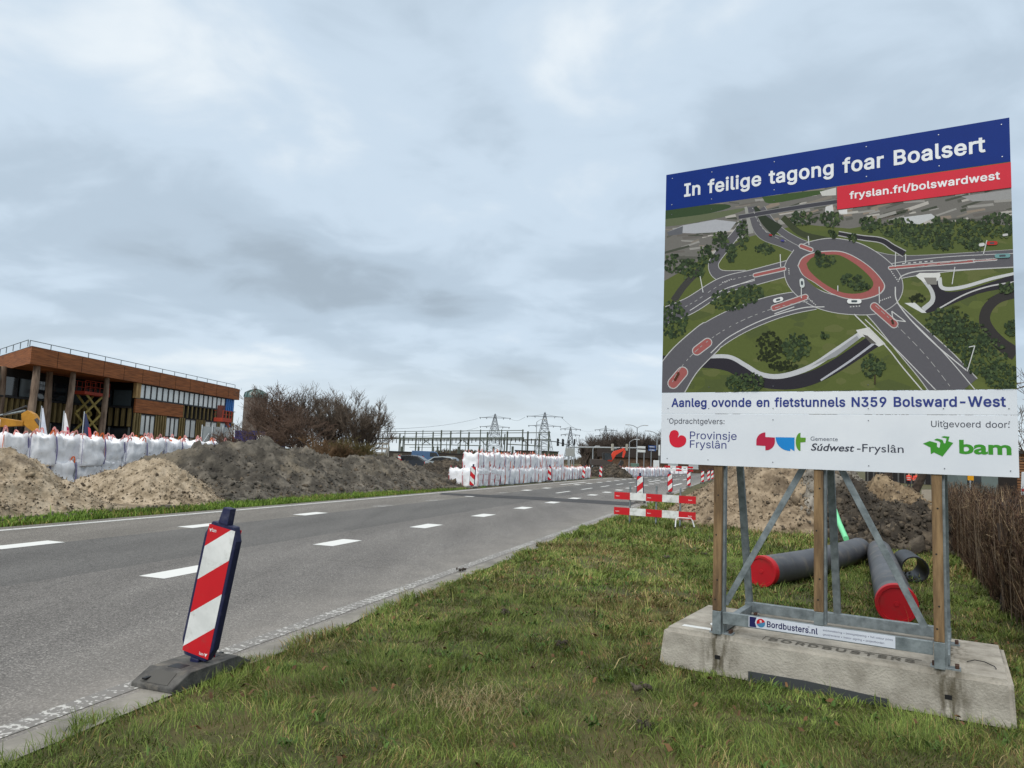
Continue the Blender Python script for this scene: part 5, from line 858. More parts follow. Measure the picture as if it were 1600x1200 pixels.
def barrier():
    a, b = gz(987, 817), gz(1064, 823); d = (b-a).normalized(); rz = math.atan2(d.y, d.x)
    P = VPlane(a, d); x0, z0 = P.uv(961, 768); x1, z1 = P.uv(1088, 775.5)
    root = thing('plank_barrier', 'low barrier of two red and white planks on thin steel posts', 'barrier', a, rz)
    for zt in (z0-.005, z0-.43):
        L = x1-x0; p = MB()
        for k in range(5):
            xa, xb = x0+L*(k/5), x0+L*((k+1)/5); p.add([(xa, -.055, zt-.2), (xb, -.055, zt-.2), (xb, -.055, zt), (xa, -.055, zt)], [(0,1,2,3)], k % 2)
            p.add([(xa, -.03, zt-.2), (xb, -.03, zt-.2), (xb, -.03, zt), (xa, -.03, zt)], [(3,2,1,0)], k % 2)
            p.add([(xa, -.055, zt), (xb, -.055, zt), (xb, -.03, zt), (xa, -.03, zt), (xa, -.055, zt-.2), (xb, -.055, zt-.2), (xb, -.03, zt-.2), (xa, -.03, zt-.2)], [(0,1,2,3), (7,6,5,4)], k % 2)
        p.add([(x0, -.055, zt-.2), (x0, -.03, zt-.2), (x0, -.03, zt), (x0, -.055, zt)], [(0,1,2,3)], 0); p.add([(x1, -.055, zt-.2), (x1, -.03, zt-.2), (x1, -.03, zt), (x1, -.055, zt)], [(0,1,2,3)], 0)
        pl = p.build('plank', [RED, WHT], root)
        k = MB()
        for xx in (x0+.05, x0+L*.42, x1-.2): put_text(k, 'bam', xx, xx+.1, zt-.12, .03, -.0565, 0, .01)
        k.build('printed_mark', WHT, pl)
    for px, py, top in ((985, 817, 758), (1026, 821, 759), (1063.5, 822, 762)):
        x, z = P.uv(px, top); g = MB(); g.bar((x, 0, -.05), (x, 0, z), .045, .045); po = g.build('post', STEEL, root, bevel=.004)
        q = MB(); q.bbox((x-.02, -.029, .25), (x+.02, -.023, .9)); q.build('clamp', STEEL, po)
    c = gz(1067, 826); st_ = thing('bent_tube_stand', 'white bent tube foot standing on the grass below the plank barrier', 'stand', c, R_(14))
    m = MB(); pts = [(-.27, -.1, 0), (-.22, -.02, .2), (-.19, 0, .26), (-.1, .02, .28), (.1, .03, .27), (.24, .02, .27), (.28, .0, .2), (.30, -.06, .05)]
    m.tube(pts, .018, 8); m.build('tube', flat('white_tube', (216,218,218), .4), st_, smooth=True)
    m = MB(); m.tube([pts[0], Vector(pts[0])+Vector((0, 0, .05))], .024, 8); m.tube([Vector(pts[-1])-Vector((0, 0, .05)), pts[-1]], .024, 8); m.build('rubber_tip', BLACK, st_)
barrier()
# ================================================================== PIPES
def pipes():
    gp = mat('grey_plastic_pipe', s2l((60,62,67)), s2l((84,86,91)), scale=1.5, rough=.45, bump=.1, bscale=9, patch=(s2l((132,124,110)), 3.5, .60, .08, .55)); cap = flat('red_cap', (196,20,34), .5, patch=(s2l((150,60,52)), 5, .6, .08, .5))
    def pipe(label, a, b, r, capped=True, bend=0.0, sag=0, gp=gp):
        d = (b-a); n = 14; side = Vector((-d.y, d.x, 0)).normalized()
        pts = [a+d*(i/n)+side*(bend*math.sin(math.pi*i/n)) for i in range(n+1)]
        root = thing('plastic_pipe', label, 'pipe', (a.x, a.y, 0), 0, 'grey pipes lying behind the board'); loc = Vector((a.x, a.y, 0)); pts = [p-loc for p in pts]
        m = MB(); m.tube(pts, r, 32, caps=False); L = d.length; e = (pts[0]-pts[1]).normalized()
        back = [p for p in pts]; m.tube(back, r-.02, 32, caps=False)
        for end in (0, -1):
            o = len(m.v)
            q = pts[end]; dd = (pts[1]-pts[0] if end == 0 else pts[-1]-pts[-2]).normalized(); x = dd.orthogonal().normalized(); y = dd.cross(x); N = 32
            m.add([q+(x*math.cos(6.2832*k/N)+y*math.sin(6.2832*k/N))*rr for rr in (r, r-.02) for k in range(N)], [(k, (k+1) % N, (k+1) % N+N, k+N) for k in range(N)])
        body = m.build('tube', gp, root, smooth=True)
        if capped:
            m = MB(); p0 = pts[0]
            m.tube([p0-e*.10, p0-e*.098, p0+e*.012, p0+e*.02, p0+e*.02, p0+e*.004, p0+e*.004], [r*1.0, r+.008, r+.008, r+.003, r*.86, r*.84, .001], 36, caps=False, axis=e); m.build('end_cap', cap, root, smooth=True)
            k = MB(); k.tube([p0+e*.003, p0+e*.012, p0+e*.012], [.03, .026, .001], 16, axis=e); k.build('cap_hub', cap, root, smooth=True)
        return root
    r = .215
    pipe('long grey pipe with a red end cap lying across the grass behind the middle upright', gz(1190, 893, r), gz(1342, 858, r), r, True, -.12)
    pipe('grey pipe with a red end cap pointing at the board, right of the middle upright', gz(1401, 944, r), gz(1374, 862, r), r)
    pipe('short open dark pipe offcut lying near the hedge', gz(1430, 890, .2), gz(1414, 877, .2), .2, False, gp=mat('black_plastic_pipe', s2l((20,20,22)), s2l((36,36,38)), scale=3, rough=.4, bump=.1, bscale=9))
    a, b = gY(1302, 791, 17.3), gY(1322, 842, 14.9); root = thing('green_conduit', 'thin light green plastic conduit lying on the dark soil behind the long pipe', 'conduit', (a.x, a.y, 0))
    m = MB(); o = Vector((a.x, a.y, 0)); m.tube([a-o, (a+b)/2-o-Vector((0, 0, .04)), b-o], .055, 12); m.build('tube', flat('mint_plastic', (120,222,160), .4), root, smooth=True)
pipes()
# ================================================================== SOIL HEAPS
SAND = mat('heap_sand', s2l((100,88,71)), s2l((176,162,141)), s2l((148,134,113)), scale=3.2, rough=.97, bump=1.6, bscale=13, detail=10, lo=.3, hi=.62, rand=False, patch=(s2l((84,74,62)), .9, .60, .06, .8))
GREYSAND = mat('heap_grey_sand', s2l((92,79,64)), s2l((160,144,122)), s2l((130,115,95)), scale=3.6, rough=.97, bump=1.8, bscale=12, detail=11, lo=.3, hi=.64, rand=False, patch=(s2l((84,72,58)), 1.0, .58, .06, .8))
DARKSOIL = mat('heap_clay', s2l((46,43,39)), s2l((121,115,105)), s2l((78,74,67)), scale=1.9, rough=.97, bump=1.8, bscale=11, detail=11, lo=.3, hi=.7, rand=False, patch=(s2l((138,128,110)), .55, .60, .07, .6))
GREYCLAY = mat('heap_grey_clay', s2l((92,88,82)), s2l((158,152,142)), s2l((124,119,110)), scale=2.4, rough=.97, bump=1.8, bscale=9, detail=10, rand=False, patch=(s2l((70,64,56)), 1.1, .56, .06, .8))
BLACKSOIL = mat('heap_peat', s2l((44,40,35)), s2l((92,84,73)), s2l((62,56,48)), scale=2.6, rough=.97, bump=1.8, bscale=10, detail=10, rand=False)
BROWNSAND = mat('heap_brown_sand', s2l((92,78,60)), s2l((150,132,106)), s2l((122,106,84)), scale=3.0, rough=.97, bump=1.6, bscale=12, detail=10, rand=False)
CLODS = mat('dark_clods', s2l((62,54,45)), s2l((104,94,80)), scale=6, rough=.97, rand=False)
_t = (1+5**.5)/2
ICO_V = np.array([(-1,_t,0),(1,_t,0),(-1,-_t,0),(1,-_t,0),(0,-1,_t),(0,1,_t),(0,-1,-_t),(0,1,-_t),(_t,0,-1),(_t,0,1),(-_t,0,-1),(-_t,0,1)])/math.hypot(1, _t)
ICO_F = np.array([(0,11,5),(0,5,1),(0,1,7),(0,7,10),(0,10,11),(1,5,9),(5,11,4),(11,10,2),(10,7,6),(7,1,8),(3,9,4),(3,4,2),(3,2,6),(3,6,8),(3,8,9),(4,9,5),(2,4,11),(6,2,10),(8,6,7),(9,8,1)])
def clods(C, size):
    n = len(C); q = rng.normal(0, 1, (n, 3, 3)); q, _ = np.linalg.qr(q)
    V = ICO_V[None]*rng.uniform(.35, 1.35, (n, 12, 1))*rng.uniform(.6, 1.3, (n, 1, 3)); V = np.einsum('nij,nkj->nki', q, V)*size[:, None, None]+C[:, None]
    F = ICO_F[None]+(np.arange(n)*12)[:, None, None]
    return V.reshape(-1, 3), F.reshape(-1, 3)
def heap_mesh(name, label, X, Y, Z, material, seed, nclod, csize, keep=.02, group='heaps of dug soil and sand'):
    ny, nx = X.shape; idx = np.arange(ny*nx).reshape(ny, nx)
    a, b, c, d = idx[:-1, :-1].ravel(), idx[:-1, 1:].ravel(), idx[1:, 1:].ravel(), idx[1:, :-1].ravel()
    F = np.concatenate([np.stack([a, b, c], 1), np.stack([a, c, d], 1)]); V = np.stack([X.ravel(), Y.ravel(), Z.ravel()], 1)
    zz = V[:, 2]; F = F[(zz[F].max(1) > -.02)]
    pick = rng.choice(np.where(zz > keep)[0], nclod); P = V[pick]+rng.normal(0, .03, (nclod, 3)); size = np.clip(np.exp(rng.normal(math.log(csize), .55, nclod)), .012, csize*3.0)
    size = np.where(rng.random(nclod) < .06, size*rng.uniform(1.5, 2.6, nclod), size)
    low = np.clip(1.4-P[:, 2]/max(.3, zz.max()), .5, 1.4); size = size*low
    cv, cf = clods(P-np.array([0, 0, 1])*size[:, None]*.25, size)
    mi = np.concatenate([np.zeros(len(F), int), np.repeat((rng.random(len(cf)//20) < .3).astype(int), 20)])
    o = np_mesh(name, np.concatenate([V, cv]), np.concatenate([F, cf+len(V)]), [material, CLODS], smooth=False, mi=mi)
    tag(o, label, 'soil heap', group); return o
def rough_disp(X, Y, seed, amp):
    return amp*(fbm(X*.8, Y*.8, oct=3, seed=seed)*.9+fbm(X*2.6, Y*2.6, oct=5, seed=seed+7, gain=.66)*.5+(.3-np.abs(fbm(X*2.3, Y*2.3, oct=2, seed=seed+23, gain=.5)))*.42+(.3-np.abs(fbm(X*5.5, Y*5.5, oct=3, seed=seed+13, gain=.6)))*.3)
def bank(name, label, ridge, tr, tf, tb, material, seed, amp=.16, nclod=2500, csize=.035, res=.09, gully=0.0):
    P = VPlane(rd(0, tr), RS); R = sorted(P.uv(*p) for p in ridge); rs, rz_ = np.array([r[0] for r in R]), np.array([max(0, r[1]) for r in R])
    s0, s1 = rs[0]-1.2, rs[-1]+1.2; s = np.arange(s0, s1, res); t = np.arange(tf-1, tb+.3, res)
    S, T = np.meshgrid(s, t); H = np.interp(S, rs, rz_, left=0, right=0)
    off = .45*fbm(S*.45, S*0+3, oct=3, seed=seed+2); TF = tf+off*.8+np.clip(1.4-H, 0, 1.4)*.35; TR = tr+off*.4
    p = np.where(T < TR, (T-TF)/(TR-TF), (tb-T)/(tb-TR)); p = np.clip(p, -.3, 1); prof = np.where(p > 0, np.clip(p, 0, 1)**.88, p*.8); prof = np.where(prof > .8, .8+(prof-.8)-(prof-.8)**2*1.4, prof)/.945
    Z = H*prof
    if gully: Z = Z+gully*np.abs(fbm(S*1.1+T*.35, T*.12, oct=3, seed=seed+4))*np.clip(prof, 0, 1)*-1+gully*.25
    X, Y = RS.x*S+RT.x*T, RS.y*S+RT.y*T
    Z = Z+rough_disp(X, Y, seed, amp)*np.clip(Z*2.2, 0, 1)-.03+.05*fbm(X*1.5, Y*1.5, oct=2, seed=seed)
    Z = np.where(H <= 0, -.3, Z)
    return heap_mesh(name, label, X, Y, Z, material, seed, nclod, csize)
bank('sand_heap', 'pale sand heap at the far left in front of the white bags', [(-140,712),(-60,702),(0,704),(22,705),(45,713),(60,714),(78,726),(93,744),(114,768),(130,795)], 17.0, 14.75, 20.2, SAND, 3, .13, 6500, .015, .06)
bank('sand_heap', 'second smaller sand heap with dark patches between the pale heap and the clay bank', [(148,800),(160,772),(174,754),(190,739),(205,728),(222,722),(240,720),(258,726),(275,737),(300,752),(325,777)], 17.2, 14.9, 20.2, SAND, 12, .15, 6000, .016, .06)
bank('clay_bank', 'long dark grey clay bank in front of the bare trees', [(228,756),(257,730),(275,712),(300,702),(330,698),(350,696),(365,692),(387,688),(412,690),(435,696),(450,697),(467,701),(482,705),(497,718),(510,720),(530,717),(550,715),(567,711),(595,713),(615,721),(632,731),(657,747),(675,757)], 18.4, 15.0, 22.5, DARKSOIL, 27, .17, 18000, .024, .07, .45)
bank('dark_soil_heap', 'dark brown soil heap beside the first big bags of the white row', [(618,745),(640,738),(660,734),(690,727),(712,722),(735,722),(760,740)], 19.5, 15.6, 23.0, BLACKSOIL, 35, .3, 3600, .045, .11)
def mound(name, label, cx, cy, rx, ry, H, material, seed, amp=.16, nclod=2200, csize=.04, res=.08, power=1.35, rot=0.0):
    x = np.arange(-rx*1.25, rx*1.25, res); y = np.arange(-ry*1.25, ry*1.25, res); A, B = np.meshgrid(x, y)
    ang = np.arctan2(B/ry, A/rx); r = np.hypot(A/rx, B/ry)*(1+.14*fbm(np.cos(ang)*1.6+seed, np.sin(ang)*1.6, oct=3, seed=seed))
    Z = H*np.where(r < 1, 1-np.clip(r, 0, 1)**power, -(r-1)*.8); c, s = math.cos(rot), math.sin(rot); X, Y = cx+A*c-B*s, cy+A*s+B*c
    Z = Z+rough_disp(X, Y, seed, amp)*np.clip(Z*2.2, 0, 1)-.03
    return heap_mesh(name, label, X, Y, Z, material, seed, nclod, csize)
mound('sand_heap', 'large pale sand heap behind the left timber post of the board', 8.1, 22.9, 3.3, 4.0, 2.7, GREYSAND, 51, .15, 8000, .016, .06, power=1.1)
mound('clay_heap', 'light grey clay heap behind the middle upright of the board', 9.0, 21.8, 2.1, 2.4, 2.45, GREYCLAY, 55, .24, 4500, .03, .06, power=1.2)
mound('dark_soil_heap', 'dark soil heap under the green conduit behind the long pipe', 9.35, 20.2, 1.35, 2.7, 1.5, BLACKSOIL, 61, .24, 4500, .026, .06, power=1.2)
mound('brown_sand_heap', 'brown sand heap behind the right diagonal brace of the board', 10.5, 20.8, 1.75, 2.7, 1.6, BROWNSAND, 66, .2, 5000, .024, .06, power=1.2)
mound('peat_heap', 'low black heap of soil clods and turf between the pipes and the hedge', 9.3, 17.2, 1.7, 1.5, 1.05, BLACKSOIL, 71, .28, 3000, .035, .05, power=1.3)
mound('dark_soil_heap', 'dark soil heap on the far road side past the long row of bags', gz(955,746).x, gz(955,746).y+1.5, 2.4, 2.2, 1.45, BLACKSOIL, 77, .25, 700, .1, .15)
def loose_clods():
    n = 1100; s = np.concatenate([rng.uniform(7, 36, 700), rng.normal(24.3, 1.2, 400)]); t = np.concatenate([rng.normal(14.55, .3, 700), rng.normal(1.2, 1.6, 400)]); k = ((t > 13.9) | (t < 3.3)); s, t = s[k], t[k]
    X, Y = RS.x*s+RT.x*t, RS.y*s+RT.y*t; sz = np.clip(np.exp(rng.normal(-3.4, .5, len(s))), .01, .12)
    v, f = clods(np.stack([X, Y, sz*.3], 1), sz); tag(np_mesh('soil_crumbs', v, f, DARKSOIL, smooth=False), 'loose soil crumbs scattered at the foot of the heaps', 'soil', kind='stuff')
    P = [gz(722, 893), gz(1000, 1080), gz(1040, 873), gz(1010, 1138), gz(790, 960), gz(1100, 868), gz(880, 1010)]
    c = np.array([tuple(p) for p in P for _ in range(14)])+rng.normal(0, .035, (len(P)*14, 3))*np.array([1, 1, .2]); v, f = clods(c+[0, 0, .03], rng.uniform(.008, .028, len(c)))
    tag(np_mesh('verge_clods', v, f, BLACKSOIL, smooth=False), 'small dark soil clods lying on the verge grass and road edge', 'soil', kind='stuff')
loose_clods()
# ================================================================== BIG BAGS
BAGM = mat('woven_white', s2l((224,227,232)), s2l((238,240,244)), scale=3, rough=.65, bump=.6, bscale=7, spec=.25, patch=(s2l((168,160,146)), 2.2, .64, .08, .45))
LOOP = mat('pink_webbing', s2l((208,104,98)), s2l((238,186,178)), scale=30, rough=.7); ORG = flat('orange_webbing', (232,112,54), .7); PUR = flat('violet_webbing', (122,118,160), .7); REDW = flat('red_webbing', (186,84,92), .7)
def bag_body(seed, printed=False):
    nu, nv = 56, 14; r = np.random.default_rng(seed); V, F = [], []; Hh = .9
    rings = [(0, .455, 0), (.03, .478, 0)]+[(v, .482+.012*math.sin(math.pi*v/.86), 0) for v in np.linspace(.1, .84, 9)]+[(.895, .478, .35), (.94, .435, 1.0), (.925, .29, .55), (.90, .13, .15), (.89, .004, 0)]
    for z, hw, cor in rings:
        for k in range(nu):
            a = 2*math.pi*k/nu; c, s = math.cos(a), math.sin(a); e = 7.0; rr = (abs(c)**e+abs(s)**e)**(-1/e); rr *= 1-.05*abs(math.sin(2*a))
            cn = abs(math.sin(2*a))**5; x, y = hw*rr*c, hw*rr*s
            zz = z*Hh/.9+cn*cor*.12-cor*.02*(1-cn)
            d = .020*float(fbm(x*5+seed, y*5, z*4, oct=4, seed=seed))+.020*float(fbm(a*8, z*1.4+seed, oct=3, seed=seed))*(.35+z)
            f = 1+d/max(hw, .1)*2; V.append((x*f, y*f, zz+.6*d*(z > .5)))
    n = len(rings)
    for i in range(n-1):
        for k in range(nu): a, b = i*nu+k, i*nu+(k+1) % nu; F.append((a, b, b+nu, a+nu))
    F.append(tuple(range(nu-1, -1, -1))); F.append(tuple((n-1)*nu+k for k in range(nu)))
    return V, F
def make_bag(seed, label, c_strap, c_loop, group, printed=False):
    t = thing('big_bag', label, 'big bag', group=group); mb = MB(); V, F = bag_body(seed); mb.add(V, F); body = mb.build('sack', BAGM, t, smooth='all')
    r = random.Random(seed)
    for i, (sx, sy) in enumerate(((-1,-1),(1,-1),(1,1),(-1,1))):
        bx, by = sx*.40, sy*.40; m = MB(); h = r.uniform(.16, .30); lx, ly = r.uniform(-.06, .06), r.uniform(-.06, .06); pts = []
        for k in range(9):
            a = math.pi*k/8; pts.append((bx-sx*.075+.075*math.cos(a)*1.0+lx*math.sin(a), by-sy*.03+ly*math.sin(a), .93+h*math.sin(a)))
        for k in range(8): m.bar(pts[k], pts[k+1], .045, .008, up=(0, 1, 0))
        m.build('lifting_loop', c_loop if r.random() > .18 else ORG, t)
        if sy < 0 or (sx > 0) == (i == 2):
            m = MB(); q = [(sx*(.425+.03*math.sin(math.pi*z/.9)), sy*(.425+.03*math.sin(math.pi*z/.9)), z) for z in (.95, .8, .6, .4, .2, .06)]
            for k in range(5): m.bar(q[k], q[k+1], .038, .012, up=(sx, -sy, 0))
            m.build('strap', c_strap if r.random() > .25 else ORG if c_strap is PUR else c_strap, t)
    if printed:
        m = MB()
        for zz, w in ((.66, .5), (.34, .56)): m.bbox((-w/2, -.492, zz), (w/2, -.488, zz+.02))
        m.build('printed_line', REDW, t)
    return t
def bags():
    G1, G2, G3 = 'big bags in the left stack', 'big bags in the long middle stack', 'big bags far along the road'
    A = [make_bag(100+i, 'x', PUR, LOOP, G1) for i in range(4)]; B = [make_bag(200+i, 'x', REDW if i % 2 else PUR, LOOP, G2) for i in range(4)]; PB = make_bag(300, 'x', REDW, REDW, G2, True)
    used = set()
    def place(pr, s, t, z, label, group, jit=.05, tilt=0.0):
        o = pr if pr.name not in used else dup(pr); used.add(pr.name)
        o.location = rd(s+random.uniform(-jit, jit)*.5, t+random.uniform(-jit, jit), z); o.rotation_euler = (random.uniform(-.055, .055), tilt+random.uniform(-.04, .04), RZ+math.pi/2 + random.uniform(-.09, .09)); o['label'] = label; o['group'] = group
        sc_ = random.uniform(.97, 1.04); o.scale = (sc_*1.04, sc_, random.uniform(.90, 1.05))
    for i in range(13):
        s = 15.2+.955*i; place(A[i % 4], s, 22.05, 0, f'white bag in lower layer of the left stack, {ORD[i]} from its left end', G1); place(A[(i*3+1) % 4], s+.12, 22.1, .80, f'white bag in upper layer of the left stack, {ORD[i]} from its left end', G1, .12)
    for i in range(8): place(A[(i+2) % 4], 19.0+1.05*i, 23.2, .83+.05*(i % 2), f'white big bag behind the upper layer of the left stack, {ORD[i]} from the left', G1, .15)
    for i in range(32):
        p = PB if 1 <= i <= 3 or i == 0 else B[i % 4]; place(p, 38.5+.955*i, 14.35, 0, f'white bag in lower layer of the middle stack, {ORD[i]} from its near end', G2)
    for i in range(21): place(B[(i*3+1) % 4], 38.7+.955*i, 14.5, .85, f'white bag in upper layer of the middle stack, {ORD[i]} from its near end', G2, .1)
    place(PB, 38.6, 15.15, 0, 'leaning printed white bag at the near corner of the middle stack', G2, 0, .0)
    a, b = gz(973, 745.6), gz(1043, 743.8); n = int((b-a).length/.98)
    for i in range(n):
        p = a+(b-a)*(i/n); s, t = st(p); near = i < n*.4
        place(B[i % 4], s, t, 0, (f'far white big bag left of the distant gantry lamp, {ORD[i]} from the left' if near else f'far bag under pink loops near the blue sign, {ORD[i]} from the left'), G3)
    a, b = gz(1046, 740.8), gz(1074, 740.8)
    for i in range(4): p = a+(b-a)*(i/4+.1); s, t = st(p); place(B[(i+1) % 4], s, t, 0, f'tiny white big bag in front of the long brown hall, {ORD[i]} from the left', G3)
bags()
# ================================================================== TIMBER BUILDING
def building():
    ZR = 8.5; C = gz(50, 541, ZR); E = gz(375, 608.5, ZR); Wp = gz(0, 556.7, ZR)
    ex = Vector((E.x-C.x, E.y-C.y, 0)); L = ex.length; ex.normalize(); rz = math.atan2(ex.y, ex.x)
    root = thing('timber_building', 'two storey timber clad building under construction with overhanging brown roof band', 'building', (C.x, C.y, 0), rz)
    FP = VPlane(C, ex); F = lambda x, y: FP.uv(x, y)
    inv = Matrix.Rotation(-rz, 3, 'Z'); wl = inv @ Vector((Wp.x-C.x, Wp.y-C.y, 0)); wd = wl.normalized(); WL = 26.0     # left face direction in local
    clad = mat('brown_cladding', s2l((102,58,27)), s2l((160,98,52)), s2l((132,78,40)), scale=1.6, stretch=(.5, .5, 14), rough=.75, bump=.2, bscale=10)
    stud = mat('raw_timber', s2l((126,100,62)), s2l((176,146,98)), scale=2, stretch=(3, 3, .4), rough=.85); stud2 = mat('green_timber', s2l((98,86,52)), s2l((140,122,80)), scale=2, stretch=(3, 3, .4), rough=.85)
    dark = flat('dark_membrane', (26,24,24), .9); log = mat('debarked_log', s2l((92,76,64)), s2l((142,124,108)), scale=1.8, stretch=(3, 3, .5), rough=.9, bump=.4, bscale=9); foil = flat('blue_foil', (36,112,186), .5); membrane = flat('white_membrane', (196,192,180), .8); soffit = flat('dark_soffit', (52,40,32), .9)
    zf0 = F(50, 567.5)[1]; zf1 = F(375, 626)[1]; zf = (zf0+zf1)/2
    # roof slab as one deep fascia band
    D = 15.0; inn = Vector((0, 1, 0)); P = [Vector((0, 0, 0)), Vector((L, 0, 0)), Vector((L, D, 0)), wd*WL+Vector((4, 10, 0)), wd*WL]
    mb = MB(); mb.prism([p+Vector((0, 0, zf)) for p in P], (0, 0, ZR-zf)); roof = mb.build('roof', clad, root)
    mb = MB(); mb.prism([p*.985+Vector((.12, .12, ZR)) for p in P], (0, 0, .05)); mb.build('roof_sheet', flat('bitumen', (60,60,62), .9), roof)
    for i in range(1, 12): x = L*i/12; m = MB(); m.bbox((x-.02, -.012, zf+.01), (x+.02, -.001, ZR-.02)); m.build('cladding_joint', flat('joint_dark', (58,36,24), .9), roof)
    # rails on the roof
    for a, b in ((Vector((.4, .5, 0)), Vector((L-.3, .5, 0))), (Vector((.2, .5, 0)), wd*WL+Vector((0, .5, 0)))):
        n = int((b-a).length/2.2); r = MB(); r.tube([a+Vector((0, 0, ZR+.5)), b+Vector((0, 0, ZR+.5))], .03, 5); r.build('edge_rail', STEEL, roof)
        for i in range(n+1): q = a+(b-a)*(i/n); r = MB(); r.tube([q+Vector((0, 0, ZR)), q+Vector((0, 0, ZR+.52))], .035, 5); r.build('rail_post', STEEL, roof)
    # enclosed right half, wall core set back
    xa = F(217, 600)[0]
    mb = MB(); mb.bbox((xa+.2, .5, 0), (L-.4, D-.5, zf-.01)); mb.build('wall_core', dark, root)
    zs1 = F(290, 634)[1]; zs1 = (F(231, 623.5)[1]+F(352, 641.5)[1])/2; zt1 = zf
    # upper window strip
    x0, x1 = F(222.6, 605)[0], F(357, 620)[0]; n = 17; w = (x1-x0)/n
    for i in range(n):
        f = MB(); a, b = x0+w*i, x0+w*(i+1)
        for p, q in (((a, .3, zs1), (a+.09, .42, zf-.02)), ((b-.09, .3, zs1), (b-.001, .42, zf-.02)), ((a+.0901, .3, zs1), (b-.0901, .42, zs1+.1)), ((a+.0901, .3, zf-.12), (b-.0901, .42, zf-.02))): f.bbox(p, q)
        fo = f.build('window_frame', flat('anthracite', (46,46,48), .6), root); g = MB(); g.bbox((a+.09, .35, zs1+.1), (b-.09, .37, zf-.12)); g.build('pane', SKYREFLGLASS, fo)
    m = MB(); m.bbox((x1+.05, .3, zs1), (L-.6, .4, zf-.05)); m.build('foil_sheet', foil, root)
    for i in range(4): q = x1+.1+(L-.8-x1)*i/4; m = MB(); m.bbox((q, .26, zs1), (q+.08, .2999, zf-.05)); m.build('foil_batten', flat('blue_batten', (16,80,150), .6), root)
    m = MB(); m.bbox((xa, .2, F(217, 622)[1]), (xa+.75, .5, zf-.01)); m.build('corner_post', stud, root)
    # middle band: cladding then bare studs
    zb = (F(222, 645)[1]+F(285, 652.5)[1])/2; xc = F(288, 645)[0]
    m = MB(); m.bbox((xa, .14, zb), (xc, .3, zs1-.02)); m.build('cladding_band', clad, root)
    def studs(xs, z0, z1, y=.16, w=.16, mt=stud2):
        for x in xs: q = MB(); q.bbox((x, y, z0), (x+w, y+.12, z1)); q.build('stud', mt, root)
    studs(np.arange(xc+.1, L-.6, .85), zb, zs1-.05)
    m = MB(); m.bbox((xa, .12, zs1-.06), (L-.5, .30, zs1+.0)); m.build('sill_rail', flat('anthracite', (46,46,48), .6), root)
    # ground floor windows
    G = ((223, 245, 3), (263, 282.5, 3), (293, 309, 2), (324, 342, 2), (347, 364, 2)); spans = []
    for gi, (p0, p1, k) in enumerate(G):
        a, b = F(p0, 655)[0], F(p1, 660)[0]; spans.append((a, b)); z1 = zb-.08; z0 = F(p0, 669)[1] if gi == 0 else max(.9, zb-2.25)
        z0 = zb-2.1
        for j in range(k):
            c, d = a+(b-a)*j/k, a+(b-a)*(j+1)/k; f = MB()
            for p, q in (((c, .2, z0), (c+.08, .32, z1)), ((d-.08, .2, z0), (d-.001, .32, z1)), ((c+.0801, .2, z0), (d-.0801, .32, z0+.1)), ((c+.0801, .2, z1-.1), (d-.0801, .32, z1))): f.bbox(p, q)
            fo = f.build('window_frame', flat('anthracite', (46,46,48), .6), root); g = MB(); g.bbox((c+.08, .25, z0+.1), (d-.08, .27, z1-.1)); g.build('pane', foil if gi == 4 and j == 1 else SKYREFLGLASS, fo)
        m = MB(); m.bbox((a, .3, .1), (b, .36, z0-.01)); m.build('membrane_panel', membrane, root)
        studs(np.arange(a+.2, b-.1, .5), .1, z0-.02, .2, .07, stud)
    edges = [xa]+[v for s in spans for v in s]+[L-.5]
    for i in range(0, len(edges)-1, 2): studs(np.arange(edges[i]+.02, edges[i+1]-.15, .42), .05, zb-.05, .15, .2)
    # recessed loggia: walls along both wings
    def wing(o, d, length, nrm, first, dp=4.2):
        def B(u0, u1, n0, n1, z0, z1, mt, nm, par=root):
            q = MB(); pts = [o+d*u0+nrm*n0, o+d*u1+nrm*n0, o+d*u1+nrm*n1, o+d*u0+nrm*n1]; q.prism([p+Vector((0, 0, z0)) for p in pts], (0, 0, z1-z0)); return q.build(nm, mt, par)
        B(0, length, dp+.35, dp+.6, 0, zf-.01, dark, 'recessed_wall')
        zm, zl = F(110, 622)[1]-.2, 3.0
        k = int(length/1.9)
        for i in range(k):
            a, b = length*i/k, length*(i+1)/k; p = B(a+.1, b-.1, dp+.2, dp+.24, zm+.2, zf-.75, DARKGLASS if (i*7) % 3 else SKYREFLGLASS if (i % 4 == 0 and not first) else flat('grey_glass', (64,74,78), .15), 'pane')
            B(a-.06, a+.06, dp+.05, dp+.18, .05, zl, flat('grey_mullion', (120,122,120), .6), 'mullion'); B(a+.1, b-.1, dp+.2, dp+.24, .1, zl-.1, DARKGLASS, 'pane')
        B(0, length, dp+.0, dp+.3, zm, zm+.14, flat('anthracite', (46,46,48), .6), 'floor_rail')
        for i in range(int(length/.62)): a = .62*i; B(a, a+.26, dp+.1, dp+.34, zl+.1, zm-.02, stud2, 'stud')
    wn = Vector((-wd.y, wd.x, 0)); wn = wn if wn.y > 0 else -wn
    wing(Vector((-1.2, 0, 0)), Vector((1, 0, 0)), xa+1.6, Vector((0, 1, 0)), True)
    wing(wd*2.0, wd, WL-4, wn, False)
    wing(Vector((xa+.1, .55, 0)), Vector((0, 1, 0)), 3.9, Vector((1, 0, 0)), True, -.25)
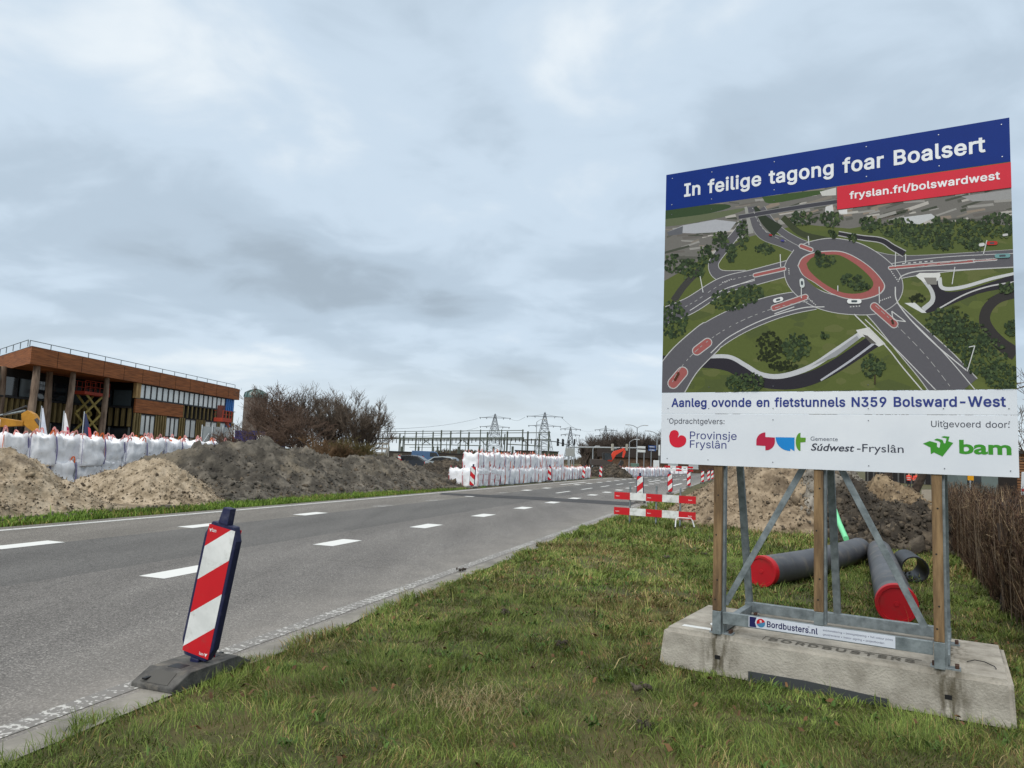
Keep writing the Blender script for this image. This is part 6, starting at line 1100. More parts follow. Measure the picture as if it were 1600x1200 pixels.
    # tree trunk columns
    for (px, w, off, py) in ((54, .62, .7, 600), (110, .55, .7, 620), (163, .55, .7, 630)):
        Mr = Matrix.Rotation(rz, 3, 'Z'); x = VPlane(C+Mr @ Vector((0, off, 0)), ex).uv(px, py)[0]; m = MB(); m.tube([(x+.05*math.sin(z*.5+px), off+.04*math.sin(z*.8), z) for z in np.linspace(0, zf, 10)], [w*.5*(1.05-.03*i+.05*math.sin(i*2.3+px)) for i in range(10)], 14); m.build('trunk_column', log, root, smooth=True)
    LP = VPlane(C, Vector((Wp.x-C.x, Wp.y-C.y, 0)))
    for px, off in ((17, .7), (76, 3.0)):
        u = LP.uv(px, 610)[0] if px < 50 else None; b = wd*(u-.2)+wn*.7 if u else Vector((VPlane(C+Matrix.Rotation(rz, 3, 'Z') @ Vector((0, 3, 0)), ex).uv(76, 610)[0], 3.0, 0))
        m = MB(); m.tube([b+Vector((.05*math.sin(z*.6+px), .05*math.sin(z), z)) for z in np.linspace(0, zf, 9)], [.3*(1.05-.03*i) for i in range(9)], 14); m.build('trunk_column', log, root, smooth=True)
    m = MB(); pts = [(F(80, 570)[0], 1.2, zf), (F(79, 580)[0], 1.2, zf-.9), (F(78, 592)[0], 1.25, zf-1.7), (F(81, 599)[0], 1.3, zf-2.2)]; m.tube(pts, .03, 5); m.build('hanging_cable', STEEL, root)
    # scissor lift standing under the roof
    M = Matrix.Rotation(rz, 3, 'Z'); x = VPlane(C+M @ Vector((0, 2.3, 0)), ex).uv(139, 640)[0]; pos = Vector((C.x, C.y, 0))+M @ Vector((x, 2.3, 0))
    sl = thing('scissor_lift', 'orange scissor lift raised on yellow scissor arms under the roof of the timber building', 'lift', pos, rz)
    red, yel = flat('lift_orange', (170,62,40), .6), mat('lift_arm', s2l((140,124,62)), s2l((178,160,90)), scale=3, rough=.6)
    zp = VPlane(C+M @ Vector((0, 2.3, 0)), ex).uv(139, 616)[1]-.05; hw = 1.05
    m = MB(); m.bbox((-1.3, -.6, .25), (1.3, .6, .8)); ch = m.build('chassis', red, sl, bevel=.03)
    for sx in (-.9, .9):
        for sy in (-.62, .62): m = MB(); m.tube([(sx, sy-.08, .25), (sx, sy+.08, .25)], .25, 14); m.build('wheel', TYRE, sl)
    n = 3; hh = (zp-.85)/n
    for i in range(n):
        for sy in (-.45, .45):
            for a, b in ((-hw, hw), (hw, -hw)): m = MB(); m.bar((a, sy+.05*(a > 0), .82+hh*i), (b, sy+.05*(a > 0), .82+hh*(i+1)), .07, .20); m.build('scissor_arm', yel, sl)
    m = MB(); m.bbox((-1.7, -.65, zp-.05), (1.7, .65, zp+.22)); pf = m.build('platform', red, sl)
    for sy in (-.62, .62):
        for zz in (.65, 1.15): m = MB(); m.tube([(-1.65, sy, zp+zz), (1.65, sy, zp+zz)], .025, 6); m.build('guard_rail', red, pf)
        for i in range(6): xx = -1.65+3.3*i/5; m = MB(); m.tube([(xx, sy, zp+.2), (xx, sy, zp+1.16)], .025, 6); m.build('rail_post', red, pf)
    # boom lift by the right end
    x = F(318, 660)[0]; zl = F(315, 657)[1]; pos = Vector((C.x, C.y, 0))+M @ Vector((x, -2.2, 0))
    bl = thing('boom_lift', 'orange boom lift with its basket raised at the right end of the timber building', 'lift', pos, rz)
    m = MB(); m.bbox((-1.2+2.5, -.9, .4), (1.2+2.5, .9, 1.3)); m.build('chassis', red, bl, bevel=.05)
    for sx in (1.7, 3.3):
        for sy in (-.9, .9): m = MB(); m.tube([(sx, sy-.15, .42), (sx, sy+.15, .42)], .42, 14); m.build('wheel', TYRE, bl)
    m = MB(); m.bar((3.2, 0, 1.3), (2.6, 0, 2.6), .28, .3); m.bar((2.6, 0, 2.6), (.6, 0, zl+.2), .22, .26); m.build('boom', red, bl)
    m = MB(); m.bbox((-1.1, -.5, zl-.05), (1.0, .5, zl+.35)); bk = m.build('basket', red, bl)
    for zz in (.7, 1.1): m = MB(); m.bbox((-1.1, -.5, zl+zz), (1.0, -.45, zl+zz+.06)); m.bbox((-1.1, .45, zl+zz), (1.0, .5, zl+zz+.06)); m.build('guard_rail', red, bk)
    for xx in (-1.07, -.4, .3, .97): m = MB(); m.bbox((xx-.03, -.51, zl+.3), (xx+.03, -.44, zl+1.15)); m.build('rail_post', red, bk)
    m = MB(); m.bbox((-.9, -.3, zl+.3), (-.3, .3, zl+1.7)); m.build('control_box', flat('lift_dark_red', (92,44,36), .6), bk)
building()
# ================================================================== HEDGE, TREES
def seg_mesh(S, name, material, parent=None, n=3, tint=None):
    """tapered twigs: S rows are p(3) q(3) r0 r1"""
    S = np.asarray(S, float); p, q, r0, r1 = S[:, :3], S[:, 3:6], S[:, 6], S[:, 7]; d = q-p; d /= np.linalg.norm(d, axis=1)[:, None]+1e-9
    a = np.where(np.abs(d[:, 2:3]) < .9, np.array([[0, 0, 1.]]), np.array([[1., 0, 0]])); x = np.cross(d, a); x /= np.linalg.norm(x, axis=1)[:, None]; y = np.cross(d, x)
    V = np.zeros((len(S), 2*n, 3)); 
    for k in range(n):
        c, s = math.cos(6.2832*k/n), math.sin(6.2832*k/n); o = x*c+y*s; V[:, k] = p+o*r0[:, None]; V[:, n+k] = q+o*r1[:, None]
    base = (np.arange(len(S))*2*n)[:, None]; F = []
    for k in range(n): F += [base+np.array([[k, (k+1) % n, n+(k+1) % n]]), base+np.array([[k, n+(k+1) % n, n+k]])]
    return np_mesh(name, V.reshape(-1, 3), np.concatenate(F), material, smooth=True, parent=parent, tint=None if tint is None else np.repeat(tint, 2*n, 0))
def grow(rnd, p, d, L, r, lev, out, trunk, maxlev, up=.12, spread=.75, kids=(3, 5)):
    pts = [p]; n = 3; dd = d.copy()
    for i in range(n):
        dd = (dd+Vector((rnd.gauss(0, .16), rnd.gauss(0, .16), rnd.gauss(0, .10)+up*.4))).normalized(); pts.append(pts[-1]+dd*(L/n))
    for i in range(n):
        a, b = r*(1-.45*i/n), r*(1-.45*(i+1)/n); (trunk if lev < 2 else out).append((*pts[i], *pts[i+1], a, b))
    if lev >= maxlev: return
    for k in range(rnd.randint(*kids)):
        f = rnd.uniform(.3, 1.0) if lev else rnd.uniform(.45, 1.0); i = min(n-1, int(f*n)); q = pts[i].lerp(pts[i+1], f*n-i)
        nd = (dd+Vector((rnd.gauss(0, spread), rnd.gauss(0, spread), rnd.gauss(up, spread*.55)))).normalized()
        grow(rnd, q, nd, L*rnd.uniform(.55, .8), max(.011, r*rnd.uniform(.45, .62)), lev+1, out, trunk, maxlev, up, spread, kids)
BARK = mat('dark_bark', s2l((44,36,32)), s2l((84,72,62)), scale=4, rough=.95); TWIG = mat('twig_bark', s2l((74,65,57)), s2l((116,103,90)), scale=1.2, rough=.95); TWIG2 = mat('reddish_twig', s2l((76,62,54)), s2l((118,98,84)), scale=1.2, rough=.95)
def tree(name, label, seed, loc, H, stems, spread, maxlev=5, tm=None, up=.12, group=None, kids=(3, 5), lean=.35, cat='tree', r=.075):
    rnd = random.Random(seed); out, tr = [], []
    for k in range(stems):
        a = 6.283*k/stems+rnd.uniform(-.5, .5); grow(rnd, Vector((.15*math.cos(a), .15*math.sin(a), -.1)), Vector((lean*math.cos(a), lean*math.sin(a), 1)).normalized(), H*.36, r*H/4, 0, out, tr, maxlev, up, spread, kids)
    top = float(np.percentile([s[5] for s in out], 98.5)); k = H/top; sc_ = lambda L: [tuple(v*k for v in s[:6])+s[6:] for s in L]
    t = thing(name, label, cat, loc, rnd.uniform(0, 6), group); seg_mesh(sc_(tr), 'trunk', BARK, t, 6); seg_mesh(sc_(out), 'crown', tm or TWIG, t, 3); return t
def trees():
    G = 'bare trees behind the clay bank'
    def at(px, Y): q = gY(px, 700, Y); return (q.x, q.y, 0)
    def h(px, py, Y): return gY(px, py, Y).z
    tree('hawthorn_tree', 'dense reddish bare tree beside the dark domed tower, leftmost of its row', 5, at(421, 47), h(421, 609, 47), 5, .55, 5, TWIG2, .10, G, (3, 5))
    tree('hawthorn_tree', 'dark dense bare tree second from the left in the row behind the bank', 9, at(492, 50), h(498, 616, 50), 5, .55, 5, TWIG, .12, G, (3, 5))
    tree('hawthorn_tree', 'low dense bare tree filling the gap in the middle of its row', 31, at(462, 46), h(460, 640, 46), 4, .7, 5, TWIG2, .03, G, (3, 5))
    tree('bare_tree', 'lighter bare tree with upright fine branches, fourth in its row', 14, at(522, 53), h(533, 622, 53), 3, .5, 5, TWIG, .16, G, (3, 5))
    tree('bare_tree', 'slender open bare tree between denser ones behind the bank', 22, at(545, 55), h(545, 622, 55), 2, .45, 5, TWIG, .18, G, (3, 5))
    tree('hawthorn_tree', 'wide dark bare tree at the right end of its row by the substation', 17, at(563, 51), h(563, 638, 51), 4, .42, 5, TWIG, .14, G, (3, 5), .16)
    tree('bush', 'low reddish brown bush below the slender tree', 44, at(515, 43), h(515, 688, 43), 7, .6, 4, mat('russet_twig', s2l((92,72,52)), s2l((122,98,72)), scale=2, rough=.95), .1, G, (4, 5), .5, 'bush', .02)
    tree('bush', 'low olive brown bush below the wide tree', 47, at(548, 44), h(550, 690, 44), 8, .55, 4, mat('olive_twig', s2l((82,74,44)), s2l((106,96,60)), scale=2, rough=.95), .1, G, (4, 5), .6, 'bush', .02)
    q = gY(1660, 740, 34); tree('bare_tree', 'pale bare tree with fine twigs at the right edge of the photo behind the board', 61, (q.x, q.y, 0), 7.0, 2, .5, 5, TWIG, .14, None, (3, 5))
    for px, Y, s, lab in ((1397, 32, 71, 'thick dark tree trunk behind the brown sand heap, left of two'), (1413, 33, 72, 'dark tree trunk behind the brown sand heap, right of two')):
        q = gY(px, 752, Y); tree('bare_tree', lab, s, (q.x, q.y, 0), 8.0, 1, .5, 4, TWIG, .14, 'trunks behind the brown heap', (3, 4), .05, 'tree', .11)
trees()
def hedge():
    A, B = gz(1600, 990), gz(1480, 850); A = Vector((A.x, A.y, 0)); B = Vector((B.x, B.y, 0)); d = (B-A).normalized(); n = Vector((d.y, -d.x, 0)); L0 = -2.0; L1 = (B-A).length+1.0; TH = 1.3; Hh = 1.53
    t = thing('clipped_hedge', 'clipped leafless beech hedge with dense reddish brown twigs along the right edge', 'hedge', A)
    cnt = 84000; u = rng.uniform(L0, L1, cnt); w = TH*rng.beta(.55, 1.3, cnt)*1.0; z0 = rng.uniform(.02, 1.0, cnt)*Hh*rng.uniform(.15, 1, cnt); ln = rng.uniform(.10, .38, cnt)
    w = w-.10*fbm(u*1.7, z0*1.7, oct=3, seed=91)+.04; top = Hh*(1+.035*fbm(u*1.5, w*2, oct=3, seed=92))
    hi_ = z0 > .6; dz = np.where(hi_, rng.uniform(-.25, 1, cnt), rng.uniform(.3, 1, cnt)); du, dw = rng.normal(0, .5, cnt)*np.where(hi_, 1.5, .55), rng.normal(0, .2, cnt); z1 = np.minimum(z0+ln*dz, top+rng.uniform(-.03, .05, cnt)); w1 = np.maximum(w+ln*dw, -.10+.06*rng.normal(0, 1, cnt)); u1 = u+ln*du
    D, N_ = np.array([d.x, d.y]), np.array([n.x, n.y]); P = np.stack([u*D[0]+w*N_[0], u*D[1]+w*N_[1], z0], 1); Q = np.stack([u1*D[0]+w1*N_[0], u1*D[1]+w1*N_[1], z1], 1)
    pal = np.array([s2l(c) for c in ((86,66,54),(108,84,68),(126,106,86),(74,60,52),(150,128,100),(100,86,72),(176,154,122))]); tint = pal[rng.choice(7, cnt, p=[.2,.2,.16,.18,.11,.1,.05])]*rng.uniform(.7, 1.15, cnt)[:, None]
    S = np.concatenate([P, Q, rng.uniform(.0025, .0058, cnt)[:, None], np.full((cnt, 1), .0015)], 1)
    HM = colmat('hedge_twigs', .85, .15); seg_mesh(S, 'twigs', HM, t, 3, tint)
    m = 260; u = rng.uniform(L0, L1, m); w = rng.uniform(.12, TH-.2, m); st_ = []
    for i in range(m):
        b = d*u[i]+n*w[i]; q = b+d*rng.normal(0, .12)+n*rng.normal(0, .1)+Vector((0, 0, rng.uniform(.6, 1.2))); st_.append((*b, *q, rng.uniform(.012, .03), .008))
    seg_mesh(st_, 'stem', BARK, t, 5)
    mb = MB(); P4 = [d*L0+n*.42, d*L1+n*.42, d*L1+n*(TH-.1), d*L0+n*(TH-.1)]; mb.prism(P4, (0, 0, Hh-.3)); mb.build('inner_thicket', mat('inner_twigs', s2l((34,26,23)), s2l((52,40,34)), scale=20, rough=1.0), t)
    m = 100; u = rng.uniform(L0, L1, m); ft = []
    for i in range(m):                                      # upright canes on the road face
        b = d*u[i]+n*rng.uniform(-.04, .08); z1 = rng.uniform(.7, 1.4); k1 = b+d*rng.normal(0, .10)+n*rng.normal(0, .03)+Vector((0, 0, z1*.5)); k2 = k1+d*rng.normal(0, .16)+n*rng.normal(.01, .03)+Vector((0, 0, z1*.5)); ft += [(*b, *k1, rng.uniform(.004, .009), .005), (*k1, *k2, .005, .003)]
    seg_mesh(ft, 'cane', mat('grey_cane', s2l((92,78,66)), s2l((142,126,106)), scale=3, rough=.95), t, 4)
    s = []                                                  # trunk of an old hedge plant close by
    b = gz(1570, 955); lo = A; o = Vector((b.x-lo.x, b.y-lo.y, 0)); seg_mesh([(*o, *(o+Vector((.05, .0, .5))), .06, .05), (*(o+Vector((.05, 0, .5))), *(o+Vector((0, .06, 1.1))), .05, .03)], 'old_stem', BARK, t, 7)
hedge()
def far_wood():
    rnd = random.Random(5); out, tr = [], []
    for k in range(3): grow(rnd, Vector((0, 0, 0)), Vector((.2*math.cos(k*2), .2*math.sin(k*2), 1)), 3.2, .12, 0, out, tr, 4, .16, .5, (3, 4))
    S = np.array(out+tr); S[:, 6:] *= 2.2; S[:, :6] *= 8.5/S[:, 5].max(); allS = []
    for i in range(90):
        f = i/90; px = 912+f*330; Y = 175-25*f+rnd.uniform(-14, 30); q = gY(px+rnd.uniform(-4, 4), 715, Y); a = rnd.uniform(0, 6.28); k = rnd.uniform(.75, 1.12)*(.8+.3*min(1, f*6)); c, s = math.cos(a), math.sin(a); T = S.copy()
        for j in (0, 3): x, y = S[:, j]*c-S[:, j+1]*s, S[:, j]*s+S[:, j+1]*c; T[:, j], T[:, j+1], T[:, j+2] = x*k+q.x, y*k+q.y, S[:, j+2]*k
        allS.append(T)
    o = seg_mesh(np.concatenate(allS), 'bare_wood', mat('far_twigs', s2l((66,58,52)), s2l((92,82,74)), scale=.3, rough=1), None, 3); tag(o, 'far bare brown wood behind the road gantry and signs', 'wood', kind='stuff')
    mb = MB(); A, B = gY(908, 716, 195), gY(1260, 730, 165); dd = (B-A).normalized(); nn = Vector((-dd.y, dd.x, 0)); L = (B-A).length; prof = [(i*L/40, 3.4+1.4*math.sin(i*1.7)+rnd.uniform(-.6, .6)) for i in range(41)]; A.z = 0
    mb.prism([A]+[A+dd*x+Vector((0, 0, z)) for x, z in prof]+[A+dd*L], nn*6); o = mb.build('wood_undergrowth', mat('undergrowth', s2l((54,48,40)), s2l((84,74,62)), scale=1.2, rough=1, bump=1, bscale=2)); tag(o, 'dark undergrowth of the far bare wood', 'undergrowth', kind='stuff')
    # low scrub on the horizon
    n = 5200; f = rng.random(n); px = 540+f*420; Yd = 330+rng.normal(0, 16, n); X, Y = [], []
    for i in range(n): q = gY(px[i], 710, Yd[i]); X.append(q.x); Y.append(q.y)
    X, Y = np.array(X), np.array(Y); h = 2.6+1.6*fbm(X*.05, Y*.0, oct=3, seed=4); h = np.clip(h, 1, 5)*rng.uniform(.4, 1, n)
    P = np.stack([X, Y, np.zeros(n)], 1); Q = P+np.stack([rng.normal(0, .8, n), rng.normal(0, .5, n), h], 1); o = seg_mesh(np.concatenate([P, Q, np.full((n, 1), .45), np.full((n, 1), .1)], 1), 'horizon_scrub', mat('scrub', s2l((74,66,56)), s2l((104,96,80)), scale=.05, rough=1)); tag(o, 'low brown scrub along the horizon beyond the substation', 'scrub', kind='stuff')
far_wood()
# ================================================================== STRUCTURES BEHIND
def tower():
    Y = 105; q = gY(394, 700, Y); zt = gY(394, 608, Y).z; zs = gY(394, 622, Y).z; r = (gY(411, 700, Y)-gY(377, 700, Y)).length/2*1.06
    t = thing('round_tower', 'dark round tower with a faceted green glass dome behind the bare trees', 'tower', (q.x, q.y, 0))
    m = MB(); m.lathe([(r*.97, 0), (r*.97, zs*.98), (r*1.0, zs)], (0, 0, 0), 24); m.build('wall', mat('tower_wall', s2l((92,84,78)), s2l((118,108,100)), scale=.8, stretch=(1, 1, 4), rough=.9), t)
    m = MB(); m.lathe([(r, zs+.01), (r*1.0, zs+.3), (r*.92, zs+(zt-zs)*.55), (r*.5, zs+(zt-zs)*.84), (.05, zt)], (0, 0, 0), 12); m.build('glass_dome', mat('green_glass', s2l((70,96,94)), s2l((112,140,138)), scale=.4, rough=.2), t)
    for k in range(12): a = 6.2832*k/12; m = MB(); m.tube([(r*1.02*math.cos(a), r*1.02*math.sin(a), zs+.1), (r*.94*math.cos(a), r*.94*math.sin(a), zs+(zt-zs)*.55), (.52*r*math.cos(a), .52*r*math.sin(a), zs+(zt-zs)*.85), (0, 0, zt+.03)], .07, 4); m.build('dome_rib', flat('rib_green', (54,76,72), .5), t)
tower()
def site_clutter():
    # blue containers
    blue = flat('container_blue', (36,38,104), .6)
    for k, (px0, px1, y0, Y, lab) in enumerate(((366, 398, 672, 60, 'dark blue site container behind the clay bank beside the grey fence'), (399, 432, 674, 60, 'dark blue site container with a white notice behind the bare trees'))):
        a, b = gY(px0, 690, Y), gY(px1, 690, Y); zt = gY(px0, y0, Y).z; d = (b-a); L = d.length; rz = math.atan2(d.y, d.x); t = thing('site_container', lab, 'container', (a.x, a.y, 0), rz, 'blue site containers')
        m = MB(); m.bbox((0, 0, .1), (L, 2.4, zt)); bd = m.build('shell', blue, t)
        for i in range(int(L/.28)): m = MB(); m.bbox((.1+.28*i, -.03, .25), (.22+.28*i, -.001, zt-.15)); m.build('corrugation', blue, bd) if i < 12 else None
        if k: m = MB(); m.bbox((.1, -.06, zt-1.1), (1.0, -.035, zt-.3)); m.build('notice', WHT, t)
    # grey fence panels with raking props
    P = VPlane(gz(312, 726, 0), gz(363, 726, 0)-gz(312, 726, 0)); Y = 47; a, b = gY(313, 700, Y), gY(362, 700, Y); d = b-a; L = d.length; rz = math.atan2(d.y, d.x); zt = gY(338, 667, Y).z
    t = thing('panel_fence', 'grey sheet fence with pale raking props between the bags and the clay bank', 'fence', (a.x, a.y, 0), rz); g = mat('fence_sheet', s2l((112,120,124)), s2l((136,143,146)), scale=1, rough=.6)
    for i in range(3): m = MB(); m.bbox((L*i/3+.02, 0, .1), (L*(i+1)/3-.02, .04, zt)); m.build('sheet_panel', g, t)
    for i in range(4): m = MB(); x = min(L-.04, L*i/3+.03); m.bbox((x-.03, -.06, 0), (x+.03, -.001, zt+.1)); m.build('post', ALU, t)
    for zz in (.35, .62): m = MB(); m.bbox((0, -.045, zt*zz), (L, -.001, zt*zz+.05)); m.build('rail', ALU, t)
    for i in range(3): m = MB(); m.bar((L*(i+.35)/3-.6, -1.2, .05), (L*(i+.8)/3, -.06, zt*.85), .07, .07); m.build('raking_prop', ALU, t)
    # white slatted panel
    Y = 58; a, b = gY(584, 705, Y), gY(607, 706, Y); d = b-a; L = d.length; rz = math.atan2(d.y, d.x); zt = gY(600, 692.5, Y).z; t = thing('slatted_screen', 'white slatted screen at the right end of the bare trees', 'screen', (a.x, a.y, 0), rz); w = flat('weathered_white', (196,192,182), .8)
    for i in range(6): m = MB(); z = zt*(.15+.16*i); m.bbox((0, 0, z), (L, .04, z+.16)); m.build('slat', w, t)
    for x in (.0, L*.5, L-.08): m = MB(); m.bbox((x, .041, 0), (x+.1, .12, zt+.05)); m.build('post', w, t)
    m = MB(); m.bar((L*.62, -.05, .1), (L-.05, -.05, zt*.85), .1, .04); m.build('brace', w, t)
    # flags among the bags
    for px, ptop, pbot, Y, cloth, mark, lab in ((59.5, 637, 690, 29, flat('flag_pale', (206,212,226), .8), None, 'pale flag hanging limp beside the yellow boom, leftmost of three'), (95.5, 645, 690, 28, flat('flag_white', (226,226,230), .8), flat('flag_crimson', (176,34,86), .7), 'white flag with crimson mark hanging limp above the bags, middle of three'), (127.5, 646, 690, 28, flat('flag_navy', (44,52,84), .8), flat('flag_red', (190,64,70), .7), 'navy flag with red mark hanging limp above the bags, rightmost of three')):
        q = gY(px, 690, Y); zt = gY(px, ptop, Y).z; zb = gY(px, pbot+9, Y).z; t = thing('flag', lab, 'flag', (q.x, q.y, 0), random.uniform(-.2, .2), 'flags above the white bags')
        m = MB(); m.tube([(0, 0, 0), (0, 0, zt+.08)], [.022, .016], 8); m.build('flagpole', ALU, t)
        m = MB(); N_ = 8; V = []
        for i in range(N_+1):
            for j in range(7):
                f, g_ = i/N_, j/6; V.append((.02+g_*(.05+.46*f**1.1), .06*math.sin(g_*9+f*3)*f+.01, zt-(zt-zb)*f*(1-.12*g_)-.0))
        m.add(V, [(i*7+j, i*7+j+1, (i+1)*7+j+1, (i+1)*7+j) for i in range(N_) for j in range(6)]); cl = m.build('cloth', cloth, t, smooth='all')
        if mark: m = MB(); m.add([(.2+.03, -.075, zt-.5), (.33, -.08, zt-.55), (.44, -.085, zt-.95), (.30, -.085, zt-.9)], [(0,1,2,3)]); m.build('emblem', mark, cl)
site_clutter()
def car(label, loc, rz, paint, kind='car', group=None):
    t = thing('parked_'+kind if kind != 'van' else 'van', label, kind, loc, rz, group); L, H, W2 = (4.3, 1.5, .88) if kind == 'car' else (5.2, 2.1, .98)
    if kind == 'car': prof = [(-2.15,.35),(-2.1,.75),(-1.95,.92),(-1.2,.98),(-.55,1.42),(.3,1.5),(1.2,1.42),(1.85,1.02),(2.1,.95),(2.15,.4)]; win = [(-1.02,.99),(-.5,1.36),(.3,1.43),(1.15,1.35),(1.6,1.02)]
    else: prof = [(-2.6,.4),(-2.55,.95),(-2.0,1.2),(-1.45,2.0),(-1.1,2.1),(2.5,2.1),(2.6,.4)]; win = [(-1.85,1.22),(-1.4,1.9),(-.4,1.92),(-.4,1.22)]
    m = MB(); m.prism([(x, -W2, z) for x, z in prof], (0, 2*W2, 0)); b = m.build('body', paint, t, smooth=True, bevel=.06)
    for s in (-1, 1): m = MB(); m.prism([(x, s*(W2+.004), z) for x, z in win], (0, .006*s, 0)); m.build('side_window', DARKGLASS, t)
    a, c = (prof[3], prof[4]) if kind == 'car' else (prof[2], prof[3]); m = MB(); m.add([(a[0]-.02, -W2+.12, a[1]+.03), (a[0]-.02, W2-.12, a[1]+.03), (c[0]-.03, W2-.16, c[1]-.02), (c[0]-.03, -W2+.16, c[1]-.02)], [(0,1,2,3)]); m.build('windscreen', DARKGLASS, t)
    if kind == 'car': a, c = prof[6], prof[7]; m = MB(); m.add([(a[0]+.05, -W2+.14, a[1]-.01), (a[0]+.05, W2-.14, a[1]-.01), (c[0]+.02, W2-.12, c[1]+.06), (c[0]+.02, -W2+.12, c[1]+.06)], [(0,1,2,3)]); m.build('rear_window', DARKGLASS, t)
    for x in (-1.35*L/4.3, 1.3*L/4.3):
        for s in (-1, 1):
            m = MB(); m.tube([(x, s*(W2-.2), .32), (x, s*(W2+.01), .32)], .32, 16); w = m.build('wheel', TYRE, t); m = MB(); m.tube([(x, s*(W2+.011), .32), (x, s*(W2+.02), .32)], .19, 12); m.build('rim', ALU, w)
    e = prof[0][0]
    for s in (-1, 1):
        m = MB(); m.bbox((e-.01, s*.62-.16, .64), (e+.08, s*.62+.16, .8)); m.build('headlight', WHT, t); m = MB(); m.bbox((-e-.08, s*.66-.14, .72), (-e+.01, s*.66+.14, .9)); m.build('tail_light', RED, t)
    return t
def vehicles():
    def pos(px, py, Y): q = gY(px, py, Y); return (q.x, q.y, 0)
    car('dark parked car behind the clay bank in front of the substation frames', pos(648, 722, 75), R_(170), flat('car_dark', (46,52,60), .25))
    car('pale silver parked car behind the dark soil heap near the bags', pos(700, 728, 72), R_(165), flat('car_silver', (150,160,166), .25))
    car('blue van parked among the substation posts', pos(668, 712, 120), R_(185), flat('van_blue', (74,104,140), .3), 'van')
    car('white car seen above the hedge under the yellow sign', pos(1523, 762, 50), R_(62), flat('car_white', (222,226,228), .25))
    car('white van at the right edge seen above the hedge', pos(1668, 763, 52), R_(175), flat('van_white', (226,228,230), .25), 'van')
    q = gY(1517, 752, 40); t = thing('yellow_sign', 'small yellow board standing above the white car beyond the hedge', 'sign', (q.x, q.y, 0), 0)
    z0, z1 = gY(1517, 750.5, 40).z, gY(1517, 743.5, 40).z; m = MB(); m.bbox((-.16, 0, z0), (.16, .03, z1+.05)); m.build('board', flat('sign_yellow', (240,170,20), .5), t); m = MB(); m.bbox((-.03, .031, 0), (.03, .07, z1)); m.build('post', ALU, t)
    q = gY(1567, 757, 80); t = thing('orange_skip', 'orange skip container seen above the hedge beyond the cars', 'skip', (q.x, q.y, 0), R_(5)); m = MB(); m.box((0, 0, .95), (1.35, 1.8, 1.5), taper=1.12); m.build('tub', flat('skip_orange', (222,86,44), .5), t)
    for s in (-.5, .0, .5): m = MB(); m.bbox((s-.04, -1.06, .3), (s+.04, -.95, 1.65)); m.build('rib', flat('skip_orange', (200,72,36), .5), t)
    q = gY(1551, 757, 46); t = thing('grey_cabin', 'grey green site cabin seen above the hedge between the car and the orange skip', 'cabin', (q.x-1.2, q.y, 0), R_(3)); m = MB(); m.bbox((-1.0, 0, .1), (1.6, 2.2, 2.2)); m.build('shell', flat('cabin_grey', (104,116,114), .6), t); m = MB(); m.bbox((-.4, -.03, 1.1), (.5, -.001, 1.8)); m.build('window', DARKGLASS, t)
vehicles()
def excavator(name, label, loc, rz, paint, boom, stick, bucket, w=.35, hull=None, cs=1):
    t = thing(name, label, 'excavator', loc, rz); dk = flat('machine_dark', (44,42,42), .6)
    for s in (-1, 1):
        m = MB(); m.prism([(-1.9, s*1.2-.28, .35), (-1.6, s*1.2-.28, .02), (1.6, s*1.2-.28, .02), (1.9, s*1.2-.28, .35), (1.6, s*1.2-.28, .8), (-1.6, s*1.2-.28, .8)], (0, .56, 0)); m.build('crawler_track', dk, t, bevel=.03)
    m = MB(); m.prism([(-2.2, -1.2, .95), (1.2, -1.2, .95), (1.2, -1.2, 1.5), (-.4, -1.2, 1.9), (-2.2, -1.2, 1.9)], (0, 2.4, 0)); m.build('engine_body', hull or paint, t, bevel=.06)
    m = MB(); m.prism([(-.2, -1.2*cs, 1.5), (1.25, -1.2*cs, 1.5), (1.3, -1.2*cs, 2.2), (.95, -1.2*cs, 3.0), (-.2, -1.2*cs, 3.0)], (0, .95*cs, 0)); cb = m.build('cab', dk, t, bevel=.04); m = MB(); m.prism([(-.1, -1.21, 1.8), (1.15, -1.21, 1.9), (.88, -1.21, 2.9), (-.1, -1.21, 2.9)], (0, -.01, 0)); m.build('cab_window', DARKGLASS, cb)
    def arm(pts, hs, nm, ww):
        up, lo = [], []
        for i, p in enumerate(pts):
            a = Vector(pts[max(0, i-1)]); b = Vector(pts[min(len(pts)-1, i+1)]); d = (b-a).normalized(); n = Vector((-d.z, 0, d.x)); up.append(Vector(p)+n*hs[i]/2); lo.append(Vector(p)-n*hs[i]/2)
        m = MB(); m.prism([p+Vector((0, -ww/2, 0)) for p in up+lo[::-1]], (0, ww, 0)); return m.build(nm, paint, t, bevel=.02)
    bo = arm(*boom, 'boom', w); sk = arm(*stick, 'stick', w*.8)
    b0, b1 = Vector(boom[0][0]), Vector(boom[0][-1]); k = Vector(boom[0][len(boom[0])//2]); s0 = Vector(stick[0][0])
    m = MB(); m.tube([k+Vector((0, 0, .32)), s0+Vector((0, 0, .30))], .07, 8); m.build('hydraulic_ram', dk, t)
    c = Vector(bucket); m = MB(); m.prism([c+Vector(p) for p in ((-.1, -.5, .2), (.25, -.5, .15), (.3, -.5, -.35), (-.1, -.5, -.75), (-.55, -.5, -.6), (-.3, -.5, -.2))], (0, 1.0, 0)); m.build('bucket', dk, t, bevel=.03)
    return t
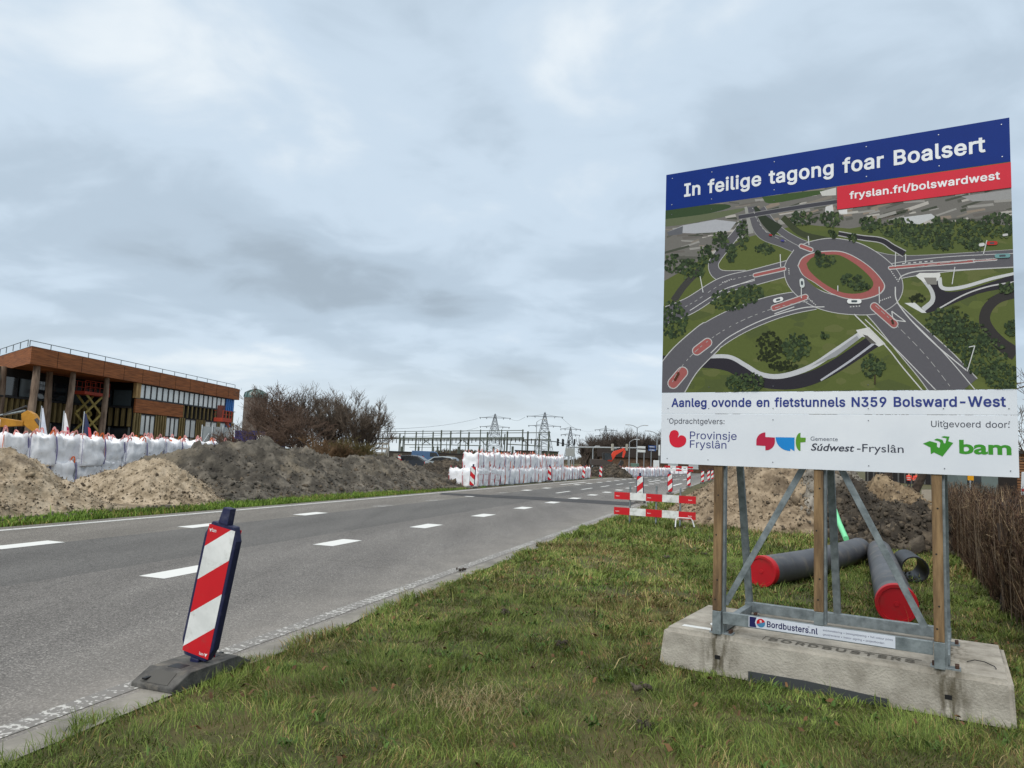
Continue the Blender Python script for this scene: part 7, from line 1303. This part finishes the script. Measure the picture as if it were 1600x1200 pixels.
def machines():
    # yellow machine, body outside the picture on the left
    Y = 38; tip = gY(41, 655, Y); A = gY(-110, 690, Y); d = Vector((tip.x-A.x, tip.y-A.y, 0)); D = d.length; rz = math.atan2(d.y, d.x); z = lambda px, py: gY(px, py, Y).z
    u = lambda px, py: ((gY(px, py, Y)-A).x*d.x+(gY(px, py, Y)-A).y*d.y)/D
    yel = mat('machine_yellow', s2l((158,108,20)), s2l((188,134,36)), scale=2, rough=.5)
    ex = excavator('yellow_excavator', 'yellow excavator with its boom level behind the white bags at the left edge', (A.x, A.y, 0), rz, yel, ([(.9, 0, 1.6), (u(-40, 640), 0, z(-40, 655)), (u(0, 655), 0, z(0, 660)), (u(40, 660), 0, z(40, 662))], [.4, .5, .5, .24]), ([(u(41, 642), 0, z(41, 644)), (u(46, 655), 0, z(46, 654)), (u(55, 662), 0, z(55, 664)), (u(63, 676), 0, z(63, 676))], [.35, .75, .62, .25]), (u(66, 684), 0, z(66, 690)), .4)
    m = MB(); m.tube([(u(-30, 655), 0, z(-30, 655)), (u(40, 642), 0, z(40, 642))], .07, 8); m.build('long_ram', STEEL, ex); m = MB(); m.tube([(u(58, 655), -.1, z(58, 655)), (u(70, 670), -.1, z(70, 671))], .09, 8); m.build('dark_ram', flat('ram_dark', (60,60,64), .5), ex)
    m = MB(); m.bbox((u(-6, 655), -.205, z(0, 667)), (u(5, 655), -.2011, z(0, 655))); m.build('white_plate', WHT, ex)
    # red machine at the far crossing
    Y = 118; p0 = gY(944, 722, Y); e1 = gY(978, 722, Y); d = Vector((e1.x-p0.x, e1.y-p0.y, 0)); D = d.length; rz = math.atan2(d.y, d.x); z = lambda px, py: gY(px, py, Y).z; u = lambda px: (px-944)/34*D
    excavator('red_excavator', 'orange red excavator with bent boom in front of the far bare wood', (p0.x, p0.y, 0), rz, flat('machine_red', (214,66,40), .5), ([(u(950), 0, z(950, 724)), (u(955), 0, z(955, 716)), (u(960), 0, z(960, 708)), (u(974), 0, z(974, 702))], [.45, .7, .7, .3]), ([(u(973), 0, z(973, 700)), (u(975), 0, z(975, 706)), (u(973), 0, z(973, 715))], [.3, .45, .25]), (u(971), 0, z(971, 721)), .5, flat('machine_hull', (70,62,58), .6), -1)
machines()
def substation():
    A, B = gY(585, 700, 305), gY(866, 715, 228); P = VPlane(A, B-A); d = P.d; rz = math.atan2(d.y, d.x); t = thing('substation_frames', 'long open green steel frames of an electrical substation on the horizon', 'substation', (A.x, A.y, 0), rz); g = mat('green_steel', s2l((74,80,72)), s2l((98,104,94)), scale=1, rough=.7)
    def post(px, py, w=.5, off=0.0): x, z = P.uv(px, py); m = MB(); w *= .55; m.bbox((x-w/2, off-w/2, 0), (x+w/2, off+w/2, z)); m.build('post', g, t)
    for px, py, w in ((605.6,672,.34),(625,677,.7),(630.5,681,.7),(633,673,.4),(650.6,675,.7),(661,672,.4),(677,675,.7),(690,672,.7),(704.6,674,.7),(720,672,.55),(733,675,.7),(751,671,.45),(762,675,.7),(784,671,.45),(789,678,.5),(793,674,.7),(817,671,.55),(825,674,.75),(843,678,.6),(858,674,.7)): post(px, py, w)
    for px in (588,596,612,618,640,668,698,712,742,770,776,806,812,836,850): post(px, 687, .28, -4)
    for px in (635,655,682,705,712,745,778,800,830): post(px, 699, .9, -8)
    def beam(p, q, w=.25, off=0.0): a, b = P.uv(*p), P.uv(*q); m = MB(); m.bar((a[0], off, a[1]), (b[0], off, b[1]), w, w); m.build('beam', g, t)
    for p, q, w in (((592,674.5),(818,672.5),.22),((605,677.5),(860,676),.22),((583,685.2),(818,684.4),.55),((625,687.5),(860,687.2),.4),((632,694.8),(690,695.2),.3),((690,694.8),(752,696.5),.3),((793,694),(844,697),.3),((640,699),(690,699),.15)): beam(p, q, w)
    for px in np.arange(590, 855, 6.2): x, z = P.uv(px, 685.5); m = MB(); m.bbox((x-.1, -.5, z-random.uniform(.8, 2.2)), (x+.1, -.3, z)); m.build('insulator', flat('insulator_brown', (70,64,60), .5), t) if px < 845 else None
    for a, b in (((663,688),(672,694)),((668,688),(660,694)),((715,694),(722,688)),((724,688),(731,694)),((752,688),(758,695)),((818,688),(826,695))): beam(a, b, .2)
    # low sheds of the yard
    for px0, px1, y, Y, c, lab in ((602, 735, 708, 240, (66,60,54), 'long low dark wall of the substation yard behind the posts'), (805, 836, 705, 215, (84,70,60), 'low brown shed under the substation frames above the bags'), (846, 872, 706, 235, (78,80,66), 'low greenish shed near the right pylon foot'), (776, 797, 706, 225, (92,94,80), 'small grey green shed between the two big pylons')):
        a, b = gY(px0, 715, Y), gY(px1, 717, Y); dd = b-a; L = Vector((dd.x, dd.y, 0)).length; zt = gY((px0+px1)/2, y, Y).z; s = thing('yard_shed', lab, 'shed', (a.x, a.y, 0), math.atan2(dd.y, dd.x)); m = MB(); m.bbox((0, 0, 0), (L, 6, zt)); m.build('wall', flat('shed_wall', c, .9), s); m = MB(); m.bbox((-.2, -.2, zt), (L+.2, 6.2, zt+.25)); m.build('roof', flat('shed_roof', (52,50,50), .9), s)
        for i in range(3): x = L*(i+.3)/3.2; m = MB(); m.bbox((x, -.05, .2), (x+L*.1, -.001, zt*.7)); m.build('door', flat('shed_door', (110,104,92), .8), s)
substation()
def pylon(label, px, ptop, pbase, Y, arms, wb, group='lattice power pylons', ratio=.3):
    q = gY(px, pbase, Y); H = gY(px, ptop, Y).z; t = thing('lattice_pylon', label, 'pylon', (q.x, q.y, 0), R_(-12), group); g = mat('pylon_steel', s2l((92,98,106)), s2l((118,124,130)), scale=.2, rough=.6); k = Y/1150
    za = [gY(px, y, Y).z for y, _ in arms]; rt = .42*k; w = lambda z: max(.25*k*1.6, wb*(1-z/H)**1.0*.5+.32*k*3.2*.5)
    nL = 9
    for sx in (-1, 1):
        for sy in (-1, 1): m = MB(); m.tube([(sx*w(z), sy*w(z), z) for z in (0, za[-1]*.5, za[-1], za[0], H*.985)], rt, 4); m.build('leg', g, t)
    zz = [H*.985*(1-(1-i/nL)**1.35) for i in range(nL+1)]; m = MB()
    for i in range(nL):
        a, b = zz[i], zz[i+1]
        for sy in (-1, 1):
            m.bar((-w(a), sy*w(a), a), (w(b), sy*w(b), b), rt*1.1); m.bar((w(a), sy*w(a), a), (-w(b), sy*w(b), b), rt*1.1); m.bar((-w(b), sy*w(b), b), (w(b), sy*w(b), b), rt)
            m.bar((sy*w(a), -w(a), a), (sy*w(b), w(b), b), rt*1.1)
    m.build('lattice_bracing', g, t)
    for z, (_, half) in zip(za, arms):
        hw = half*k; m = MB(); m.bar((-hw, 0, z), (hw, 0, z), rt*1.9); rise = 3.6*k
        for s in (-1, 1):
            m.bar((0, 0, z+rise), (s*hw*.62, 0, z+.5*k), rt); m.bar((s*hw*.62, 0, z+.5*k), (s*hw, 0, z), rt)
        ar = m.build('cross_arm', g, t)
        for s in (-.98, -.55, .55, .98): m = MB(); m.tube([(s*hw, 0, z), (s*hw*.96, 0, z-2.2*k)], rt*1.2, 5); m.build('insulator', flat('insulator_dark', (70,74,80), .5), t)
    m = MB(); m.tube([(0, 0, H*.97), (0, 0, H*1.0)], rt, 4); m.build('peak', g, t); return t, H, za
def pylons():
    pylon('tall lattice pylon above the substation, left of the two big ones', 771, 646, 712, 640, ((652.8, 25), (667, 24)), 16)
    pylon('tall lattice pylon beside the traffic light mast, right of the two big ones', 849, 643.5, 716, 560, ((650.8, 29), (665.5, 26)), 15)
    pylon('smaller faint lattice pylon behind the traffic lights', 890, 667, 718, 1000, ((670.5, 16), (679.5, 15)), 14)
    pylon('smaller faint lattice pylon left of the far wood', 945, 664.5, 720, 1000, ((672, 17), (681, 16)), 14)
    cb = flat('cable_grey', (96,102,108), .6)
    for (a, b, Ya, Yb, lab) in (((747, 654), (560, 672), 640, 300, 'thin power cable from the left pylon down to the substation, upper'), ((747, 668), (600, 684), 640, 300, 'thin power cable from the left pylon down to the substation, lower'), ((797, 654), (820, 652), 640, 560, 'short power cable between the upper arms of the big pylons'), ((877, 652), (905, 671), 560, 1000, 'thin power cable from the right big pylon to the faint pylon'), ((906, 671), (928, 673), 1000, 1000, 'thin power cable between the two faint pylons')):
        p, q = gY(*a, Ya), gY(*b, Yb); o = p.copy(); m = MB(); m.tube([(p.lerp(q, f)-Vector((0, 0, 2.2*math.sin(math.pi*f)))-o) for f in np.linspace(0, 1, 9)], .09, 4); c = m.build('power_cable', cb); c.location = o; tag(c, lab, 'cable')
pylons()
def road_furniture():
    grey = flat('pole_grey', (150,156,160), .5, metal=.3); gl = flat('lamp_head', (186,190,192), .5)
    def base(px, Y): q = gY(px, 720, Y); return Vector((q.x, q.y, 0))
    def lamp(label, px, py, Y, arms, r=.09, bent=False):
        b = base(px, Y); H = gY(px, py, Y).z; t = thing('street_lamp', label, 'street lamp', b, RZ if False else 0, 'street lamps along the road'); m = MB(); m.tube([(0, 0, 0), (0, 0, H)], [r*1.3, r*.8], 8); m.build('pole', grey, t)
        for s, ln in arms: m = MB(); m.tube([(0, 0, H-.05), (s*ln*.5, 0, H+.35), (s*ln, 0, H+.5)], r*.6, 6); a = m.build('arm', grey, t); m = MB(); m.bbox((s*ln-.1*s if s > 0 else s*ln-.8, -.16, H+.42), (s*ln+.8 if s > 0 else s*ln+.1, .16, H+.58)); m.build('lamp_head', gl, t, bevel=.03)
    lamp('tall double armed street lamp left of the board in front of the wood', 994.5, 668, 150, ((-1, 1.6), (1, 1.4)), .11)
    lamp('street lamp with one arm close to the left edge of the board', 1026, 678, 140, ((-1, 1.5),), .11)
    lamp('short street lamp standing in front of the wood beside the excavator boom', 983, 690.5, 135, ((1, 1.0),), .09)
    lamp('tall thin street lamp standing behind the bags beside the right big pylon', 836.5, 659, 130, ((1, 1.0),), .07)
    lamp('low grey lamp pole right of the traffic lights', 926, 701, 140, ((1, .5),), .12); lamp('low grey lamp pole beside the gantry in front of the wood', 954, 705, 150, ((1, .4),), .1)
    # traffic light mast
    Y = 118; b = base(845, Y); e = base(888, Y+6); d = e-b; L = d.length; rz = math.atan2(d.y, d.x); Hm = gY(845, 688, Y).z; t = thing('traffic_light_mast', 'grey mast arm carrying traffic lights over the road behind the bags', 'traffic light', b, rz)
    m = MB(); m.tube([(0, 0, 0), (0, 0, Hm+.2)], [.13, .11], 8); m.build('pole', grey, t); m = MB(); m.tube([(0, 0, Hm), (L*.5, 0, Hm-.05), (L, 0, Hm-.5)], [.09, .08, .07], 8); m.build('mast_arm', grey, t)
    for px in (869, 877):
        x = (px-845)/43*L; m = MB(); m.bbox((x-.22, -.2, Hm-.75), (x+.22, -.05, Hm+.5)); bb = m.build('backing_board', flat('signal_dark', (62,64,68), .6), t, bevel=.05)
        for i in range(3): z = Hm-.55+i*.36; m = MB(); m.tube([(x, -.2, z), (x, -.34, z)], .14, 10); m.build('hooded_lens', BLACK, bb)
    for px, y0 in ((888, 688), (896.5, 686)):
        q = base(px, Y); H = gY(px, y0, Y).z; s = thing('signal_post', 'slim traffic signal post '+('below the end of the mast arm' if px < 890 else 'just right of the mast arm end'), 'traffic light', q, 0, 'slim signal posts'); m = MB(); m.tube([(0, 0, 0), (0, 0, H)], .09, 8); m.build('pole', grey, s); m = MB(); m.bbox((-.12, -.3, H-.9), (.12, -.1, H)); m.build('signal_head', BLACK, s)
        m = MB(); m.tube([(0, -.3, H-.4), (0, -.4, H-.4)], .1, 8); m.build('hooded_lens', BLACK, s)
    # slim gantry across the far road
    Y0, Y1 = 122, 138; b = base(889, Y0); e = base(995, Y1); d = e-b; L = d.length; H0, H1 = gY(889, 698.5, Y0).z, gY(995, 700, Y1).z; t = thing('road_gantry', 'long slim road gantry beam with hanging lights in front of the far wood', 'gantry', b, math.atan2(d.y, d.x))
    m = MB(); m.tube([(0, 0, H0), (L, 0, H1)], .12, 8); m.build('beam', gl, t)
    for f, H in ((0, H0), (1, H1)): m = MB(); m.tube([(L*f, 0, 0), (L*f, 0, H+.1)], .13, 8); m.build('pole', gl, t)
    for px in (952, 976):
        x = (px-889)/106*L; z = H0+(H1-H0)*x/L; m = MB(); m.bbox((x-.35, -.2, z-.5), (x+.35, -.13, z+.7)); m.build('light_unit', flat('unit_pale', (196,190,176), .6), t)
    # boards
    def board(label, px0, px1, y0, y1, Y, col, posts, group=None, lines=0):
        a = base((px0+px1)/2, Y); P = VPlane(a, Vector((1, 0, 0))); x0, zt = P.uv(px0, y0); x1, zb = P.uv(px1, y1); t = thing('road_sign', label, 'road sign', a, 0, group); m = MB(); m.bbox((x0, 0, zb), (x1, .06, zt)); bd = m.build('board', col, t, bevel=.02)
        for f in posts: x = x0+(x1-x0)*f; m = MB(); m.tube([(x, .13, 0), (x, .13, zt)], .07, 6); m.build('post', grey, t)
        for i in range(lines): m = MB(); z = zb+(zt-zb)*(i+.6)/(lines+.4); m.bbox((x0+(x1-x0)*.15, -.012, z-.05), (x0+(x1-x0)*.8, -.001, z+.05)); m.build('text_line', WHT, bd)
    wb, bb = flat('sign_white', (206,210,210), .5), flat('sign_blue', (40,74,132), .5)
    board('white direction board beside the tall double lamp, upper of two', 996, 1008.5, 697, 701, 128, wb, ()); board('white direction board beside the tall double lamp, lower of two on a post', 996, 1008.5, 702.5, 707, 128, wb, (.85,))
    board('blue direction board near the left edge of the board, upper of two', 1013, 1025, 696, 700, 128, bb, (), None, 1); board('blue direction board near the left edge of the board, lower of two on a post', 1013, 1025, 701, 705, 128, bb, (.4,), None, 1)
    board('white detour board standing on the ground by the pink looped bags', 1021, 1030, 719, 733, 100, wb, (.2, .8))
    board('pale back of a traffic board behind the bags under the mast arm', 884, 898, 700, 713, 115, flat('sign_back', (150,154,152), .6), (.3, .7))
    board('tall thin pale board at the left edge of the big sign', 1029, 1031.5, 695, 712, 120, wb, (.5,))
    b = base(1004, 108); t = thing('small_machine', 'small green and red compressor standing in front of the far wood', 'machine', b); m = MB(); m.bbox((-1.6, 0, .5), (-.5, 1, 1.5)); m.build('housing', flat('machine_green', (90,116,104), .6), t, bevel=.05); m = MB(); m.tube([(-1.1, -.1, .35), (-1.1, .1, .35)], .35, 12); m.build('wheel', TYRE, t)
    # small plank barrier far away
    b = gz(1058, 741.5); t = thing('plank_barrier', 'tiny far red and white barrier in front of the long brown hall', 'barrier', (b.x-2, b.y, 0), 0)
    for z in (.55, 1.05):
        m = MB()
        for k in range(5): m.bbox((k*.9, 0, z), (k*.9+.899, .03, z+.28), k % 2)
        m.build('plank', [RED, WHT], t)
    for x in (.3, 4.2): m = MB(); m.bbox((x-.04, .031, 0), (x+.04, .08, 1.35)); m.build('post', STEEL, t)
road_furniture()
def halls():
    # brown hall left of the posts
    Y = 138; a, b = gY(1012, 738, Y), gY(1119, 741, Y+10); d = b-a; L = Vector((d.x, d.y, 0)).length; t = thing('brown_hall', 'long dark brown hall under the bottom left corner of the board', 'hall', (a.x, a.y, 0), math.atan2(d.y, d.x)); m = MB(); H = 2.9
    m.bbox((0, 0, 0), (L, 14, H-.4)); wl = m.build('wall', mat('hall_brick', s2l((78,58,44)), s2l((104,80,62)), scale=2, rough=.9), t); m = MB(); m.prism([(-.4, -.6, H-.4), (L+.8, -.6, H-.4), (L-.5, -.6, H+1.2), (-.4, -.6, H+1.2)], (0, 15, 0)); m.build('roof', flat('hall_roof', (56,48,44), .9), t)
    for x in (.58, .28): m = MB(); m.bbox((L*x, -.05, .9), (L*x+2.6, -.001, 2.2)); w = m.build('window', SKYREFLGLASS, t); m = MB(); m.bbox((L*x-.12, -.04, .75), (L*x+2.72, -.001, .899)); m.build('sill', WHT, w)
    # dark hall behind the workers
    Y = 125; a, b = gY(1352, 750, Y), gY(1592, 757, Y-20); d = b-a; L = Vector((d.x, d.y, 0)).length; t = thing('dark_hall', 'long dark hall with pale uprights behind the workers and the hedge', 'hall', (a.x, a.y, 0), math.atan2(d.y, d.x)); m = MB(); m.bbox((0, 0, 0), (L, 12, 4.6)); m.build('wall', flat('hall_dark', (38,36,36), .9), t); m = MB(); m.bbox((-.5, -.5, 4.6), (L+.5, 12.5, 5.1)); m.build('roof', flat('hall_roof', (60,56,52), .9), t)
    for i in range(22): x = L*i/22+.4; m = MB(); m.bbox((x, -.12, 0), (x+.22, -.001, 4.5)); m.build('upright', flat('upright_grey', (92,92,90), .8), t)
    Y = 58; a = gY(1590, 752, Y); t = thing('slatted_house', 'brown house with horizontal slats at the right edge behind the board', 'house', (a.x, a.y, 0), R_(-4)); zt = gY(1597, 706, Y).z; br = mat('slat_brown', s2l((112,76,50)), s2l((146,104,70)), scale=1.5, stretch=(.5, .5, 8), rough=.8)
    m = MB(); m.bbox((0, .1, 0), (9, 8, zt-.15)); wl = m.build('wall', flat('slat_gap', (46,38,34), .9), t)
    for i in range(16): z = .2+(zt-.5)*i/15; m = MB(); m.bbox((.02, 0, z), (9, .0995, z+.15)); m.build('slat', br, wl)
    m = MB(); m.bbox((-.3, -.3, zt-.15), (9.3, 8.3, zt+.1)); m.build('roof', flat('flat_roof', (60,58,58), .9), t)
halls()
# ================================================================== WORKERS
def person(label, loc, rz, bend):
    t = thing('person', label, 'person', loc, rz, 'road workers'); V, E, Rr = [], [], []
    def v(p, r, par=None):
        V.append(p); Rr.append(r); 
        if par is not None: E.append((par, len(V)-1))
        return len(V)-1
    pel = v((0, 0, .94), .13); ch = v((0, -.03-bend, 1.22), .145, pel); nk = v((0, -.04-bend*1.6, 1.48), .065, ch); hd = v((0, -.06-bend*1.8, 1.6), .095, nk); v((0, -.06-bend*1.8, 1.74), .075, hd)
    nose = v((0, -.17-bend*1.8, 1.60), .018, hd); [v((s*.1, -.06-bend*1.8, 1.61), .02, hd) for s in (-1, 1)]
    for s in (-1, 1):
        hip = v((s*.1, 0, .88), .10, pel); kn = v((s*.12, -.05, .50), .065, hip); an = v((s*.12, .0, .09), .045, kn); v((s*.13, -.15, .04), .045, an)
        sh = v((s*.19, -.03-bend*1.3, 1.42), .065, ch); el = v((s*.27, -.06-bend, 1.14), .047, sh); wr = v((s*.24, -.24-bend, .98), .034, el); pa = v((s*.235, -.31-bend, .96), .036, wr)
        for k in range(4): f1 = v((s*(.205+.02*k), -.36-bend, .945), .010, pa); v((s*(.205+.02*k), -.395-bend, .92+.004*abs(k-1)), .009, f1)
        th = v((s*.20, -.31-bend, .975), .011, pa); v((s*.19, -.345-bend, .97), .010, th)
    me = bpy.data.meshes.new('body'); me.from_pydata(V, E, []); o = bpy.data.objects.new('body', me); COL.objects.link(o)
    o.modifiers.new('skin', 'SKIN'); o.modifiers.new('sub', 'SUBSURF').levels = 1
    for i, r in enumerate(Rr): me.skin_vertices[0].data[i].radius = (r, r)
    me.skin_vertices[0].data[0].use_root = True
    dg = bpy.context.evaluated_depsgraph_get(); dg.update(); nm = bpy.data.meshes.new_from_object(o.evaluated_get(dg)); bpy.data.objects.remove(o)
    nm.name = 'body'; o = bpy.data.objects.new('body', nm); COL.objects.link(o); o.parent = t; skin = flat('skin', (196,150,124), .6); trou = flat('navy_trousers', (34,36,50), .8); nm.materials.clear(); nm.materials.append(skin); nm.materials.append(trou)
    for p in nm.polygons: p.use_smooth = True; p.material_index = 1 if p.center.z < .95 and abs(p.center.x) < .19 and p.center.y > -.25-bend else 0
    hv = flat('hi_vis_orange', (236,84,66), .7); m = MB(); m.tube([(0, .0, .88), (0, -.02-bend*.4, 1.0), (0, -.03-bend, 1.2), (0, -.035-bend*1.3, 1.38), (0, -.04-bend*1.5, 1.47)], [.19, .19, .205, .21, .10], 14); j = m.build('jacket', hv, t, smooth=True)
    for z, f in ((1.02, .45), (1.2, 1.0)): m = MB(); m.tube([(0, -.02-bend*f, z-.025), (0, -.02-bend*f, z+.025)], .214, 14, caps=False); m.build('reflective_band', WHT, j)
    for s in (-1, 1): m = MB(); m.tube([(s*.19, -.03-bend*1.3, 1.43), (s*.27, -.06-bend, 1.14), (s*.245, -.21-bend, 1.0)], [.085, .068, .055], 10); m.build('sleeve', hv, t, smooth=True)
    m = MB(); c = Vector((0, -.06-bend*1.8, 1.68)); m.tube([c+Vector((0, 0, z)) for z in (0, .01, .06, .1, .115)], [.135, .118, .108, .07, .01], 14, axis=(0, 0, 1)); m.build('helmet', WHT, t, smooth=True)
for (px, Y, rz, bd, lab) in ((1420, 78, 2.2, .0, 'worker in orange jacket and dark trousers behind the heaps, left of two'), (1432, 76, -.6, .06, 'worker in orange jacket bending slightly behind the heaps, right of two')):
    q = gY(px, 750, Y); person(lab, (q.x, q.y, 0), rz, bd)
